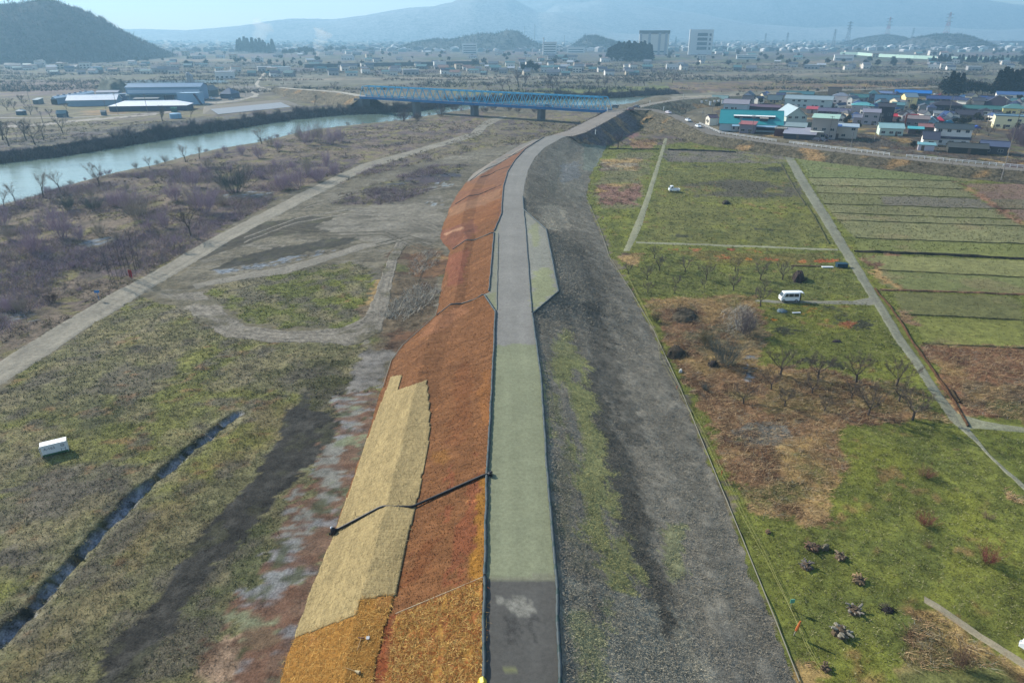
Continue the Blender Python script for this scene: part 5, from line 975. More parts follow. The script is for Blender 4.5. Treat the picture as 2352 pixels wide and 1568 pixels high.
H = [
 # V1: x left, x right, base, eave, ridge, roof, wall, label, options
 (V1, 585, 815, 745, 640, 592, (170, 104, 106), (126, 122, 136), 'small shed with dusty red roof in front of the teal warehouse', dict(kind='shed', depth=6)),
 (V1, 478, 592, 715, 662, 634, (150, 158, 172), (176, 184, 190), 'low pale shed left of the dusty red shed', dict(kind='shed', depth=5)),
 (V1, 350, 420, 668, 620, 590, (110, 90, 74), (150, 110, 84), 'tiny brown hut beside the road rail by the warehouse', dict(depth=3, windows=False)),
 (V1, 1185, 1600, 645, 512, 405, (176, 196, 206), (170, 182, 178), 'tall grey-green hall with gable facing the road', dict(axis='y', depth=22, rk='metal', rot=-.12)),
 (V1, 1590, 1930, 830, 585, 520, (176, 214, 200), (152, 146, 142), 'tall house with mint green roof and outdoor staircase', dict(kind='shed', depth=8)),
 (V1, 1875, 2225, 822, 685, 632, (170, 190, 206), (172, 166, 158), 'two storey beige house whose roof is half blue, half white', dict(kind='shed', depth=8)),
 (V1, 1225, 1650, 832, 806, 722, (158, 160, 176), (70, 70, 84), 'open carport with wide lavender roof beside the road rail', dict(kind='shed', depth=9, windows=False, rk='metal')),
 (V1, 1515, 1660, 800, 738, 682, (156, 158, 174), (60, 60, 86), 'small shed with lavender roof above the carport', dict(kind='shed', depth=5, windows=False, rk='metal')),
 (V1, 1105, 1515, 745, 660, 605, (150, 172, 178), (150, 176, 172), 'pale teal house squeezed between hall and carport', dict(depth=7)),
 (V1, 1090, 1250, 792, 700, 660, (200, 190, 176), (96, 56, 60), 'dark red storage hut with pale top left of the carport', dict(kind='flat', depth=4, windows=False)),
 (V1, 370, 725, 432, 345, 288, (160, 158, 172), (166, 178, 186), 'two storey house with lavender roof behind the teal warehouse', dict(depth=8)),
 (V1, 745, 1160, 432, 388, 366, (110, 92, 112), (96, 80, 92), 'long low shed with brown purple roof behind the warehouse', dict(depth=6, windows=False)),
 (V1, 618, 812, 300, 240, 182, (74, 98, 118), (170, 176, 196), 'gabled house with slate blue roof behind the lavender one', dict(axis='y', depth=9)),
 (V1, 205, 432, 335, 275, 230, (128, 158, 160), (118, 140, 150), 'outermost left building of the village with grey teal roof', dict(depth=7)),
 (V1, 868, 1022, 280, 226, 202, (150, 182, 196), (140, 160, 170), 'small gabled house at the far left edge of the village', dict(axis='y', depth=7)),
 (V1, 1000, 1185, 330, 285, 225, (90, 110, 120), (190, 172, 140), 'house with a tan lit gable near the bare trees', dict(depth=7)),
 (V1, 1165, 1620, 262, 205, 168, (66, 116, 128), (140, 150, 156), 'long house with dark teal roof at the back of the village', dict(depth=8)),
 (V1, 1240, 1870, 395, 290, 248, (150, 172, 184), (176, 190, 190), 'largest pale two storey block with a long grey blue roof', dict(depth=10)),
 (V1, 1832, 2012, 255, 135, 120, (84, 76, 80), (140, 124, 112), 'tower-like brown building rising above the other roofs', dict(kind='flat', depth=8)),
 (V1, 1905, 2115, 335, 245, 200, (126, 136, 154), (214, 204, 206), 'whitish house right of the tower-like brown building', dict(kind='hip', depth=8)),
 (V1, 2090, 2350, 315, 255, 212, (62, 118, 118), (150, 156, 160), 'house with sea green roof right of the whitish house', dict(kind='hip', depth=8)),
 (V1, 1720, 2125, 500, 448, 405, (104, 104, 130), (84, 70, 92), 'long low house with purple blue roof and dark front', dict(depth=7)),
 (V1, 1545, 1690, 470, 425, 386, (190, 78, 88), (160, 150, 150), 'small building with coral red roof behind the grey-green hall', dict(kind='shed', depth=4, windows=False, rk='metal')),
 (V2, -60, 222, 560, 480, 438, (96, 176, 184), (168, 160, 166), 'house with a bright aqua hip roof in the village middle', dict(kind='hip', depth=8)),
 (V2, 80, 295, 742, 590, 542, (150, 150, 168), (156, 150, 158), 'two storey mauve grey house behind the bare ground', dict(depth=7)),
 (V2, 290, 495, 705, 520, 500, (60, 62, 74), (66, 66, 76), 'tall nearly black house right of the mauve grey one', dict(depth=8)),
 (V2, 265, 560, 480, 410, 340, (70, 112, 140), (120, 130, 150), 'house with layered steel blue roof behind the black house', dict(depth=9)),
 (V2, 565, 1015, 335, 300, 262, (30, 122, 210), (90, 110, 140), 'long building under a vivid blue tarpaulin roof', dict(depth=8, windows=False, rk='metal')),
 (V2, 650, 860, 505, 378, 322, (110, 136, 156), (226, 208, 150), 'house with brightly sunlit cream left wall', dict(depth=11, rot=-.2)),
 (V2, 850, 1065, 510, 455, 415, (76, 112, 120), (170, 162, 166), 'house with muted teal roof right of the sunlit cream one', dict(depth=8)),
 (V2, 1050, 1445, 560, 480, 420, (54, 50, 62), (64, 62, 78), 'broad house with almost black roof in the dense part', dict(kind='hip', depth=11)),
 (V2, 1005, 1430, 430, 388, 352, (48, 70, 122), (80, 86, 110), 'house with long navy blue roof at the back', dict(depth=9)),
 (V2, 1385, 1625, 430, 390, 336, (64, 104, 152), (120, 126, 140), 'house with bright mid blue roof below the dark trees', dict(kind='hip', depth=9)),
 (V2, 1630, 1895, 440, 400, 350, (60, 86, 148), (190, 190, 190), 'blue roofed house with a small white gable front', dict(depth=9)),
 (V2, 1775, 2225, 525, 490, 372, (58, 52, 66), (70, 66, 78), 'farmhouse with a huge dark purple hip roof', dict(kind='hip', depth=14)),
 (V2, 1480, 2015, 575, 535, 490, (58, 112, 112), (120, 116, 124), 'long house with dark sea green roof in front of the huge dark one', dict(depth=8)),
 (V2, 2055, 2360, 600, 525, 462, (92, 140, 140), (206, 196, 140), 'cream house with grey green roof at the right picture edge', dict(kind='hip', depth=9)),
 (V2, 1985, 2360, 380, 330, 288, (70, 106, 160), (210, 210, 208), 'white house with a blue roof at the back right', dict(depth=10)),
 (V2, 525, 835, 690, 635, 600, (196, 44, 62), (190, 160, 160), 'house with the brightest red roof band in the village', dict(depth=6, rk='metal')),
 (V2, 830, 1035, 685, 640, 588, (140, 122, 128), (110, 100, 110), 'house with brown grey roof right of the bright red one', dict(depth=8, kind='hip')),
 (V2, 690, 985, 765, 672, 645, (140, 130, 132), (120, 112, 122), 'grey house with a brick chimney below the bright red roof', dict(depth=7)),
 (V2, 960, 1115, 765, 705, 652, (150, 190, 214), (140, 176, 196), 'pale blue shed right of the house with the brick chimney', dict(axis='y', depth=6)),
 (V2, 1098, 1215, 745, 692, 642, (198, 40, 76), (96, 80, 92), 'small hut with crimson roof right of the pale blue shed', dict(kind='hip', depth=6)),
 (V2, 315, 655, 892, 800, 738, (150, 190, 196), (176, 196, 190), 'pale aqua house with cream left wall beside the bare ground', dict(depth=9, rot=-.35)),
 (V2, 730, 915, 872, 822, 786, (70, 180, 192), (110, 96, 100), 'low shed with bright turquoise roof behind the bare ground', dict(kind='shed', depth=5, windows=False, rk='metal')),
 (V2, 880, 1075, 835, 795, 760, (150, 106, 106), (100, 84, 84), 'low house with faded rust roof behind the big white farmhouse', dict(depth=6)),
 (V2, 1100, 1555, 1030, 945, 905, (64, 66, 84), (206, 206, 206), 'big white farmhouse of two storeys with dark tiled roofs', dict(depth=9, upper=(13.2, 3.3, 1.6, 0, (66, 80, 88)))),
 (V2, 925, 1145, 1035, 950, 848, (72, 78, 98), (214, 214, 210), 'gabled white wing left of the big white farmhouse', dict(depth=8, rot=-.42)),
 (V2, 1300, 1800, 1150, 1090, 1042, (72, 78, 78), (64, 66, 62), 'long dark barn in front of the big white farmhouse', dict(depth=7, windows=False)),
 (V2, 1745, 2090, 1150, 1052, 982, (86, 98, 128), (84, 84, 92), 'dark two storey outbuilding right of the long dark barn', dict(depth=6)),
 (V2, 870, 1075, 1105, 1065, 1030, (120, 176, 186), (180, 176, 190), 'small lean-to with light teal roof at the white wing', dict(kind='shed', depth=4, windows=False, rk='metal')),
 (V2, 1930, 2310, 800, 650, 604, (104, 138, 160), (214, 210, 176), 'apartment house with bright cream balconies at the right edge', dict(kind='flat', depth=9)),
 (V2, 1400, 1730, 668, 610, 548, (64, 64, 78), (110, 104, 116), 'dark roofed house below the long sea green roof', dict(depth=8)),
 (V2, 1085, 1235, 645, 590, 560, (130, 138, 148), (206, 206, 206), 'small white house beside the crimson roofed hut', dict(depth=6)),
 (V2, 2225, 2400, 455, 425, 398, (150, 104, 118), (170, 160, 160), 'small rosy roofed house at the right picture edge', dict(depth=6)),
 (V2, 1260, 1420, 700, 660, 632, (110, 120, 122), (190, 186, 180), 'grey roofed house behind the blue tent', dict(depth=6)),
 (V2, 250, 480, 335, 318, 296, (110, 130, 172), (130, 136, 150), 'low blue grey house left of the vivid blue tarpaulin', dict(depth=7)),
 (V2, -20, 150, 420, 360, 322, (60, 112, 118), (130, 130, 140), 'house with deep teal roof left of the layered blue one', dict(depth=8)),
 (V2, 500, 660, 560, 480, 452, (92, 140, 150), (110, 140, 150), 'teal walled building below the layered blue roof', dict(depth=7)),
 (V2, 2290, 2420, 900, 800, 750, (84, 80, 84), (100, 90, 84), 'dark hut by the utility pole at the right edge', dict(depth=6)),
 (V1, 2200, 2360, 620, 540, 500, (120, 128, 150), (160, 150, 160), 'mauve house beside the white parked van in the village', dict(depth=6)),
]
houses = {}
for h in H: houses[h[8]] = house(*h[:9], **{'name': 'house', 'group': GV, **h[9]})
gp5 = random.Random(77)
for fr, x0, x1, y0, y1, n in ((V1, 1900, 2340, 330, 640, 12), (V2, 40, 700, 380, 700, 16), (V2, 860, 1500, 470, 760, 12), (V2, 1250, 2350, 420, 790, 20), (V1, 640, 1250, 270, 420, 5)):
    for i in range(n):
        x = gp5.uniform(x0, x1); y = gp5.uniform(y0, y1); w_ = gp5.uniform(90, 170); e_ = gp5.uniform(50, 95)
        house(fr, x-w_/2, x+w_/2, y, y-e_, y-e_-gp5.uniform(25, 45), gp5.choice((NAVY, SLATE, DARKR, (60, 104, 116), (84, 96, 120), (110, 120, 134), (76, 84, 96), (64, 90, 140))), gp5.choice((WHT, GRYW, CRM, TANW, (120, 124, 136), WHT)), 'small tile roofed house packed among the taller named roofs of the village', kind=gp5.choice(('gable', 'gable', 'hip')), axis=gp5.choice('xxy'), name='house', group=GV+' packed', rot=ROT_V+gp5.choice((0, 0, .5, -.5)), depth=gp5.uniform(6, 9))
# extras on some of them
t, wd, dp, he, rise = houses['tall house with mint green roof and outdoor staircase']
b = MB()
for i in range(12): b.box(wd*.05+i*.28, wd*.05+(i+1)*.28, -1.1, -.05, 2.6-i*.21-.12, 2.6-i*.21)
b.obj('staircase', mat('stair_metal', (.28, .26, .38), .6, .1), t)
b = MB(); slab(b, [(-wd*.5, -1.2, 3.0), (wd*.05, -1.2, 3.0), (wd*.05, -.05, 3.2), (-wd*.5, -.05, 3.2)], .1); b.obj('canopy', roofm((220, 220, 214)), t)
t, wd, dp, he, rise = houses['two storey beige house whose roof is half blue, half white']
b = MB(); slab(b, [(-wd/2-.55, -.55, he+.17), (-wd*.1, -.55, he+.17), (-wd*.1, dp*.55, he+rise*.55+.17), (-wd/2-.55, dp*.55, he+rise*.55+.17)], .06); b.obj('blue_sheet', roofm((40, 96, 180)), t)
t, wd, dp, he, rise = houses['grey house with a brick chimney below the bright red roof']
b = MB(); b.box(-wd/2-.2, -wd/2+.5, -.9, -.2, 0, he+1.6); b.box(-wd/2-.28, -wd/2+.58, -.98, -.12, he+1.6, he+1.8); b.obj('chimney', mat('brick', A(160, 92, 74), .9, .2, 3), t)
t, wd, dp, he, rise = houses['tall grey-green hall with gable facing the road']
for i in range(3):
    b = MB(); b.tube([(0, 2+i*2.2, he+rise+.2), (0, 2+i*2.2, he+rise+.9)], .35, 8); b.box(-.5, .5, 1.6+i*2.2, 2.4+i*2.2, he+rise+.9, he+rise+1.05); b.obj('vent', M_STEEL, t)
# white shop hut with dark marks on its left wall
t, wd, dp, he, rise = house(V1, 160, 330, 622, 532, 490, (86, 72, 92), (206, 204, 196), 'white roadside hut with dark lettering on its sunlit wall', depth=6, name='shop_hut', cat='hut', rot=.10)
b = MB()
for y0, y1, z0, z1 in ((1.2, 2.0, he*.42, he*.68), (2.5, 2.9, he*.40, he*.62), (3.0, 3.6, he*.46, he*.80), (3.7, 4.0, he*.4, he*.6), (4.2, 4.8, he*.42, he*.7)): b.box(-wd/2-.05, -wd/2+.01, y0, y1, z0, z1)
b.obj('lettering', M_BLACK, t)
# blue tent, tarpaulin heap
p = G(*V2(1290, 750), 2.0); t = thing('tent', 'blue tarpaulin tent among the village houses', 'tent', (p[0], p[1], land1(p[0], p[1])), -.3)
b = MB(); b.prism([(-3, 0), (3, 0), (2.4, 1.2), (.9, 2.6), (-.6, 2.3), (-2.3, 1.3)], 0, 4); b.obj('canvas', mat('blue_tarp', A(70, 150, 190), .5, .25, 1.2), t)
p = G(*V2(1690, 790), 2.0); t = thing('tarpaulin', 'bright blue tarpaulin heap in front of the apartment house', 'tarpaulin', (p[0], p[1], land1(p[0], p[1])), -.3)
b = MB(); b.prism([(-2.4, 0), (2.2, 0), (1.6, .9), (.4, 1.3), (-.9, .8), (-1.7, .9)], 0, 3); b.obj('sheet', mat('blue_tarp', A(36, 84, 190), .5, .25, 1.2), t)

# ---- the works across the river
GL = 'buildings of the works across the river'
def left(*a, **k): k.setdefault('z', 0.0); k.setdefault('group', GL); k.setdefault('rk', 'metal'); k.setdefault('name', 'shed_building'); k.setdefault('cat', 'building'); k.setdefault('door', False); return house(*a, **k)
t, wd, dp, he, rise = left(L1, 575, 950, 458, 375, 300, (214, 222, 230), (118, 142, 166), 'long gabled barn with pale roof and dark doorway facing the river', axis='y', depth=54, rot=.03, windows=False)
b = MB(); b.box(-1.8, 2.2, -.06, .02, 0, 3.4); b.obj('doorway', M_BLACK, t)
for i in range(6):
    b = MB(); b.box(-.5, .5, 6+i*7.5, 8+i*7.5, he+rise+.1, he+rise+.9); b.obj('vent', wallm((120, 130, 150)), t)
left(L1, 955, 1640, 478, 392, 318, (226, 230, 236), (126, 150, 172), 'barn with bright white roof next to the long gabled barn', depth=13, rot=.22, windows=False)
left(L1, 1340, 1660, 330, 300, 280, (150, 158, 176), (110, 124, 150), 'low grey annex behind the white roofed barn', depth=10, rot=.2, windows=False)
left(L1, 1545, 2620, 548, 478, 408, (224, 228, 234), (70, 86, 110), 'low building with white hip roof and dark walls nearest the river', kind='hip', depth=15, rot=.18, windows=False)
t, wd, dp, he, rise = left(L1, 1790, 2840, 400, 225, 172, (110, 146, 180), (120, 150, 178), 'longest factory hall with blue grey roof', depth=18, rot=.14, windows=False)
b = MB(); b.box(-wd/2+1, wd/2-1, -.06, .02, he*.55, he*.8); b.obj('window', mat('pale_glazing', (.4, .5, .6), .4, .1), t)
b = MB(); slab(b, [(-wd/2, -4, he*.42), (wd*.3, -4, he*.42), (wd*.3, -.05, he*.5), (-wd/2, -.05, he*.5)], .15); b.obj('canopy', roofm((90, 120, 130)), t)
for i in range(7):
    b = MB(); b.tube([(-wd/2+3+i*5, -3.6, 0), (-wd/2+3+i*5, -3.6, he*.42)], .15, 5); b.obj('post', M_STEEL, t)
t, wd, dp, he, rise = left(L2, 345, 690, 456, 312, 300, (150, 186, 214), (124, 160, 190), 'tall pale blue box building with a slanting conveyor', kind='flat', depth=12, rot=.12, windows=False)
b = MB(); b.tube([(wd*.32, -.4, he), (wd*.62, -.8, 0.3)], .7, 4); b.obj('conveyor', mat('rust_steel', (.08, .09, .13), .7, .2), t)
left(L2, 30, 340, 370, 265, 250, (120, 140, 150), (120, 130, 128), 'grey shed under the longest hall', kind='flat', depth=10, rot=.1, windows=False)
left(L2, 60, 330, 400, 330, 318, (104, 130, 160), (90, 110, 140), 'flat blue shed in front of the grey shed', kind='flat', depth=7, rot=.1, windows=False)
left(L2, 640, 870, 345, 262, 208, (80, 96, 104), (104, 116, 120), 'dark gabled shed right of the silos', axis='y', depth=14, rot=-.1, windows=False)
left(L2, 905, 1165, 372, 310, 228, (62, 88, 122), (88, 104, 128), 'shed with a dark blue hip roof by the curved road', kind='hip', depth=14, rot=-.1, windows=False)
left(L1, 1490, 1880, 400, 320, 300, (120, 146, 172), (104, 128, 158), 'flat blue grey block between barn and hall', kind='flat', depth=10, rot=.18, windows=False)
left(L1, 1880, 2210, 425, 388, 368, (150, 156, 160), (70, 88, 110), 'low open shelter behind the white hip roof', kind='shed', depth=6, rot=.18, windows=False)
left(L1, 440, 570, 455, 400, 370, (128, 150, 160), (100, 120, 130), 'small grey outbuilding at the left end of the long barn', kind='shed', depth=7, rot=.1, windows=False)
left(L1, 790, 935, 640, 585, 545, (120, 150, 160), (70, 96, 116), 'dark teal hut on the far bank meadow', depth=4, rot=.2, windows=False)
left(L1, 220, 345, 605, 570, 540, (120, 150, 170), (60, 90, 112), 'small rounded dark shed among the far bank fruit trees', kind='hip', depth=4, rot=.2, windows=False)
left(L1, 1418, 1478, 612, 575, 562, (120, 140, 150), (90, 112, 126), 'tiny grey hut on the tan ground of the far bank', depth=2.5, rot=.2, windows=False)
left(L2, 268, 330, 565, 512, 498, (90, 170, 150), (50, 110, 104), 'green cabin beside the embankment across the river', kind='flat', depth=3.5, rot=.1, windows=False)
p = G(*L2(335, 650)); t = thing('water_tank', 'pale blue round tank near the river bank', 'tank', (p[0], p[1], 0)); b = MB(); b.tube([(0, 0, 0), (0, 0, 2.6), (0, 0, 2.9)], [3.2, 3.2, 2.2], 20); b.obj('tank_body', wallm((120, 160, 190)), t)
b = MB(); b.tube([(2.6, -2.0, 0), (2.6, -2.0, 3.1)], .08, 5); b.obj('ladder', M_STEEL, t)
for x, lab, h in ((545, 'taller of the two grey silos', 15.), (583, 'shorter of the two grey silos', 13.5)):
    p = G(*L2(x, 290)); t = thing('silo', lab+' beside the factory hall', 'silo', (p[0], p[1], 0)); b = MB(); b.tube([(0, 0, 0), (0, 0, h), (0, 0, h+.9)], [1.7, 1.7, .3], 16); b.obj('silo_body', wallm((150, 160, 170)), t)
    b = MB(); b.box(-.3, .3, -1.95, -1.72, 0, h); b.obj('ladder', M_STEEL, t)
# the heap and the stone faced embankment
def polymesh(name, V, F, m, cc):
    me = bpy.data.meshes.new(name); me.from_pydata([tuple(v) for v in V], [], [tuple(int(i) for i in f) for f in F]); me.materials.append(m); a = me.color_attributes.new('col', 'FLOAT_COLOR', 'POINT'); c4 = np.full((len(V), 4), .5, np.float32); c4[:, :3] = cc; a.data.foreach_set('color', c4.ravel()); me.polygons.foreach_set('use_smooth', [True]*len(F)); return me
def mound(name, fr, pts, h, rgb, label=None, cat=None, z=0.0, top=.55, mt=None, skew=0):
    B = np.array([G(*fr(*p), z)[:2] for p in pts]); c = B.mean(0); n = 40; Br = resample(np.r_[B, B[:1]], n+1)[:n]; V = []; rings = (1, .86, .7, top, .2)
    for k, r in enumerate(rings):
        q = c+(Br-c)*r; hh = h*sstep(0, 1, (1-r)/(1-top)) if r > top else h
        V.append(np.c_[q, np.full(n, z-.2)+hh*(1+(fbm(q[:, 0], q[:, 1], 6, 211)-.5)*.5)+.0])
    V = np.concatenate(V); F = []
    for k in range(len(rings)-1):
        for i in range(n): F.append((k*n+i, k*n+(i+1) % n, (k+1)*n+(i+1) % n, (k+1)*n+i))
    V = np.r_[V, [[c[0], c[1], z-.2+h*1.04]]]; last = (len(rings)-1)*n; F += [(last+i, last+(i+1) % n, len(V)-1, len(V)-1) for i in range(n)]
    cc = np.tile(np.array(A(*rgb)), (len(V), 1))*(.75+.5*fbm(V[:, 0], V[:, 1], 5, 212))[:, None]
    V[:, :2] += np.stack([fbm(V[:, 0], V[:, 1], .35*max(h, .4), 213)-.5, fbm(V[:, 0], V[:, 1], .35*max(h, .4), 214)-.5], 1)*h*.7; V[:, 2] += (fbm(V[:, 0], V[:, 1], .5*max(h, .4), 215)-.5)*h*.5
    F4 = [f for f in F if len(set(f)) == 4]; F3 = [f[:3] for f in F if len(set(f)) == 3]
    o = link(name, polymesh(name, V, F4+F3, mt or M_GROUND, cc))
    return tag(o, label, cat) if label else struct(o)
mound('stockpile', L1, [(1335, 275), (1560, 300), (1800, 280), (1790, 215), (1560, 225), (1440, 235)], 8, (88, 98, 92), 'dark green covered heap behind the works buildings', 'heap')
P0, P1, P2, P3 = G(*L2(925, 597)), G(*L2(1945, 492)), G(*L2(1800, 428), 1.6), G(*L2(820, 524), 1.6)
Q2, Q3 = G(*L2(1755, 388), 1.6), G(*L2(750, 478), 1.6)
b = MB(); slab(b, [P0+[0, 0, .05], P1+[0, 0, .05], P2, P3], .12); struct(b.obj('stone_revetment', mat('stone_facing', A(158, 168, 180, 1.0), .9, .2, .6, wave=(1.2, 'X', .1))))
b = MB(); d = (P2-P1); E = [P3, P2, Q2, Q3]; O1, O2 = Q2+np.array([6, 10, -1.8]), Q3+np.array([-6, 10, -1.8])
S1, S0 = P1+np.array([9, 2, -.2]), P0+np.array([-10, 1, -.2])
b.add([tuple(q) for q in (P0+[0, 0, -.3], P1+[0, 0, -.3], P2-[0, 0, .02], P3-[0, 0, .02], Q2-[0, 0, .02], Q3-[0, 0, .02], O1, O2, S1, S0)], [(3, 2, 4, 5), (5, 4, 6, 7), (2, 1, 8, 4), (4, 8, 6), (0, 3, 5, 9), (9, 5, 7)]); struct(b.obj('embankment', mat('bare_earth', A(128, 122, 112), .95, .3, .3)))

# ---------------------------------------------------------------- raised roads, bridge
M_ASPH = ground_mat('asphalt', 2, 9, .0, .15, .03); M_BANK = ground_mat('bank_grass', 1.1, 4.5, .1, .8, .3)
def embank(name, pts, hw, slopes, rgb, bank, edge=None, skip=()):
    P = resample(np.array(pts, float), int(max(20, np.linalg.norm(np.diff(np.array(pts)[:, :2], axis=0), axis=1).sum()/2))); d = np.gradient(P[:, :2], axis=0); d /= np.linalg.norm(d, axis=1)[:, None]; nn = np.stack([-d[:, 1], d[:, 0]], 1)
    t = np.linspace(-1, 1, 11); V = np.stack([np.c_[P[:, :2]+nn*hw*k, P[:, 2]+.0+.04*(1-k*k)] for k in t], 1); x, y = V[..., 0].ravel(), V[..., 1].ravel()
    c = np.tile(np.array(A(*rgb)), (len(x), 1))*(.86+.28*fbm(x, y, 5, 221))[:, None]; tt = np.tile(t, len(P)); c *= (1-.08*np.exp(-((np.abs(tt)-.45)/.15)**2))[:, None]
    struct(link(name, arrmesh(name, V.reshape(-1, 3), gridfaces(len(P), 11), M_ASPH, c, np.full(len(x), .12))))
    for sg in (-1, 1):
        if sg in skip: continue
        W = []
        for k in np.linspace(0, 1, 9):
            q = P[:, :2]+nn*sg*(hw+slopes*(P[:, 2:3]+.4)*k); gz = land(q[:, 0], q[:, 1]); W.append(np.c_[q, P[:, 2]*(1-k)+(np.minimum(gz, P[:, 2])-.25)*k+(fbm(q[:, 0], q[:, 1], 3, 231)-.5)*.7*math.sin(math.pi*k)-.01])
        W = np.stack(W, 1); x, y = W[..., 0].ravel(), W[..., 1].ravel(); c = np.tile(np.array(A(*bank)), (len(x), 1))
        q = sstep(.5, .65, fbm(x, y, 7, 241))[:, None]*.6; c = c*(1-q)+np.array(A(96, 90, 78))*q; q = sstep(.62, .7, fbm(x, y, 9, 242))[:, None]*.7; c = c*(1-q)+np.array(A(168, 138, 96))*q
        ns_ = len(P)*26; ii = R.integers(0, len(P), ns_); jj = R.integers(0, 9, ns_); pq = W[ii, jj]+R.normal(0, .6, (ns_, 3))*np.array((1, 1, 0)); cb = c.reshape(len(P), 9, 3)[ii, jj]; pq[:, 2] = W[ii, jj, 2]-.1
        blades('bank_grass', pq[:, 0], pq[:, 1], pq[:, 2], cb*(.6+.9*R.random((ns_, 1))), .35+.5*R.random(ns_), np.full(ns_, .16), 4, .1, .6)
        F = gridfaces(len(P), 9); F = F if sg > 0 else F[:, ::-1]
        struct(link('embankment', arrmesh('embankment', W.reshape(-1, 3), F, M_BANK, c, np.full(len(x), .55))))
    return P
BR, BL = G(1400, 254, 7.3), G(834, 222, 7.3)
vr = [G(1398, 256, 7.0), G(1440, 250, 7.2), G(1500, 252, 7.0), G(1556, 268, 6.0), G(1600, 290, 4.4), G(1640, 308, 3.6), G(1760, 326, 3.3), G(1900, 344, 3.3), G(2050, 361, 3.3), G(2200, 376, 3.3), G(2352, 390, 3.3), G(2700, 420, 3.3)]
vrP = embank('village_road', vr, 3.2, 1.7, (132, 128, 122), (104, 99, 82))
embank('levee_road', [G(1290, 312, 6.0), G(1322, 303, 6.1), G(1370, 279, 6.6), G(1418, 254, 7.2)], 4.6, 1.3, (150, 144, 138), (112, 106, 110))
embank('river_road', [G(1440, 252, 7.2), G(1500, 238, 6.6), G(1560, 228, 6.2), G(1700, 219, 6.0), G(1900, 209, 6.0), G(2180, 199, 6.0), G(2500, 192, 6.0)], 3.0, 2.2, (150, 146, 138), (124, 122, 104))
embank('bridge_approach', [BL+np.array([2, 1, -.2]), G(780, 212, 7.0), G(730, 208, 6.5), G(672, 204, 4.5), G(640, 201, 2.5)], 3.6, 1.6, (186, 182, 172), (122, 114, 96))
# the blue truss bridge
bd = BR-BL; LB = float(np.linalg.norm(bd[:2])); bro = thing('truss_bridge', 'long sky blue steel truss bridge over the river', 'bridge', tuple(BL), math.atan2(bd[1], bd[0]))
M_BLUE = mat('blue_steel', A(88, 194, 244), .5, .12, .2); M_BLUED = mat('blue_girder', A(48, 122, 186), .55, .12, .2); M_PIER = mat('pier_concrete', A(112, 118, 126), .9, .25, .25)
WB, HB, NP_ = 6.4, 6.6, 32; pl = LB/NP_
b = MB(); b.box(-1, LB+1, -WB/2+.3, WB/2-.3, -.25, .05); b.obj('deck', mat('bridge_deck', A(120, 124, 128), .85, .15, .4), bro)
for sy in (-1, 1):
    b = MB(); b.box(0, LB, sy*WB/2-.22, sy*WB/2+.22, -1.1, .35); b.obj('girder', M_BLUED, bro)
    b = MB(); b.box(pl*.5, LB-pl*.5, sy*WB/2-.2, sy*WB/2+.2, HB-.2, HB+.2); b.obj('top_chord', M_BLUE, bro)
    for k in range(NP_):
        b = MB(); b.tube([(k*pl, sy*WB/2, .3), ((k+.5)*pl, sy*WB/2, HB-.15)], .2, 4); b.tube([((k+.5)*pl, sy*WB/2, HB-.15), ((k+1)*pl, sy*WB/2, .3)], .2, 4); b.obj('diagonal', M_BLUE, bro)
    b = MB()
    for zz in (.75, 1.15): b.box(0, LB, sy*(WB/2-.4)-.04, sy*(WB/2-.4)+.04, zz, zz+.1)
    b.obj('handrail', M_BLUE, bro)
for k in range(NP_-1):
    b = MB(); x = (k+.5)*pl; b.box(x-.15, x+.15, -WB/2+.2, WB/2-.2, HB-.12, HB+.16); b.tube([(x, -WB/2, HB), (x+pl, WB/2, HB)], .09, 4) if k < NP_-2 else None; b.obj('sway_brace', M_BLUE, bro)
for u in (957, 1090, 1243):
    tt = np.linspace(0, 1, 400); q = BL[None, :]+bd[None, :]*tt[:, None]; uu, vv, _ = proj(q[:, 0], q[:, 1], q[:, 2]-5); k = int(np.argmin(np.abs(uu-u))); x = tt[k]*LB
    b = MB(); zb = -10.5
    b.prism([(-2.9, zb), (2.9, zb), (2.6, -1.9), (-2.6, -1.9)], x-1.2, x+1.2, M=Matrix(((0, 1, 0, 0), (1, 0, 0, 0), (0, 0, 1, 0), (0, 0, 0, 1)))); b.box(x-1.5, x+1.5, -3.2, 3.2, -1.9, -1.12); b.obj('pier', M_PIER, bro)
b = MB(); b.box(-5, 2.2, -3.6, 3.6, -9.5, -1.15); b.obj('abutment', M_PIER, bro)
b = MB(); b.box(LB-1.5, LB+4, -3.6, 3.6, -8.5, -1.15); b.obj('abutment', M_PIER, bro)
# railing along the village road
GF = 'white railing sections along the village road'
M_RAIL = mat('white_rail', (.62, .64, .66), .5, .1)
off = vrP[:, :2]; d = np.gradient(off, axis=0); d /= np.linalg.norm(d, axis=1)[:, None]; side = np.stack([-d[:, 1], d[:, 0]], 1)*3.05
s0 = int(len(vrP)*.30); secs = [(s0, int(len(vrP)*.52), 'railing section beside the teal warehouse and carport'), (int(len(vrP)*.54), int(len(vrP)*.70), 'railing section in front of the open green ground'), (int(len(vrP)*.71), int(len(vrP)*.94), 'railing section in front of the big white farmhouse')]
for a_, b_, lab in secs:
    t = thing('railing', 'white '+lab, 'railing', group=GF); Q = [Vector((vrP[i, 0]+side[i, 0], vrP[i, 1]+side[i, 1], vrP[i, 2])) for i in range(a_, b_)]
    for zz in (.55, 1.0):
        r = MB(); r.tube([q+Vector((0, 0, zz)) for q in Q], .07, 4); r.obj('rail', M_RAIL, t)
    for q in Q[::1][:90]:
        r = MB(); r.box(q.x-.07, q.x+.07, q.y-.07, q.y+.07, q.z-.2, q.z+1.08); r.obj('post', M_RAIL, t)
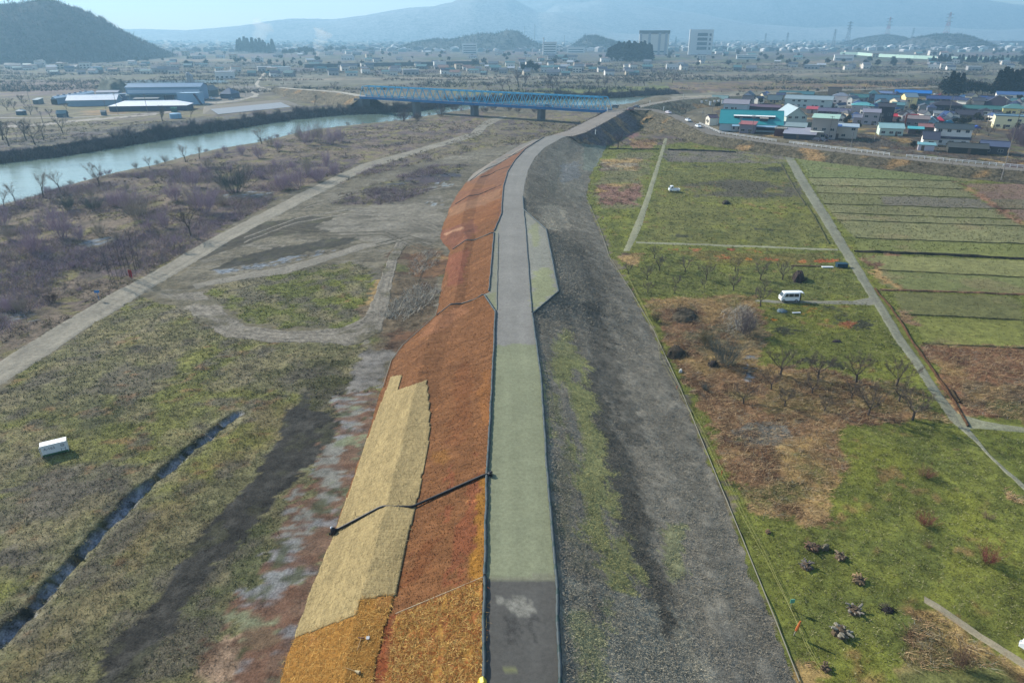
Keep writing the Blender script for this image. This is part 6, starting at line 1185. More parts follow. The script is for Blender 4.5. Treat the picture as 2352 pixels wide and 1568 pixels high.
# utility poles
M_POLE = mat('pole', (.19, .175, .16), .85, .15)
def pole(x, y, h, label, z=None, group='utility poles', arms=2, rz=0, r=.16):
    z = land1(x, y) if z is None else z; t = thing('utility_pole', label, 'utility pole', (x, y, z-.1), rz, group); b = MB(); b.tube([(0, 0, 0), (0, 0, h)], [r, r*.62], 8); b.obj('shaft', M_POLE, t, smooth=True)
    for k in range(arms):
        b = MB(); b.box(-.9, .9, -.07, .07, h-.5-k*.8, h-.38-k*.8)
        for xx in (-.8, -.3, .4, .8): b.tube([(xx, 0, h-.38-k*.8), (xx, 0, h-.15-k*.8)], .06, 5)
        b.obj('crossarm', M_STEEL, t)
    return t
def pole_at(fr, x, yb, yt, label, z=2.0, **k):
    u, v = fr(x, yb); p = G(u, v, z); h = (yb-yt)*fr.k*.91875*mpp_at(v, z)/math.cos(vis(v)); return pole(p[0], p[1], h, label, z, **k)
for fr, x, yb, yt, lab, z in ((V1, 780, 752, 500, 'utility pole in front of the dusty red shed', 2), (V1, 605, 755, 530, 'dark utility pole left of the dusty red shed', 2), (V1, 1852, 840, 520, 'utility pole at the corner of the mint roofed house', 2), (V1, 2168, 940, 740, 'short pole beside the road rail before the beige house', 3.3), (V1, 1970, 610, 420, 'utility pole among houses right of the coral roof', 2), (V1, 2090, 440, 210, 'utility pole left of the sea green roof', 2), (V1, 92, 540, 430, 'utility pole at the left end of the village', 2), (V1, 225, 470, 340, 'utility pole behind the white roadside hut', 2),
     (V2, 255, 970, 700, 'utility pole by the bare ground in front of the mauve house', 2), (V2, 325, 780, 590, 'utility pole beside the tall black house', 2), (V2, 1295, 610, 350, 'tallest utility pole in the dense middle of the village', 2), (V2, 1830, 760, 530, 'utility pole beside the apartment house', 2), (V2, 660, 600, 380, 'left pole of the pair by the sunlit cream house', 2), (V2, 735, 600, 380, 'right pole of the pair by the sunlit cream house', 2), (V2, 2080, 560, 400, 'utility pole in front of the huge dark hip roof', 2)):
    pole_at(fr, x, yb, yt, lab, z, rz=rnd.uniform(-.6, .6))
u, v = 2298, 417; p = G(u, v); t = pole(p[0], p[1], (417-262)*mpp_at(v)/math.cos(vis(v)), 'tallest bare utility pole at the end of the levee foot path', 0.0, r=.15)
for x, yb, yt, lab in ((430, 470, 155, 'utility pole left of the long gabled barn'), (610, 750, 560, 'utility pole by the pale farm track, nearest the river'), (1655, 600, 300, 'utility pole in front of the white roofed barn'), (2068, 580, 320, 'utility pole in front of the white hip roof'), (1480, 520, 400, 'short utility pole between the two white roofs'), (925, 690, 600, 'short utility pole near the dark teal hut')): pole_at(L1, x, yb, yt, lab, 0.0)
for x, yb, yt, lab in ((1165, 360, 150, 'thick utility pole beside the dark blue hip roof'), (1312, 340, 170, 'utility pole inside the curve of the road across the river'), (1045, 220, 110, 'utility pole beyond the works, left of the curve'), (930, 220, 110, 'utility pole beyond the works near the silos'), (1445, 260, 110, 'utility pole at the road bend across the river')): pole_at(L2, x, yb, yt, lab, 0.0)

# ---------------------------------------------------------------- vehicles
def side_loft(b, prof, hw, inset, mi=0, bow=.04):
    """body from a side outline (x along the car, z up), narrowed towards the top"""
    zs = [p[1] for p in prof]; z0, z1 = min(zs), max(zs); n = len(prof); V = []
    for sy, k in ((-1, .9), (-1, 1), (1, 1), (1, .9)):
        for x, z in prof:
            f = (z-z0)/(z1-z0); w_ = hw-(inset*max(0, f-.45)/.55); V.append((x*(1 if k == 1 else .985), sy*w_*(1 if k == 1 else .93) if k != 1 else sy*w_, z0+(z-z0)*(1 if k == 1 else 1)))
    V2_ = V[n:2*n]+V[2*n:3*n]; F = [tuple(range(n-1, -1, -1)), tuple(range(n, 2*n))]+[(i, (i+1) % n, (i+1) % n+n, i+n) for i in range(n)]
    b.add(V2_, F, mi)
def bevel_obj(o, w_=.05, s=2):
    m = o.modifiers.new('bevel', 'BEVEL'); m.width = w_; m.segments = s; m.limit_method = 'ANGLE'; return o
def vehicle(kind, x, y, z, rz, paint_, label, cat, group=None, rot3=None):
    t = thing({'van': 'van', 'truck': 'pickup_truck', 'car': 'parked_car'}[kind], label, cat, (x, y, z), rz, group); pm = mat('car_paint', paint_, .3, .06, 1, spec=.6)
    if kind == 'van':
        L_, hw = 3.4, .74; prof = [(-1.68, .28), (-1.7, .8), (-1.66, 1.02), (-1.28, 1.72), (-1.1, 1.82), (1.55, 1.84), (1.68, 1.7), (1.7, .3)]; wx = (-1.2, 1.1); r = .28
        glass = [((-1.12, 1.06), (-.88, 1.62), (-.45, 1.62), (-.45, 1.06)), ((-.36, 1.06), (-.36, 1.62), (.5, 1.62), (.5, 1.06)), ((.6, 1.06), (.6, 1.62), (1.45, 1.62), (1.45, 1.06))]
    elif kind == 'truck':
        L_, hw = 3.4, .74; prof = [(-1.68, .3), (-1.7, .85), (-1.62, 1.02), (-1.22, 1.7), (-1.05, 1.78), (-.42, 1.78), (-.36, 1.6), (-.34, .62), (1.68, .62), (1.68, .34)]; wx = (-1.15, 1.0); r = .27
        glass = [((-1.25, 1.05), (-.98, 1.6), (-.5, 1.6), (-.5, 1.05))]
    else:
        L_, hw = 4.3, .86; prof = [(-2.1, .3), (-2.14, .66), (-1.95, .84), (-1.1, .96), (-.5, 1.42), (.9, 1.46), (1.65, 1.02), (2.06, .96), (2.12, .6), (2.08, .3)]; wx = (-1.35, 1.3); r = .31
        glass = [((-.92, .98), (-.44, 1.34), (.1, 1.37), (.1, .98)), ((.2, .98), (.2, 1.37), (.86, 1.38), (1.36, 1.0))]
    b = MB(); side_loft(b, prof, hw, .10 if kind != 'car' else .2); bevel_obj(b.obj('body', pm, t), .06, 3)
    for sy in (-1, 1):
        for g in glass:
            b = MB(); y0 = sy*(hw-.03); y1 = sy*(hw-(.085 if kind != 'car' else .17)+.012); zm = min(q[1] for q in g); zM = max(q[1] for q in g)
            vs = [(q[0], (sy*(hw+.008)-sy*(.10 if kind != 'car' else .2)*max(0, (q[1]-prof[0][1])/(max(p_[1] for p_ in prof)-prof[0][1])-.45)/.55), q[1]) for q in g]; vs2 = [(a_[0], a_[1]-sy*.04, a_[2]) for a_ in vs]
            m_ = len(vs); b.add(vs+vs2, [tuple(range(m_)), tuple(range(2*m_-1, m_-1, -1))]+[(i, i+m_, (i+1) % m_+m_, (i+1) % m_) for i in range(m_)]); b.obj('window', M_GLASS, t)
        for xx in wx:
            b = MB(); b.tube([(xx, sy*(hw-.16), r), (xx, sy*(hw+.015), r)], r, 16); o = b.obj('wheel', M_TYRE, t); b = MB(); b.tube([(xx, sy*(hw-.1), r), (xx, sy*(hw+.025), r)], r*.58, 12); b.obj('rim', M_RIM, o)
    # windscreens and lamps
    i0, i1 = (2, 3) if kind != 'car' else (3, 4); a_, c_ = Vector((prof[i0][0], 0, prof[i0][1])), Vector((prof[i1][0], 0, prof[i1][1])); n = Vector((-(c_.z-a_.z), 0, c_.x-a_.x)).normalized()*.015
    b = MB(); p0, p1 = a_.lerp(c_, .08), a_.lerp(c_, .94); w0, w1 = hw-.10, hw-.20-(.08 if kind == 'car' else 0); slab(b, [p0+n+Vector((0, -w0, 0)), p0+n+Vector((0, w0, 0)), p1+n+Vector((0, w1, 0)), p1+n+Vector((0, -w1, 0))], .02); b.obj('windscreen', M_GLASS, t)
    if kind == 'car':
        a_, c_ = Vector((prof[6][0], 0, prof[6][1])), Vector((prof[5][0], 0, prof[5][1])); b = MB(); p0, p1 = a_.lerp(c_, .08), a_.lerp(c_, .9); slab(b, [p0+Vector((.015, -w0, .01)), p0+Vector((.015, w0, .01)), p1+Vector((.015, w1, .01)), p1+Vector((.015, -w1, .01))], .02); b.obj('rear_window', M_GLASS, t)
    fx, bx_ = prof[1][0], prof[-1][0] if kind != 'car' else prof[-2][0]
    for sy in (-1, 1):
        b = MB(); b.box(fx-.02, fx+.08, sy*(hw-.18)-.13, sy*(hw-.18)+.13, .62 if kind == 'car' else .68, .78 if kind == 'car' else .88); b.obj('headlight', mat('lamp_glass', (.6, .62, .62), .2, .05), t)
        b = MB(); b.box(bx_-.06, bx_+.02, sy*(hw-.14)-.1, sy*(hw-.14)+.1, .62 if kind != 'truck' else .4, .86 if kind != 'truck' else .52); b.obj('tail_light', mat('red_lamp', (.35, .02, .02), .3, .05), t)
    if kind == 'van':
        b = MB(); slab(b, [(1.62, -.62, 1.83), (1.62, .62, 1.83), (2.35, .58, 1.72), (2.35, -.58, 1.72)], .05); slab(b, [(2.35, -.58, 1.72), (2.35, .58, 1.72), (2.5, .56, 1.35), (2.5, -.56, 1.35)], .05); b.obj('tailgate', pm, t)
        b = MB(); b.box(1.66, 1.715, -.6, .6, .55, 1.66); b.obj('load_opening', M_BLACK, t)
    if kind == 'truck':
        b = MB(); b.box(-.3, 1.68, -.72, -.68, .64, .92); b.box(-.3, 1.68, .68, .72, .64, .92); b.box(1.64, 1.7, -.67, .67, .64, .92); b.obj('bed_sides', pm, t); b = MB(); b.box(-.28, 1.63, -.67, .67, .63, .66); b.obj('bed_floor', M_STEEL, t)
    return t
WP = (.78, .80, .82)
p = G(1811, 692); vehicle('van', p[0], p[1], .08, .02, WP, 'white kei van with raised tailgate parked on the field path', 'van')
p = G(1548, 440); vehicle('truck', p[0], p[1], .05, .05, WP, 'small white pickup truck standing on the green field', 'truck')
p = G(2358, 1505); vehicle('car', p[0]+1.45, p[1]-.75, .08, math.radians(-58)+math.pi*.0, WP, 'white car cut off by the right picture edge on the concrete path', 'car')
def on_road(u, v, P=vrP):
    d = [abs(a_-u)+abs(b_-v)*3 for a_, b_ in zip(*proj(P[:, 0], P[:, 1], P[:, 2])[:2])]; i = int(np.argmin(d)); q = P[min(i+1, len(P)-1)]-P[max(i-1, 0)]; return P[i], math.atan2(q[1], q[0]), np.array((-q[1], q[0]))/np.hypot(q[0], q[1])
GC = 'cars on the roads by the bridge'
for u, v, c, lab, s in ((1579, 279, WP, 'white car farther up the village road', .4), (1622, 293, WP, 'white car lower on the village road by the white hut', -.6), (1532, 262, (.6, .55, .6), 'pale car with dark trunk coming round the road bend', .5)):
    q, a_, n = on_road(u, v); vehicle('car', q[0]+n[0]*s, q[1]+n[1]*s, q[2]+.06, a_+math.pi, c, lab, 'car', GC)
for u, v, z, c, kd, rz, lab in ((1462, 248, 7.1, (.02, .025, .05), 'car', 2.2, 'dark blue car at the junction beyond the bridge'), (1448, 255, 7.2, (.12, .02, .03), 'van', .3, 'dark red van at the road junction'), (1413, 249, 7.25, (.12, .16, .2), 'van', -.5, 'grey green van leaving the bridge end')):
    q = G(u, v, z); vehicle(kd, q[0], q[1], z+.05, rz, c, lab, 'car' if kd == 'car' else 'van', GC)
q = BL+bd*.19; vehicle('car', q[0], q[1], 7.4, math.atan2(bd[1], bd[0]), WP, 'white car driving on the blue bridge', 'car', GC)
q = BL+bd*.78; vehicle('car', q[0], q[1], 7.4, math.atan2(bd[1], bd[0]), (.05, .07, .12), 'dark car driving on the blue bridge', 'car', GC)
for x, y, c, lab in ((1870, 310, WP, 'white car parked on the meadow beyond the river'), (850, 385, WP, 'white truck parked beside the works sheds'), (1110, 395, (.1, .14, .2), 'dark car parked in front of the dark blue hip roof'), (720, 400, (.04, .08, .16), 'dark blue car parked below the tall box building')):
    q = G(*L2(x, y)); vehicle('truck' if 'truck' in lab else 'car', q[0], q[1], .05, rnd.uniform(-.4, .4), c, lab, 'car' if 'truck' not in lab else 'truck')
for x, y, c, lab in ((1690, 850, (.05, .05, .08), 'dark car parked left beside the carport'), (1770, 855, (.06, .07, .1), 'dark car parked right beside the carport')):
    q = G(*V1(x, y), 2.0); vehicle('car', q[0], q[1], land1(q[0], q[1]), -.9, c, lab, 'car', 'cars parked in the village')
for i, (x, y, c) in enumerate(((1060, 265, WP), (1110, 280, (.3, .5, .55)), (1160, 262, (.1, .2, .4)), (1190, 285, WP), (1060, 305, (.3, .06, .06)), (1120, 315, WP), (1180, 320, (.4, .06, .05)), (1215, 300, (.2, .3, .35)), (1090, 290, (.35, .4, .42)), (1150, 300, (.5, .5, .55)))):
    q = G(*V2(x, y), 2.0); vehicle('car', q[0], q[1], land1(q[0], q[1]), rnd.uniform(0, 3), c, 'car in the crowded lot right of the vivid blue tarpaulin roof', 'car', 'cars in the crowded lot')

# person loading the van, bent slightly forward
def person(x, y, rz, label, cloth, skin=(.32, .2, .14)):
    t = thing('person', label, 'person', (x, y, .08), rz); V = [(0, 0, .92), (0, .02, 1.12), (.08, .03, 1.36), (.12, .03, 1.46), (.16, .03, 1.54), (0, .10, .88), (.04, .12, .48), (0, .12, .06), (.14, .13, .04), (0, -.10, .88), (.03, -.12, .48), (-.02, -.12, .06), (.12, -.13, .04), (.10, .20, 1.38), (.22, .24, 1.14), (.42, .17, 1.06), (.10, -.16, 1.38), (.24, -.20, 1.14), (.44, -.13, 1.08)]
    E = [(0, 1), (1, 2), (2, 3), (3, 4), (0, 5), (5, 6), (6, 7), (7, 8), (0, 9), (9, 10), (10, 11), (11, 12), (2, 13), (13, 14), (14, 15), (2, 16), (16, 17), (17, 18)]
    rad = [.13, .135, .15, .07, .06, .085, .06, .045, .04, .085, .06, .045, .04, .055, .045, .035, .055, .045, .035]
    me = bpy.data.meshes.new('clothed_body'); me.from_pydata(V, E, []); me.materials.append(mat('dark_clothes', cloth, .9, .2)); o = link('clothed_body', me, t); md = o.modifiers.new('skin', 'SKIN')
    for i, r in enumerate(rad): me.skin_vertices[0].data[i].radius = (r, r)
    me.skin_vertices[0].data[0].use_root = True; sb = o.modifiers.new('sub', 'SUBSURF'); sb.levels = 1; sb.render_levels = 2
    b = MB(); b.tube([(.15, .03, 1.53), (.17, .03, 1.58), (.185, .03, 1.66), (.18, .03, 1.73), (.175, .03, 1.77)], [.05, .085, .1, .085, .03], 10); b.tube([(.27, .03, 1.64), (.31, .03, 1.62)], [.02, .012], 5); h = b.obj('head', mat('skin', skin, .7, .1), t, smooth=True)
    b = MB(); b.tube([(.165, .03, 1.68), (.165, .03, 1.75), (.16, .03, 1.80)], [.108, .1, .04], 10); b.obj('hair', M_BLACK, h, smooth=True)
    for sy, hx in ((.17, .42), (-.13, .44)):
        b = MB(); c = Vector((hx+.05, sy, 1.05)); b.tube([c-Vector((.05, 0, 0)), c, c+Vector((.05, 0, -.01))], [.03, .042, .03], 6)
        for k in range(4): b.tube([c+Vector((.04, (k-1.5)*.02, 0)), c+Vector((.08, (k-1.5)*.022, -.015)), c+Vector((.10+.008*(k in (1, 2)), (k-1.5)*.022, -.045))], [.01, .009, .006], 5)
        b.tube([c+Vector((.0, -.03 if sy > 0 else .03, 0)), c+Vector((.04, -.055 if sy > 0 else .055, -.01))], [.012, .008], 5); b.obj('hand', mat('skin', skin, .7, .1), t, smooth=True)
    return t
p = G(1833, 694); person(p[0]+.35, p[1]+.1, math.pi, 'person in dark clothes standing under the raised tailgate of the van', (.012, .012, .016))

# ---------------------------------------------------------------- small things in the fields
# white cargo box with dark lettering
p, q = G(*Fr(0, 1050, .12755)(838, 725)), G(*Fr(0, 1050, .12755)(1350, 600)); d = q-p; L_ = float(np.linalg.norm(d)); t = thing('storage_box', 'white storage box with dark lettering standing in the left field', 'storage box', (p[0], p[1], land1(p[0], p[1])-.05), math.atan2(d[1], d[0]))
M_BOXW = mat('box_enamel', (.62, .66, .66), .5, .08, 1.5); hb = 1.45; db = 1.0
b = MB(); b.box(0, L_, 0, db, .08, hb); bevel_obj(b.obj('body', M_BOXW, t), .03, 2)
b = MB(); b.box(-.02, L_+.02, -.02, db+.02, hb, hb+.06); b.obj('lid', mat('box_lid', (.78, .8, .8), .5, .05), t)
b = MB(); b.box(.02, L_-.02, -.012, -.002, .08, .34); b.obj('stained_band', mat('moss_stain', (.03, .09, .04), .9, .4, 5), t)
M_INK = mat('marker_ink', (.06, .08, .10), .8, .1)
def text(s, size, loc, parent, m, rot=(math.pi/2, 0, 0)):
    cu = bpy.data.curves.new('lettering', 'FONT'); cu.body = s; cu.size = size; cu.extrude = .004; cu.align_x = 'LEFT'
    o = bpy.data.objects.new('lettering', cu); COL.objects.link(o); dg = bpy.context.evaluated_depsgraph_get(); me = bpy.data.meshes.new_from_object(o.evaluated_get(dg)); bpy.data.objects.remove(o)
    me.materials.clear(); me.materials.append(m); o = link('lettering', me, parent); o.location = loc; o.rotation_euler = rot; return o
text('A-163', .46, (.10*L_, -.008, .86), t, M_INK)
b = MB()
for k in range(20):
    a0, a1 = k*2*math.pi/20, (k+1)*2*math.pi/20; cx, cz = L_*.83, 1.08
    b.add([(cx+math.cos(a)*r, -.012, cz+math.sin(a)*r) for a, r in ((a0, .19), (a1, .19), (a1, .14), (a0, .14))], [(0, 1, 2, 3)])
b.box(cx-.1, cx+.1, -.013, -.003, cz-.02, cz+.03); b.obj('emblem', M_INK, t)
b = MB(); b.box(L_*.74, L_*.755, -.013, -.003, .35, .72); b.box(L_*.9, L_*.915, -.013, -.003, .35, .78); b.box(L_*.74, L_*.9, -.012, -.003, .6, .63); b.obj('latch', M_INK, t)
b = MB(); b.box(-.14, -.06, .0, .08, .1, hb*.95); b.box(-.06, .0, .0, .08, hb*.9, hb*.95); b.obj('hinge_post', M_FRAME, t)
# hand tools on the straw
def tool(u0, v0, u1, v1): 
    a_, c_ = onlevee(u0, v0), onlevee(u1, v1); return Vector(a_)+Vector((0, 0, .2)), Vector(c_)+Vector((0, 0, .2))
M_WOOD = mat('tool_wood', (.35, .24, .12), .7, .2); M_TOOLW = mat('tool_white', (.42, .42, .42), .5, .05); M_TOOLR = mat('tool_rust', (.16, .07, .05), .7, .2)
a_, c_ = tool(*B5(607, 470), *B5(638, 372)); t = thing('rake', 'rake with a rust coloured head lying on the golden straw mat', 'rake'); b = MB(); b.tube([a_, c_], .022, 6); b.obj('handle', M_WOOD, t)
h0, h1 = tool(*B5(614, 370), *B5(664, 371)); b = MB(); b.tube([h0, h1], .05, 6); b.obj('head', M_TOOLR, t)
a_, c_ = tool(*B5(702, 336), *B5(692, 362)); t = thing('shovel', 'shovel with a white blade lying next to the rake', 'shovel'); b = MB(); b.tube([a_, c_], .022, 6); b.obj('handle', M_WOOD, t)
h0, h1 = tool(*B5(692, 360), *B5(688, 384)); d = (h1-h0).normalized(); s_ = d.cross(Vector((0, 0, 1))).normalized()*.13; b = MB(); slab(b, [h0-s_, h0+s_, h1+s_*.9, h1-s_*.9], .03); b.obj('blade', M_TOOLW, t)
a_, c_ = tool(*B5(512, 605), *B5(592, 632)); t = thing('broom', 'broom with pale bristles lying on the golden straw near the picture bottom', 'broom'); b = MB(); b.tube([a_, c_], .022, 6); b.obj('handle', M_WOOD, t)
h0, h1 = tool(*B5(590, 631), *B5(626, 645)); b = MB(); b.tube([h0, h1], [.06, .14], 8); b.obj('bristles', mat('bristles', (.42, .34, .2), .9, .3, 8), t)
# yellow machine end poking in at the bottom, blue sheet on the crest edge
p = onlevee(1104, 1570); t = thing('excavator_boom', 'yellow steel arm end poking in at the bottom edge beside the road', 'machine part', (p[0], p[1], p[2]), .15)
M_YEL = mat('machine_yellow', (.62, .46, .03), .45, .1); b = MB(); b.prism([(-.35, -.3), (.2, -.3), (.4, .25), (.18, .62), (-.08, .5)], -.4, .1); bevel_obj(b.obj('arm_end', M_YEL, t), .04); b = MB(); b.tube([(.1, -.5, .25), (.1, .2, .25)], .1, 10); b.obj('pivot_pin', M_STEEL, t); b = MB(); b.box(.42, .8, -.3, .0, -.1, .08); b.obj('bracket', M_YEL, t)
p = onlevee(1100, 1494); t = tag(mound('folded_tarpaulin', lambda u, v: (u, v), [(1092, 1500), (1096, 1490), (1104, 1488), (1110, 1494), (1106, 1500)], .3, (70, 100, 132), z=5.8), 'small folded blue tarpaulin beside the dark road edge', 'tarpaulin'); del t['kind']
# signs and posts
def post(fr, x, y, h, label, c, board=None, cat='post', name='marker_post', r=.045, z=0.0):
    u, v = fr(x, y); p = G(u, v, z); t = thing(name, label, cat, (p[0], p[1], (land1(p[0], p[1]) if z == 0 else z)-.1), rnd.uniform(-.2, .2)); b = MB(); b.tube([(0, 0, 0), (0, 0, h)], r, 7); b.obj('stake', mat('post_paint', c, .7, .15), t)
    if board:
        w_, h_, z_, c2 = board; b = MB(); b.box(-w_/2, w_/2, -r-.04, -r, z_, z_+h_); b.obj('board', mat('sign_board', c2, .6, .1), t)
    return t
post(T7, 840, 885, 1.9, 'red warning board at the foot of the sapling row', (.3, .03, .03), (.75, 1.5, .45, (.42, .03, .03)), 'sign', 'warning_sign')
post(T7, 310, 1238, 2.0, 'blue sign frame beside the dirt road', (.05, .16, .36), (.9, .5, 1.5, (.06, .2, .45)), 'sign', 'road_sign'); 
post(C6, 925, 1210, 1.3, 'small green board on a thin stick in the right field', (.3, .3, .22), (.4, .42, .9, (.12, .35, .25)), 'sign', 'notice_board', .03)
t = post(C6, 940, 1335, 1.75, 'leaning post wrapped in orange tape by the yellow cords', (.3, .28, .22), None, 'post'); t.rotation_euler = (.1, .12, 0); b = MB(); b.tube([(0, 0, .7), (.02, 0, 1.1), (0, .02, 1.85)], [.1, .12, .06], 7); b.obj('tape', mat('orange_tape', (.5, .14, .04), .7, .15), t)
for fr, x, y, lab in ((K1, 130, 840, 'red marker stake where the cords begin'), (K2, 150, 1000, 'red marker stake beside the low dark bush'), (C6, 590, 560, 'red marker stake halfway along the cords')): post(fr, x, y, .7, lab, (.4, .05, .03), None, 'stake', 'marker_stake')
for fr, x, y, z, lab in ((J6, 1785, 235, 4, 'first'), (J6, 1860, 220, 4, 'second'), (J6, 1925, 240, 4, 'third'), (J6, 1995, 220, 4, 'fourth'), (J6, 2062, 215, 4, 'fifth'), (J6, 2125, 220, 4, 'sixth')):
    q = G(*fr(x, y), 2.0); t = thing('stone_post', lab+' white post from the left on the slope behind the village', 'post', (q[0], q[1], land1(q[0], q[1])-.05), 0, 'white posts behind the village'); b = MB(); b.box(-.5, .5, -.3, .3, 0, 3.0); b.obj('shaft', M_RAIL, t); b = MB(); b.box(-.6, .6, -.4, .4, 3.0, 3.25); b.obj('cap', M_RAIL, t)
for fr, x, y, z, h, lab in ((J6, 55, 690, 6.0, 1.9, 'white marker post where levee and road meet'), (J6, 248, 320, 7.2, 2.2, 'white gate post at the bridge end'), (J6, 945, 190, 6.6, 2.0, 'white marker post beside the far river road'), (J6, 1168, 300, 7.0, 2.0, 'white marker post at the road bend'), (J6, 1490, 95, 6.0, 2.2, 'white marker post on the far levee road')): post(fr, x, y, h, lab, (.7, .7, .66), (.4, .3, h-.35, (.72, .72, .68)), 'post', 'marker_post', .16, z)
# root stumps, rubble and burnt heaps on the right field
def stump(fr, x, y, w_, label, seed, c=(142, 128, 108), cat='stump', name='root_stump', dark=False, n=13, flat=False):
    w_ *= .82; g = random.Random(seed); u, v = fr(x, y); p = G(u, v); t = thing(name, label, cat, (p[0], p[1], land1(p[0], p[1])), g.uniform(0, 6)); b = MB(); R_ = w_/2
    b.tube([(0, 0, -.05), (0, 0, .25*w_), (.05*w_, 0, .38*w_)], [R_*.85, R_*.75, R_*.3], 9); b.v = [tuple(Vector(p_)*g.uniform(.8, 1.2)) for p_ in b.v]; b.obj('stump_core', mat('earthy_wood', A(104, 90, 74), .95, .4, 4), t)
    for i in range(n):
        az = i*2.4+g.uniform(-.3, .3); k_ = g.uniform(.75, 1.1); s0 = Vector((math.cos(az)*R_*g.uniform(.3, .7), math.sin(az)*R_*g.uniform(.3, .7), w_*g.uniform(.08, .34))); d = Vector((math.cos(az+g.uniform(-.9, .9)), math.sin(az+g.uniform(-.9, .9)), g.uniform(-.25, .55))).normalized(); e = s0+d*w_*g.uniform(.16, .4); m_ = s0.lerp(e, .5)+Vector((g.uniform(-.06, .06), g.uniform(-.06, .06), g.uniform(0, .08)))*w_
        r_ = w_*g.uniform(.05, .1); q = MB(); q.tube([s0, m_, e], [r_, r_*g.uniform(.75, 1), r_*g.uniform(.4, .8)], 6); q.obj('root', mat('weathered_root', A(*[int(k*k_) for k in c]), .9, .3, 5), t)
    return t
stump(C6, 1030, 920, 1.7, 'brown root stump beside the boulder in the right field', 1, (120, 96, 80)); 
p = G(*C6(1090, 922)); t = tag(mound('boulder', C6, [(1070, 930), (1075, 905), (1100, 905), (1118, 920), (1100, 935)], .7, (128, 124, 108)), 'smooth grey boulder leaning on the brown root stump', 'boulder'); del t['kind']
stump(C6, 1165, 962, 1.4, 'root stump with a pale top just right of the boulder', 2); stump(C6, 1000, 1012, 1.5, 'flat black and white stump nearest the levee', 3, (120, 116, 116), n=16)
stump(C6, 1258, 1078, 1.5, 'pale tan root stump casting a blue shadow', 4, (186, 158, 120)); stump(C6, 1235, 1222, 1.6, 'root stump with a cut white log end', 5, (150, 146, 138)); stump(C6, 1165, 1330, 1.9, 'largest splayed root stump in the right field', 6, (158, 154, 140), n=18)
stump(C6, 815, 842, .8, 'small tan stump close to the yellow cords', 7, (160, 124, 96), n=8); stump(C6, 1095, 1500, 1.1, 'brown stump at the bottom near the dry grass', 8, (120, 100, 86), n=9)
def heap(fr, pts, h, c, label, cat, name, tw=60, twc=(60, 54, 52), tl=.6):
    o = mound(name, fr, pts, h, c, label, cat); B = np.array([G(*fr(*q))[:2] for q in pts]); cc = B.mean(0); g = random.Random(len(label)); b = MB(); rad = np.linalg.norm(B-cc, axis=1).mean()
    for i in range(tw):
        a = g.uniform(0, 6.28); r = rad*math.sqrt(g.random()); s0 = Vector((cc[0]+math.cos(a)*r, cc[1]+math.sin(a)*r, h*(1-r/rad)*.8)); e = s0+Vector((g.uniform(-1, 1), g.uniform(-1, 1), g.uniform(0, .8)))*tl; b.twig(s0, e, .06)
    b.obj('sticks', twigmat(twc), o); return o
heap(C6, [(1355, 1210), (1375, 1190), (1420, 1195), (1442, 1215), (1430, 1240), (1385, 1238)], .35, (46, 42, 44), 'flat black burnt heap in the right field', 'burnt heap', 'burnt_heap', 50, (40, 36, 38), .4)
heap(C3, [(835, 770), (870, 750), (905, 765), (915, 790), (890, 806), (850, 800)], 1.5, (72, 64, 62), 'dark rounded brush heap with frost beside it', 'brush heap', 'brush_heap', 120, (84, 76, 74), .9)
heap(C3, [(375, 285), (400, 272), (430, 280), (425, 294), (385, 294)], 1.0, (62, 58, 52), 'small dark heap on the green field below the pickup', 'brush heap', 'brush_heap', 50)
heap(C3, [(1085, 1185), (1110, 1172), (1160, 1178), (1170, 1187), (1120, 1190)], .3, (70, 62, 70), 'low burnt patch heap with a short post in the green field', 'burnt heap', 'burnt_heap', 30, (60, 54, 60), .4)
heap(C3, [(10, 1260), (60, 1215), (120, 1240), (150, 1290), (90, 1305), (20, 1290)], 1.2, (74, 68, 60), 'dark pile of cut branches beside the levee toe', 'brush heap', 'brush_heap', 160, (112, 104, 88), 1.3)
heap(C3, [(30, 1020), (120, 970), (200, 980), (230, 1040), (150, 1080), (50, 1070)], 1.1, (84, 78, 66), 'wide dark pile of cut branches in upper brown brush', 'brush heap', 'brush_heap', 220, (104, 96, 88), 1.5)
heap(K2, [(500, 730), (560, 690), (620, 700), (640, 740), (560, 760)], .8, (66, 62, 62), 'dark tangle of twigs left of the large dark bush', 'brush heap', 'brush_heap', 90, (72, 68, 70), .8)
def box_item(fr, x, y, dims, rz, c, label, cat, name, lid=None, rough=.6):
    u, v = fr(x, y); p = G(u, v); t = thing(name, label, cat, (p[0], p[1], land1(p[0], p[1])-.02), rz); lx, ly, lz = dims; b = MB(); b.box(-lx/2, lx/2, -ly/2, ly/2, 0, lz); bevel_obj(b.obj('body', mat('painted_'+name, c, rough, .15), t), .05); 
    b = MB(); b.box(-lx/2-.04, lx/2+.04, -ly/2-.04, ly/2+.04, lz, lz+.07); b.obj('lid', mat('lid_'+name, lid or c, rough, .15), t); return t
box_item(C3, 1158, 700, (2.2, 1.2, .8), .0, (.008, .035, .06), 'dark blue chest beside the orange grass strips', 'chest', 'chest', (.012, .05, .08))
p = G(*C3(1068, 702)); t = thing('sheet', 'white sheet lying left of the dark blue chest', 'sheet', (p[0], p[1], .05), 0); b = MB(); b.box(-1.2, 1.2, -.35, .35, 0, .16); bevel_obj(b.obj('cloth', M_RAIL, t), .04)
p = G(*C3(930, 694)); t = thing('plank', 'long dark plank in line with the dark blue chest', 'plank', (p[0], p[1], .05), -.06); b = MB(); b.box(-3.2, 3.2, -.18, .18, 0, .14); b.obj('board', M_STAKE, t)
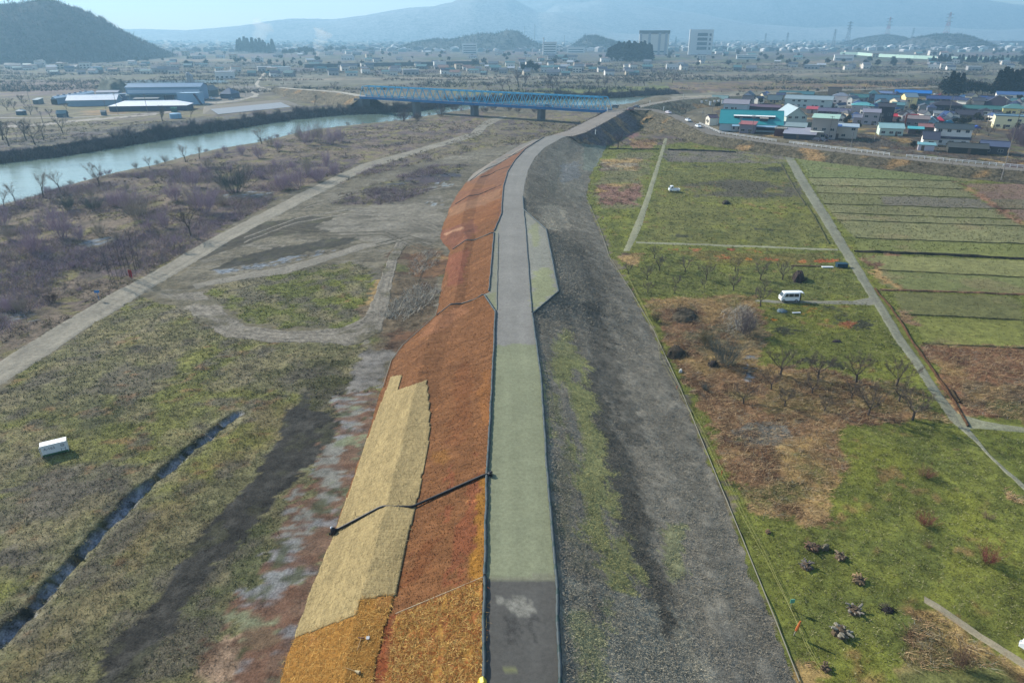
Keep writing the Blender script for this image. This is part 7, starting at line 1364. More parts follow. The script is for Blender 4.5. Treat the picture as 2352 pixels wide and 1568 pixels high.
q = heap(C3, [(725, 985), (745, 972), (790, 980), (820, 995), (780, 1002), (735, 1000)], .6, (150, 168, 178), 'pale blue plastic sheeting heap below the white van', 'plastic heap', 'plastic_heap', 40, (60, 130, 110), .5)
p = G(*C3(865, 1000)); t = thing('sheet', 'small white sheet right of the pale plastic heap', 'sheet', (p[0], p[1], .05), .1); b = MB(); b.box(-.75, .75, -.2, .2, 0, .1); bevel_obj(b.obj('cloth', M_RAIL, t), .03)
p = G(*C3(108, 1383)); t = tag(mound('bag', C3, [(98, 1388), (100, 1376), (112, 1374), (120, 1384), (112, 1390)], .5, (214, 214, 214)), 'white bag on the brown patch beside the yellow cords', 'bag'); del t['kind']
# open shed under the road embankment at the right, and its twin on the left
p = G(2330, 412); house(V4, 2205, 2420, 706, 690, 632, (96, 76, 66), (48, 44, 50), 'low shed with sloping roof cut into the embankment at the right edge', name='storage_shed', cat='shed', z=0.0, rot=-.75, kind='shed', depth=7, windows=False, door=False)
house(J6, 1580, 1780, 735, 690, 600, (116, 100, 84), (50, 44, 56), 'low shed with sloping roof set into the bank below the road', name='storage_shed', cat='shed', z=0.0, rot=-.6, kind='shed', depth=6, windows=False, door=False)
# evergreen brush on the bank behind the levee end
M_LEAF = {}
def leafmat(c):
    if c not in M_LEAF: M_LEAF[c] = mat('foliage', A(*c), .9, .45, 1.2, spec=.1)
    return M_LEAF[c]
def crownmesh(kind, seed, mats):
    g = np.random.default_rng(seed); n = {'cedar': 1500, 'round': 1300, 'low': 900}[kind]
    if kind == 'cedar':
        h = g.random(n)**.8; r = (1-h)*.17*(.65+.5*np.sin(h*26+seed)**2)+.012; a = g.random(n)*6.283; rr = r*np.sqrt(.25+.75*g.random(n)); P = np.stack([np.cos(a)*rr, np.sin(a)*rr, .1+h*.9], 1); s = .045*(.5+g.random(n))
    else:
        cl = g.normal(0, 1, (14, 3)); cl /= np.linalg.norm(cl, axis=1)[:, None]; cl = cl*np.array([.3, .3, .26])*(.4+.6*g.random((14, 1)))+np.array([0, 0, .6 if kind == 'round' else .42]); k = g.integers(0, 14, n); P = cl[k]+g.normal(0, .085, (n, 3)); P[:, 2] = np.maximum(P[:, 2], .03); s = .05*(.5+g.random(n))
    d1 = g.normal(0, 1, (n, 3)); d1 /= np.linalg.norm(d1, axis=1)[:, None]; d2 = np.cross(d1, g.normal(0, 1, (n, 3))); d2 /= np.linalg.norm(d2, axis=1)[:, None]
    V = np.stack([P-d1*s[:, None], P+d2*s[:, None]*.7, P+d1*s[:, None], P-d2*s[:, None]*.7], 1).reshape(-1, 3); F = np.arange(n*4).reshape(-1, 4)
    me = arrmesh('crown', V, F, mats[0], smooth=False); me.materials.append(mats[1]); me.polygons.foreach_set('material_index', (g.random(n) < .4).astype(np.int32)); return me
_cm = {}
def leafy(kind, name, x, y, h, label, cat, group=None, c1=(46, 62, 50), c2=(70, 84, 62), wide=1.0, z=None):
    s_ = rnd.randrange(3); key = (kind, s_, c1, c2)
    if key not in _cm: _cm[key] = crownmesh(kind, s_+3, (leafmat(c1), leafmat(c2)))
    if 'tr' not in _cm:
        b = MB(); b.tube([(0, 0, 0), (0, 0, .35), (0, 0, .7)], [.028, .02, .008], 6); _cm['tr'] = b.mesh('trunk', M_BARK)
    t = thing(name, label, cat, (x, y, (land1(x, y) if z is None else z)-.1), rnd.uniform(0, 6), group, (h*wide, h*wide, h)); link('trunk', _cm['tr'], t); link('crown', _cm[key], t); return t
for x, y, h, lab in ((900, 520, 150, 'left end'), (985, 530, 170, 'middle'), (1070, 515, 160, 'right end')):
    X_, Y_, H_ = at(J6, x, y, h, 1.0); leafy('low', 'evergreen_bush', X_, Y_, H_, 'evergreen bush at the %s of the clump on the road bank' % lab, 'bush', 'evergreen bushes on the road bank', (54, 66, 48), (104, 112, 84), 1.6)
for x, y, h in ((690, 420, 70), (760, 440, 90), (830, 430, 80), (640, 400, 60), (720, 480, 70)):
    X_, Y_, H_ = at(J6, x, y, h, 3.0); tree('shrub', 'bare_shrub', X_, Y_, H_, 'brown bare shrub on the bank between levee and village road', 'shrub', 'shrubs on the road bank', (104, 98, 84), 1.5)
for x, y, h in ((1420, 330, 190), (1250, 300, 130), (1530, 330, 170), (1330, 320, 150)):
    X_, Y_, H_ = at(J6, x, y, h, 2.0); tree('orchard', 'fruit_tree', X_, Y_, H_, 'grey bare fruit tree behind the road bend by the village', 'fruit tree', 'fruit trees behind the road bend', (110, 108, 104), 1.2)
for x, y, h, lab in ((1600, 960, 130, 'left'), (1850, 900, 140, 'middle'), (1720, 860, 110, 'back'), (1940, 840, 100, 'far right')):
    X_, Y_, H_ = at(V2, x, y, h, 2.0); tree('orchard', 'fruit_tree', X_, Y_, H_, 'gnarled bare tree, %s one right of the big white farmhouse' % lab, 'fruit tree', 'fruit trees by the white farmhouse', (110, 100, 90), 1.3)
for x, y, h in ((2200, 1000, 220), (2290, 960, 240), (2330, 1040, 200), (2240, 900, 150)):
    X_, Y_, H_ = at(V2, x, y, h, 2.0); tree('shrub', 'bare_shrub', X_, Y_, H_, 'purple grey bare bush behind the tallest utility pole', 'shrub', 'purple bushes at the right edge', (112, 98, 112), 1.2)
gq = random.Random(31)
for i in range(34):
    fr = V2 if i % 3 else V1; X_, Y_, H_ = at(fr, gq.uniform(60, 2300) if fr is V2 else gq.uniform(1900, 2340), gq.uniform(400, 820), gq.uniform(60, 120), 2.0); leafy('round', 'garden_tree', X_, Y_, max(H_, 2.4), 'small dark garden tree squeezed between village houses', 'tree', 'garden trees in the village', (52, 60, 50), (86, 82, 72))
X_, Y_, H_ = at(V2, 800, 1050, 110, 2.0); leafy('low', 'evergreen_bush', X_, Y_, H_, 'dark round bush at the left of the white farmhouse wing', 'bush', None, (46, 44, 38), (70, 66, 54), 1.1)
for fr, x, y, h in ((V1, 300, 400, 90), (V1, 580, 270, 80), (V1, 900, 340, 90), (V1, 1560, 180, 60), (V1, 1690, 230, 100), (V1, 1900, 390, 80), (V1, 2120, 590, 110), (V1, 2080, 620, 90), (V2, 20, 700, 80), (V2, 1290, 640, 90), (V2, 1460, 760, 140), (V2, 1560, 740, 120), (V2, 1380, 720, 90), (V2, 660, 790, 60), (V2, 1750, 700, 80), (V2, 860, 880, 60), (V2, 2230, 780, 90), (V2, 1180, 700, 60)):
    X_, Y_, H_ = at(fr, x, y, h, 2.0); leafy('round', 'garden_tree', X_, Y_, max(H_, 2.5), 'small dark garden tree squeezed between village houses', 'tree', 'garden trees in the village', (52, 60, 50), (86, 82, 72))
for x, y, h, kind, lab in ((1290, 350, 320, 'cedar', 'tall conifer left of the grove above the village'), (1360, 340, 290, 'cedar', 'conifer second from the left above the village'), (1440, 330, 280, 'cedar', 'conifer third from the left above the village'), (1240, 330, 230, 'round', 'dark broad tree at the left end of the grove above the village'), (1560, 340, 230, 'round', 'greyish round tree in the low middle of the grove'), (1660, 340, 220, 'round', 'round tree between the two conifer groups'), (1760, 340, 200, 'round', 'lower round tree left of the right conifers'), (1840, 330, 160, 'round', 'smallest round tree in the grove dip'), (1940, 350, 330, 'cedar', 'left conifer of the tall right group'), (2010, 350, 370, 'cedar', 'tallest conifer of the grove above the village'), (2080, 345, 340, 'cedar', 'conifer right of the tallest one'), (2160, 345, 330, 'cedar', 'conifer near the right end of the grove'), (2230, 345, 340, 'cedar', 'conifer at the right end of the grove'), (2310, 350, 300, 'round', 'reddish bare-topped tree at the right picture edge'), (1500, 330, 200, 'round', 'dark round tree just right of the left conifers')):
    X_, Y_, H_ = at(V2, x, y, h, 1.0); leafy(kind, 'conifer' if kind == 'cedar' else 'broad_tree', X_, Y_, H_, lab, 'tree', 'grove above the village', (34, 46, 44), (64, 60, 58) if kind == 'cedar' else (84, 78, 76), 1.5 if kind == 'cedar' else 1.1)
# brush on the far bank of the river: individual bare bushes, each rooted on the bank, bank shade in the twig colours
far_r = resample(far_w, 500); gp = random.Random(5); n = 0
while n < 200:
    i = gp.randrange(60, 460); p = far_r[i]; dd_ = far_r[min(i+1, 499)]-far_r[i-1]; nn_ = np.array((-dd_[1], dd_[0])); nn_ = nn_/np.linalg.norm(nn_); k = gp.uniform(.2, 11); q = p+nn_*k*(1 if nn_[1] > 0 else -1)
    tree('shrub', 'bank_shrub', q[0], q[1], gp.uniform(2.2, 5.0), 'dense bare shrub on the shaded far bank of the river', 'shrub', 'shrubs along the far river bank', gp.choice(((88, 84, 96), (100, 92, 100), (74, 78, 84))), gp.uniform(1.1, 1.6), z=float(land1(q[0], q[1]))); n += 1
for fr, lst in ((L1, ((100, 540, 130), (200, 520, 120), (300, 430, 110), (340, 470, 100), (430, 600, 140), (40, 470, 100), (700, 620, 110), (150, 440, 80), (520, 560, 80), (930, 520, 90))), (L2, ((2280, 470, 150), (545, 640, 140), (150, 690, 150), (1340, 230, 60))), (R5, ((60, 480, 160), (20, 440, 140), (240, 470, 150), (180, 440, 140), (300, 440, 120), (430, 390, 110), (1110, 310, 100)))):
    for x, y, h in lst:
        X_, Y_, H_ = at(fr, x, y, h); tree('tall' if fr is not L1 else 'orchard', 'bare_tree', X_, Y_, H_, 'grey bare tree among the fields and huts on the far side of the river', 'tree', 'bare trees across the river', (96, 92, 92), 1.2)
for x, y, h in ((1295, 560, 90), (1340, 570, 80), (1190, 585, 60), (1240, 590, 65), (1520, 590, 85), (1490, 580, 60), (1820, 570, 60), (1860, 575, 60), (1930, 570, 50), (2080, 560, 40), (2120, 565, 40), (2230, 540, 60), (2300, 545, 60), (90, 585, 40), (700, 560, 30), (830, 570, 30), (1000, 580, 30), (1100, 590, 35), (1700, 560, 40)):
    X_, Y_, H_ = at(F2, x, y, h); tree('tall', 'bare_tree', X_, Y_, H_*1.1, 'bushy bare tree on the green strip behind the blue bridge', 'tree', 'bare trees behind the bridge', (92, 86, 100), 1.6)
for x, y, h in ((540, 790, 90), (640, 790, 60), (790, 760, 70), (880, 720, 60), (1130, 720, 60), (1080, 735, 50), (1230, 725, 50), (1290, 735, 40), (1400, 735, 35)):
    X_, Y_, H_ = at(F2, x, y, h); tree('shrub', 'bare_shrub', X_, Y_, H_, 'reddish bare shrub near the bridge piers', 'shrub', 'shrubs near the bridge piers', (110, 94, 100), 1.3)

# ---------------------------------------------------------------- far plain: hills, mountains, towns
M_HILL = ground_mat('wooded_hill', .06, .28, .3, .9, 6.0)
def hill(name, frc, pts, base_v, depth_, rgb, seed, amp=.05, sc=40, ny=24, nx=160):
    """ridge outline (u, v) standing on the ground line base_v; a rounded body depth_ metres deep"""
    m = mpp_at(base_v); y0 = G(CX, base_v)[1]; P = np.array([frc(*q) if frc else q for q in pts], float); us = np.linspace(P[0, 0], P[-1, 0], nx); vs = np.interp(us, P[:, 0], P[:, 1])
    xw = (us-CX)*m; hw_ = np.maximum(0, (base_v-vs)*m/math.cos(vis(base_v))); t = np.linspace(0, 1, ny); V = []
    for k in t:
        prof = math.sin(math.pi*k)**.8; yy = y0+depth_*(k-.5)*1.0+depth_*.5*0; h = hw_*prof; z = h*(1+(fbm(xw, np.full(nx, yy), sc, seed)-.5)*amp*8*(.3+.7*prof))-2
        V.append(np.stack([xw*(yy/y0)**.0, np.full(nx, yy), z], 1))
    V = np.concatenate(V); c = np.tile(np.array(A(*rgb)), (len(V), 1))*(.7+.6*fbm(V[:, 0], V[:, 1]*1.0+V[:, 2], sc*.8, seed+3))[:, None]
    return struct(link(name, arrmesh(name, V, gridfaces(ny, nx)[:, ::-1]*1, M_HILL, c, np.full(len(V), .5)))), (xw, hw_, y0)
def forest(h_obj, n, h0, h1, wd, cols):
    me = h_obj.data; a = np.empty(len(me.vertices)*3, np.float32); me.vertices.foreach_get('co', a); a = a.reshape(-1, 3); i = R.integers(0, len(a), n); p = a[i]+R.normal(0, 3, (n, 3))*np.array((1, 1, 0)); q = p[:, 2] > 1.5; p = p[q]; c = np.array([A(*k) for k in cols])[R.integers(0, len(cols), len(p))]
    blades('hill_forest', p[:, 0], p[:, 1], p[:, 2]-.5, c, R.uniform(h0, h1, len(p)), np.full(len(p), wd), 7, 0, .35)
hb_, hd = hill('hill', None, [(-420, 120), (-300, 60), (-200, 38), (-60, 30), (0, 34), (40, 22), (100, 17), (150, 20), (200, 36), (240, 60), (272, 84), (290, 102), (305, 122), (330, 134), (350, 137)], 137, 420, (78, 72, 76), 401, .04, 60, 40, 220)
hill('hill', F2, [(550, 300), (620, 280), (780, 258), (850, 268), (950, 245), (1080, 225), (1150, 228), (1220, 208), (1290, 215), (1370, 262), (1420, 290), (1480, 300)], 112, 500, (84, 88, 86), 402, .05, 60)
hill('hill', F2, [(1680, 290), (1740, 240), (1800, 238), (1880, 262), (1960, 285), (2040, 300)], 112, 400, (84, 90, 94), 403, .05, 60, 16, 80)
hill('hill', F3, [(1240, 280), (1320, 250), (1420, 232), (1500, 238), (1560, 262), (1600, 285)], 104, 400, (86, 88, 84), 404, .05, 50, 16, 80)
hill('hill', F3, [(1640, 300), (1680, 250), (1760, 240), (1860, 226), (1920, 240), (1980, 270), (2010, 300), (2040, 310)], 110, 420, (84, 88, 92), 405, .05, 50, 16, 90)
forest(hb_, 9000, 4, 8, 1.2, ((70, 64, 68), (92, 84, 86), (58, 62, 60), (104, 92, 90)))
for o_ in [o for o in COL.objects if o.name.startswith('hill.')]: forest(o_, 1400, 4, 9, 1.8, ((64, 70, 66), (86, 86, 84), (56, 62, 62)))
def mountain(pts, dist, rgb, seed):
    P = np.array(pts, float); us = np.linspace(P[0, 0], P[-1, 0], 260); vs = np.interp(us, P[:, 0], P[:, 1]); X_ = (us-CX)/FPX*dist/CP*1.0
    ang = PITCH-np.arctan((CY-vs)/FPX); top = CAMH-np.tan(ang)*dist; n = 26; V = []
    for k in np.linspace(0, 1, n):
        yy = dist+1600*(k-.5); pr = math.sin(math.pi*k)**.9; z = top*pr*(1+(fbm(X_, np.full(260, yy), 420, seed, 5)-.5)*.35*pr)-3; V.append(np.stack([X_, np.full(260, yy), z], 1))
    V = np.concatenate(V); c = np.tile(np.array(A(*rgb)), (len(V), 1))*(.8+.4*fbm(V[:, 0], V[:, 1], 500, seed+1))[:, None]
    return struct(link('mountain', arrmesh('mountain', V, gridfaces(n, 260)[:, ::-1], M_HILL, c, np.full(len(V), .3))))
mountain([(-300, 70), (0, 76), (280, 74), (420, 64), (560, 70), (640, 62), (760, 46), (860, 40), (960, 18), (1060, 4), (1110, -14), (1170, -4), (1226, 30), (1254, 26), (1292, 34), (1330, 54), (1364, 74), (1440, 80)], 5400, (168, 172, 176), 411)  # pale mountain colours carry part of the haze
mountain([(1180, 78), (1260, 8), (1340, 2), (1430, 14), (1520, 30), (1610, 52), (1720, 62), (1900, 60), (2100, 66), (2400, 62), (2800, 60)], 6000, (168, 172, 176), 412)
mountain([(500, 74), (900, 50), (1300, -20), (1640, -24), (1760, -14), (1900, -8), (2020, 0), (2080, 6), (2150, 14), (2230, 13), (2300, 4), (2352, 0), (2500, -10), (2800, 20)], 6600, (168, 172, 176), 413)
# bare trees standing out along the big hill's ridge
gp = random.Random(21); xw, hw_, y0 = hd
for i in range(70):
    k = gp.randrange(40, 205); 
    if hw_[k] < 8: continue
    tree('tall', 'ridge_tree', xw[k]+gp.uniform(-4, 4), y0+gp.uniform(-30, 10), gp.uniform(7, 11), 'bare tree standing along the ridge of the big wooded hill', 'tree', 'trees on the hill ridge', (80, 76, 84), .9, z=float(hw_[k])*.985-2)
# far houses
FH = []
def far_mesh(wd, dp, he, rise, wc, rc, kind):
    b = MB(); X2 = wd/2
    if kind == 'flat':
        b.box(-X2, X2, 0, dp, 0, he, 0); b.box(-X2-.2, X2+.2, -.2, dp+.2, he, he+.5, 1)
        nw = max(2, int(wd/4))
        for s_ in range(max(1, int(he/3.4))):
            for i in range(nw): b.box(-X2+(i+.25)*wd/nw, -X2+(i+.75)*wd/nw, -.08, .02, 1+s_*3.3, 2.4+s_*3.3, 2)
    else:
        b.prism([(0, 0), (dp, 0), (dp, he), (dp/2, he+rise), (0, he)], -X2, X2, 0, M=Matrix(((0, 1, 0, 0), (1, 0, 0, 0), (0, 0, 1, 0), (0, 0, 0, 1))))
        k = rise/(dp/2)
        slab(b, [(-X2-.5, -.6, he-.6*k+.03), (X2+.5, -.6, he-.6*k+.03), (X2+.5, dp/2, he+rise+.03), (-X2-.5, dp/2, he+rise+.03)], .15, 1); slab(b, [(-X2-.5, dp+.6, he-.6*k+.03), (-X2-.5, dp/2, he+rise+.03), (X2+.5, dp/2, he+rise+.03), (X2+.5, dp+.6, he-.6*k+.03)], .15, 1)
        for i in range(max(1, int(wd/4))): b.box(-X2+1+i*4, -X2+2.6+i*4, -.06, .02, .9, 2.1, 2)
    return b.mesh('far_house', [wallm(wc), roofm(rc, 'tile'), M_GLASS])
WC = ((196, 194, 190), (150, 152, 156), (120, 122, 130), (176, 168, 154), (206, 206, 206)); RC = ((96, 104, 120), (120, 128, 140), (74, 84, 104), (186, 196, 206), (92, 134, 140), (140, 112, 104), (110, 116, 124))
pool = []
for i in range(26):
    k = 'flat' if i % 5 == 4 else 'gable'; wd = gp.uniform(8, 15) if k == 'gable' else gp.uniform(11, 19); pool.append(far_mesh(wd, gp.uniform(7, 11), gp.uniform(3, 6) if k == 'gable' else gp.uniform(5, 9), gp.uniform(1.6, 2.8), gp.choice(WC), gp.choice(RC), k))
def farhouse(u, v, label, group, s=1.0, me=None):
    p = G(u, v); return tag(link('far_house', me or gp.choice(pool), None, (p[0], p[1], land1(p[0], p[1])-.2), math.atan2(-p[0], p[1])*.6+gp.uniform(-.35, .35), s), label, 'house', group)
for (u0, u1, v0, v1, n, lab, grp) in ((20, 470, 147, 172, 46, 'small house in the hamlet below the big wooded hill', 'hamlet below the hill'), (500, 690, 160, 181, 20, 'small house in the cluster beyond the works', 'cluster beyond the works'), (690, 1500, 148, 176, 84, 'small house in the row of hamlets beyond the far levee', 'hamlets beyond the far levee'), (320, 1480, 112, 143, 84, 'tiny hazy house in the far town', 'far town'), (1500, 2352, 116, 165, 48, 'scattered house on the far right plain', 'houses on the far right plain')):
    for i in range(n):
        v = v0+(v1-v0)*gp.random(); u = u0+(u1-u0)*gp.random(); farhouse(u, v, lab, grp, gp.uniform(.75, 1.05) if v > 140 else gp.uniform(.8, 1.25))
# the town's mass beyond those: roofs too many to count
b = MB()
for i in range(1500):
    v = 90+30*gp.random()**1.0; u = gp.uniform(300, 2352); 
    if gp.random() > .35+.65*fbm(np.array([u]), np.array([v*6]), 90, 431)[0]: continue
    p = G(u, v); w_, d_, h_ = gp.uniform(10, 26), gp.uniform(8, 16), gp.uniform(4, 9); a = gp.uniform(-.5, .5); M = Matrix.Translation((p[0], p[1], -.2)) @ Matrix.Rotation(a, 4, 'Z'); mi = gp.choice((0, 0, 1, 2, 3)); b.prism([(-w_/2, 0), (w_/2, 0), (w_/2, h_), (0, h_*1.35), (-w_/2, h_)], 0, d_, mi, M)
struct(b.obj('distant_town', [wallm(q) for q in ((150, 154, 160), (204, 206, 208), (104, 112, 124), (126, 150, 156))]), 'stuff')
def wood(name, n, f, kind, h0, h1, c1, c2):
    """far tree masses: one object, leaf clumps on many crowns"""
    Vs, k = [], 0; base = np.random.default_rng(len(name))
    src = [crownmesh(kind, 90+i, (leafmat(c1), leafmat(c2))) for i in range(2)]; arr = []
    for me in src:
        a = np.empty(len(me.vertices)*3, np.float32); me.vertices.foreach_get('co', a); arr.append(a.reshape(-1, 4, 3)[::4].reshape(-1, 3))
    for i in range(n):
        u, v = f(); p = G(u, v); h = gp.uniform(h0, h1); a = gp.uniform(0, 6.28); q = arr[i % 2]; cc = q.reshape(-1, 4, 3).mean(1, keepdims=True); q = (cc+(q.reshape(-1, 4, 3)-cc)*2.0).reshape(-1, 3); x = (q[:, 0]*math.cos(a)-q[:, 1]*math.sin(a))*h*1.3; y = (q[:, 0]*math.sin(a)+q[:, 1]*math.cos(a))*h*1.3; Vs.append(np.stack([x+p[0], y+p[1], q[:, 2]*h], 1))
    V = np.concatenate(Vs); me = arrmesh(name, V, np.arange(len(V)).reshape(-1, 4), leafmat(c1), smooth=False); me.materials.append(leafmat(c2)); me.polygons.foreach_set('material_index', (R.random(len(V)//4) < .4).astype(np.int32)); return struct(link(name, me), 'stuff')
wood('distant_trees', 420, lambda: (gp.uniform(300, 2352), 94+60*gp.random()**1.5), 'round', 4, 10, (84, 90, 88), (112, 108, 106))
# evergreen groves
for x, hgt in ((548, 27), (556, 30), (565, 33), (573, 30), (582, 31), (590, 28), (598, 30), (606, 26), (612, 22), (619, 20), (626, 28)):
    p = G(x+gp.uniform(-2, 2), 121+gp.uniform(-1.5, 1.5)); leafy('cedar', 'far_conifer', p[0], p[1], hgt*mpp_at(121), 'dark conifer in the hazy grove left of centre', 'tree', 'hazy conifer grove left of centre', (36, 48, 52), (60, 68, 70), 1.7)
for i in range(26):
    x = 1396+i*3.9; p = G(x, 140+gp.uniform(-3, 2)); leafy('cedar', 'far_conifer', p[0], p[1], (gp.uniform(30, 42) if i > 4 else 26+i*2)*mpp_at(140), 'dark conifer in the large grove before the tall white building', 'tree', 'large conifer grove', (32, 44, 50), (58, 66, 70), 1.5)
for u, v, h, lab in ((1217, 166, 26, 'dark rounded evergreen in the hamlet row, centre'), (1204, 166, 20, 'smaller evergreen left of the dark rounded one'), (1232, 166, 20, 'smaller evergreen right of the dark rounded one'), (654, 160, 20, 'slim dark conifer in the far town'), (1418, 143, 24, 'evergreen at the left foot of the large grove'), (1552, 100, 14, 'small conifer between the two tall buildings')):
    p = G(u, v); leafy('round' if 'round' in lab or 'ever' in lab else 'cedar', 'far_evergreen', p[0], p[1], h*mpp_at(v), lab, 'tree', None, (38, 50, 56), (62, 72, 76), 1.1)
for i in range(22):
    u = 2140+i*10+gp.uniform(-3, 3); p = G(u, 141+gp.uniform(0, 5)); leafy('cedar', 'far_conifer', p[0], p[1], gp.uniform(10, 17)*mpp_at(142), 'dark conifer along the pale barrier on the far right', 'tree', 'conifers along the pale barrier', (40, 54, 62), (62, 74, 80), 2.2)
for u, v, h in ((655, 128, 14), (670, 127, 16), (690, 126, 18), (705, 126, 18), (716, 125, 15), (315, 118, 16), (760, 120, 14), (790, 119, 12), (850, 121, 11), (1090, 150, 12), (1110, 108, 10)):
    p = G(u, v); leafy('round', 'far_tree', p[0], p[1], h*mpp_at(v), 'hazy leafless tree in the far town left of centre', 'tree', 'hazy trees in the far town', (84, 90, 98), (106, 108, 112), 1.3)
# two tall buildings, chimneys, pylons
def tower(u0, u1, vb, vt, label, build):
    p = G((u0+u1)/2, vb); m = mpp_at(vb); t = thing('tall_building', label, 'building', (p[0], p[1], -.2), math.atan2(-p[0], p[1])*.8); build(t, (u1-u0)*m*.9, (vb-vt)*m); return t
def hospital(t, w_, h):
    b = MB(); b.box(-w_/2, w_/2, 0, 26, 0, h*.86); b.obj('wall', wallm((206, 204, 196)), t); b = MB(); b.box(-w_/2-1, w_/2+1, -1, 27, h*.86, h); b.obj('roof_band', wallm((92, 92, 96)), t)
    for k in (-.5, -.2, .14, .36): 
        q = MB(); q.box(w_*k, w_*k+w_*.08, -1.6, -.05, 0, h*.9); q.obj('pier', wallm((150, 156, 164)), t)
    q = MB(); q.box(-w_*.4, w_*.45, -.5, -.05, h*.1, h*.16); q.obj('window', mat('far_glass', A(110, 126, 140), .4, .1), t)
tower(1463, 1537, 126, 75, 'wide white building with dark roof band and vertical piers on the skyline', hospital)
def office(t, w_, h):
    b = MB(); b.box(-w_/2, w_/2, 0, 24, 0, h); b.obj('wall', wallm((202, 206, 208)), t)
    for i in range(4): q = MB(); q.box(-w_*.16, w_*.26, -.5, -.05, h*(.2+.18*i), h*(.32+.18*i)); q.obj('window', mat('far_glass', A(70, 92, 112), .4, .1), t); q = MB(); q.box(w_*.34, w_*.42, -.5, -.05, h*(.2+.18*i), h*(.3+.18*i)); q.obj('window', mat('far_glass', A(70, 92, 112), .4, .1), t)
tower(1578, 1636, 126, 73, 'white office tower with four dark window bands on the skyline', office)
for u0, u1, vb, vt, lab in ((1245, 1280, 128, 100, 'white factory block with stacked storeys below the skyline'), (1060, 1098, 124, 102, 'pale apartment block on the far slope left of centre'), (1300, 1345, 122, 110, 'low white factory right of the stacked white block'), (364, 394, 124, 116, 'hazy grey block beside the left smoke plume'), (1915, 1960, 140, 128, 'white hall with flat roof on the far right plain'), (1690, 1740, 136, 128, 'low white warehouse right of the tall office tower')):
    def blk(t, w_, h):
        b = MB(); b.box(-w_/2, w_/2, 0, 16, 0, h); b.obj('wall', wallm((212, 214, 214)), t); b = MB(); b.box(-w_/2-.5, w_/2+.5, -.5, 16.5, h, h+1); b.obj('roof', wallm((160, 168, 176)), t)
        for i in range(max(1, int(h/5))): q = MB(); q.box(-w_*.42, w_*.42, -.3, -.04, 2+i*5, 4+i*5); q.obj('window', mat('far_glass', A(110, 126, 140), .4, .1), t)
    tower(u0, u1, vb, vt, lab, blk)
for u, vb, vt, lab in ((1248, 124, 90, 'white chimney of the factory, left of the pair'), (1462, 120, 96, 'slim pale chimney near the tall white building'), (1205, 112, 66, 'grey mast behind the rocky hill, taller'), (1228, 112, 62, 'grey mast on the rocky hill flank'), (1296, 110, 84, 'short grey mast on the skyline')):
    p = G(u, vb); m = mpp_at(vb); t = thing('chimney' if 'chimney' in lab else 'mast', lab, 'chimney' if 'chimney' in lab else 'mast', (p[0], p[1], 0)); b = MB(); r = 2.2 if 'chimney' in lab else .9; b.tube([(0, 0, 0), (0, 0, (vb-vt)*m)], [r, r*.6], 8); b.obj('shaft', wallm((196, 198, 200) if 'chimney' in lab else (120, 130, 140)), t); b = MB(); b.tube([(0, 0, (vb-vt)*m*.96), (0, 0, (vb-vt)*m*.99)], r*1.2, 8); b.obj('collar', M_STEEL, t)
def pylon(u, vb, vt, label, red):
    p = G(u, vb); m = mpp_at(vb); h = (vb-vt)*m; t = thing('pylon', label, 'pylon', (p[0], p[1], 0), gp.uniform(-.3, .3), 'pylons on the skyline'); w_ = h*.09
    seg = 7
    for k in range(seg):
        z0, z1 = h*k/seg, h*(k+1)/seg; r0, r1 = w_*(1-.85*k/seg), w_*(1-.85*(k+1)/seg); b = MB(); rr = max(.28, h*.006)
        C0 = [(sx*r0, sy*r0, z0) for sx, sy in ((-1, -1), (1, -1), (1, 1), (-1, 1))]; C1_ = [(sx*r1, sy*r1, z1) for sx, sy in ((-1, -1), (1, -1), (1, 1), (-1, 1))]
        for i in range(4): b.tube([C0[i], C1_[i]], rr, 4, cap=False); b.tube([C0[i], C1_[(i+1) % 4]], rr*.6, 3, cap=False); b.tube([C0[(i+1) % 4], C1_[i]], rr*.6, 3, cap=False)
        b.obj('tower_section', (mat('pylon_red', A(190, 80, 84), .6, .05) if k % 2 == 0 else mat('pylon_white', A(214, 214, 214), .6, .05)) if red else mat('pylon_grey', A(104, 116, 132), .6, .05), t)
    for k in (.72, .83, .94):
        b = MB(); rr = max(.3, h*.007); b.tube([(-h*.13, 0, h*k), (0, 0, h*k+h*.02), (h*.13, 0, h*k)], rr, 4); b.tube([(-h*.13, 0, h*k), (0, 0, h*k-h*.01), (h*.13, 0, h*k)], rr*.7, 4); b.obj('crossarm', mat('pylon_grey', A(104, 116, 132), .6, .05), t)
pylon(2033, 104, 46, 'red and white lattice pylon left of its taller twin', True); pylon(2167, 104, 36, 'tallest red and white lattice pylon on the wooded hillock', True); pylon(1944, 108, 55, 'tall grey lattice pylon left of the red and white ones', False); pylon(1913, 108, 71, 'shorter grey pylon farthest left on the right skyline', False); pylon(2092, 102, 68, 'grey pylon between the two red and white ones', False); pylon(1756, 106, 80, 'faint pylon near the tall office tower', False); pylon(1806, 106, 78, 'faint pylon right of its twin near the office tower', False)
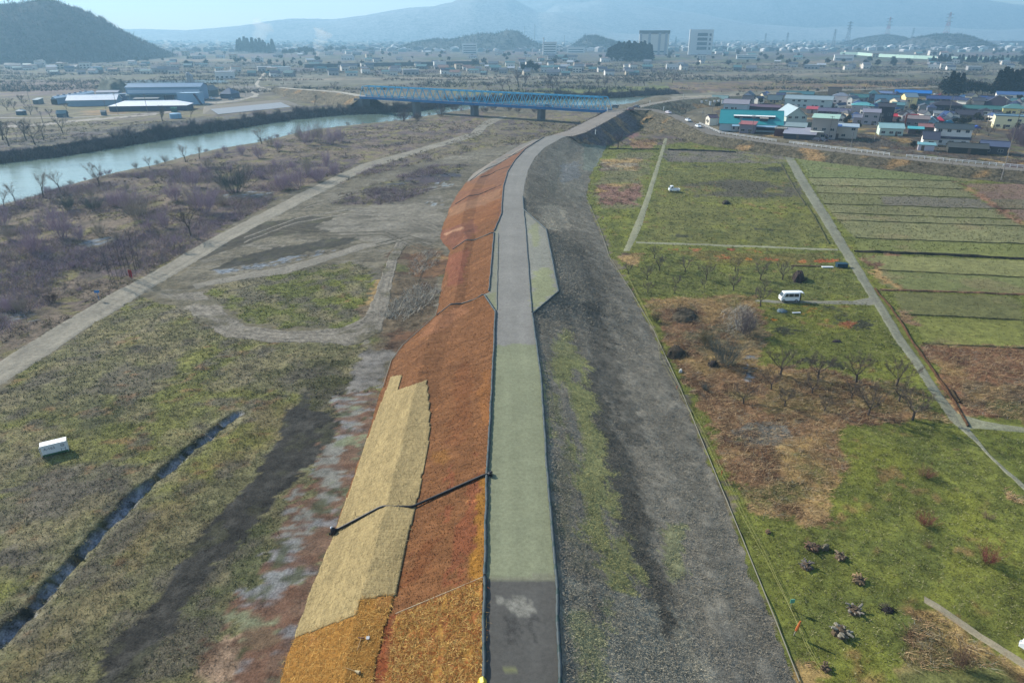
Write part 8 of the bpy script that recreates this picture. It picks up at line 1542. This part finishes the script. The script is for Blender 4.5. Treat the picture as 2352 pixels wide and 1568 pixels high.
# pale barrier and viaduct on the far right
def barrier(name, pts, h, c, label, cat, th=1.5, z0=0., piers=0):
    t = thing(name, label, cat); P = [G(u, v) for u, v in pts]
    for i in range(len(P)-1):
        a_, c_ = P[i], P[i+1]; n = max(1, int(np.linalg.norm(c_-a_)/40))
        for k in range(n):
            q0, q1 = a_+(c_-a_)*k/n, a_+(c_-a_)*(k+.985)/n; d = q1-q0; M = Matrix.Translation((q0[0], q0[1], z0)) @ Matrix.Rotation(math.atan2(d[1], d[0]), 4, 'Z'); b = MB(); b.box(0, float(np.linalg.norm(d)), -th/2, th/2, 0, h, 0, M)
            if piers: b.box(0, 2.5, -1, 1, -z0, -.02, 0, M)
            b.obj('panel', wallm(c), t)
    return t
barrier('noise_barrier', [(1929, 126), (1970, 127), (2017, 131), (2100, 135), (2175, 138), (2260, 141), (2420, 143)], 6, (170, 200, 190), 'long pale green barrier along the far right road', 'barrier')
barrier('viaduct', [(2140, 104), (2220, 105), (2300, 107), (2460, 109)], 7, (92, 104, 124), 'dark hazy viaduct at the far right edge', 'viaduct', 10, 12., 1)
barrier('far_levee', [(700, 156), (900, 152), (1100, 148)], 5, (92, 98, 104), 'dark low rail bank crossing the far town', 'embankment', 6)
# smoke rising from fires on the plain
def smoke(u, v, h_px, lean, w_, dens, label):
    p = G(u, v); m = mpp_at(v); h = h_px*m; mt, t_, b_ = newmat('smoke'); t_.nodes.remove(b_); pv = nd(t_, 'ShaderNodeVolumePrincipled'); pv.inputs['Color'].default_value = (.95, .95, .93, 1); pv.inputs['Density'].default_value = dens; pv.inputs['Anisotropy'].default_value = .4; t_.links.new(pv.outputs[0], t_.nodes['Material Output'].inputs['Volume'])
    g = np.random.default_rng(int(u)); b = MB(); pts = []; rr = []
    for k in np.linspace(0, 1, 14): pts.append((p[0]+lean*h*k**1.3+g.normal(0, .03)*h*k, p[1]+g.normal(0, .02)*h, 1+h*k)); rr.append(w_*m*(.10+.9*k**.8)*(.75+.5*g.random())*(1 if k < .95 else .4))
    b.tube(pts, rr, 14); o = b.obj('smoke_plume', mt, smooth=True); o['label'] = label; o['category'] = 'smoke'; o['kind'] = 'stuff'; return o
smoke(728, 134, 60, .35, 22, 0.0144, 'white smoke plume rising from a fire in the far town'); smoke(728, 134, 12, .3, 5, 0.0900, 'dense white smoke foot of the fire in the far town'); smoke(590, 112, 56, .5, 26, 0.0072, 'broad pale smoke cloud above the conifer grove'); smoke(374, 122, 24, .7, 9, 0.0144, 'thin smoke plume right of the big hill'); smoke(498, 116, 20, .4, 7, 0.0108, 'faint smoke wisp between the hill and the grove'); smoke(1380, 110, 16, .5, 7, 0.0360, 'white steam puff near the tall white building')

# ---------------------------------------------------------------- haze
hz, t, b = newmat('haze'); t.nodes.remove(b)
pv = nd(t, 'ShaderNodeVolumePrincipled'); pv.inputs['Color'].default_value = (*HAZE_C, 1); pv.inputs['Density'].default_value = HAZE_D; pv.inputs['Anisotropy'].default_value = .22
t.links.new(pv.outputs[0], t.nodes['Material Output'].inputs['Volume'])
b = MB(); b.box(-7600, 7600, -600, 7600, -6, 500); struct(b.obj('haze', hz), 'stuff')
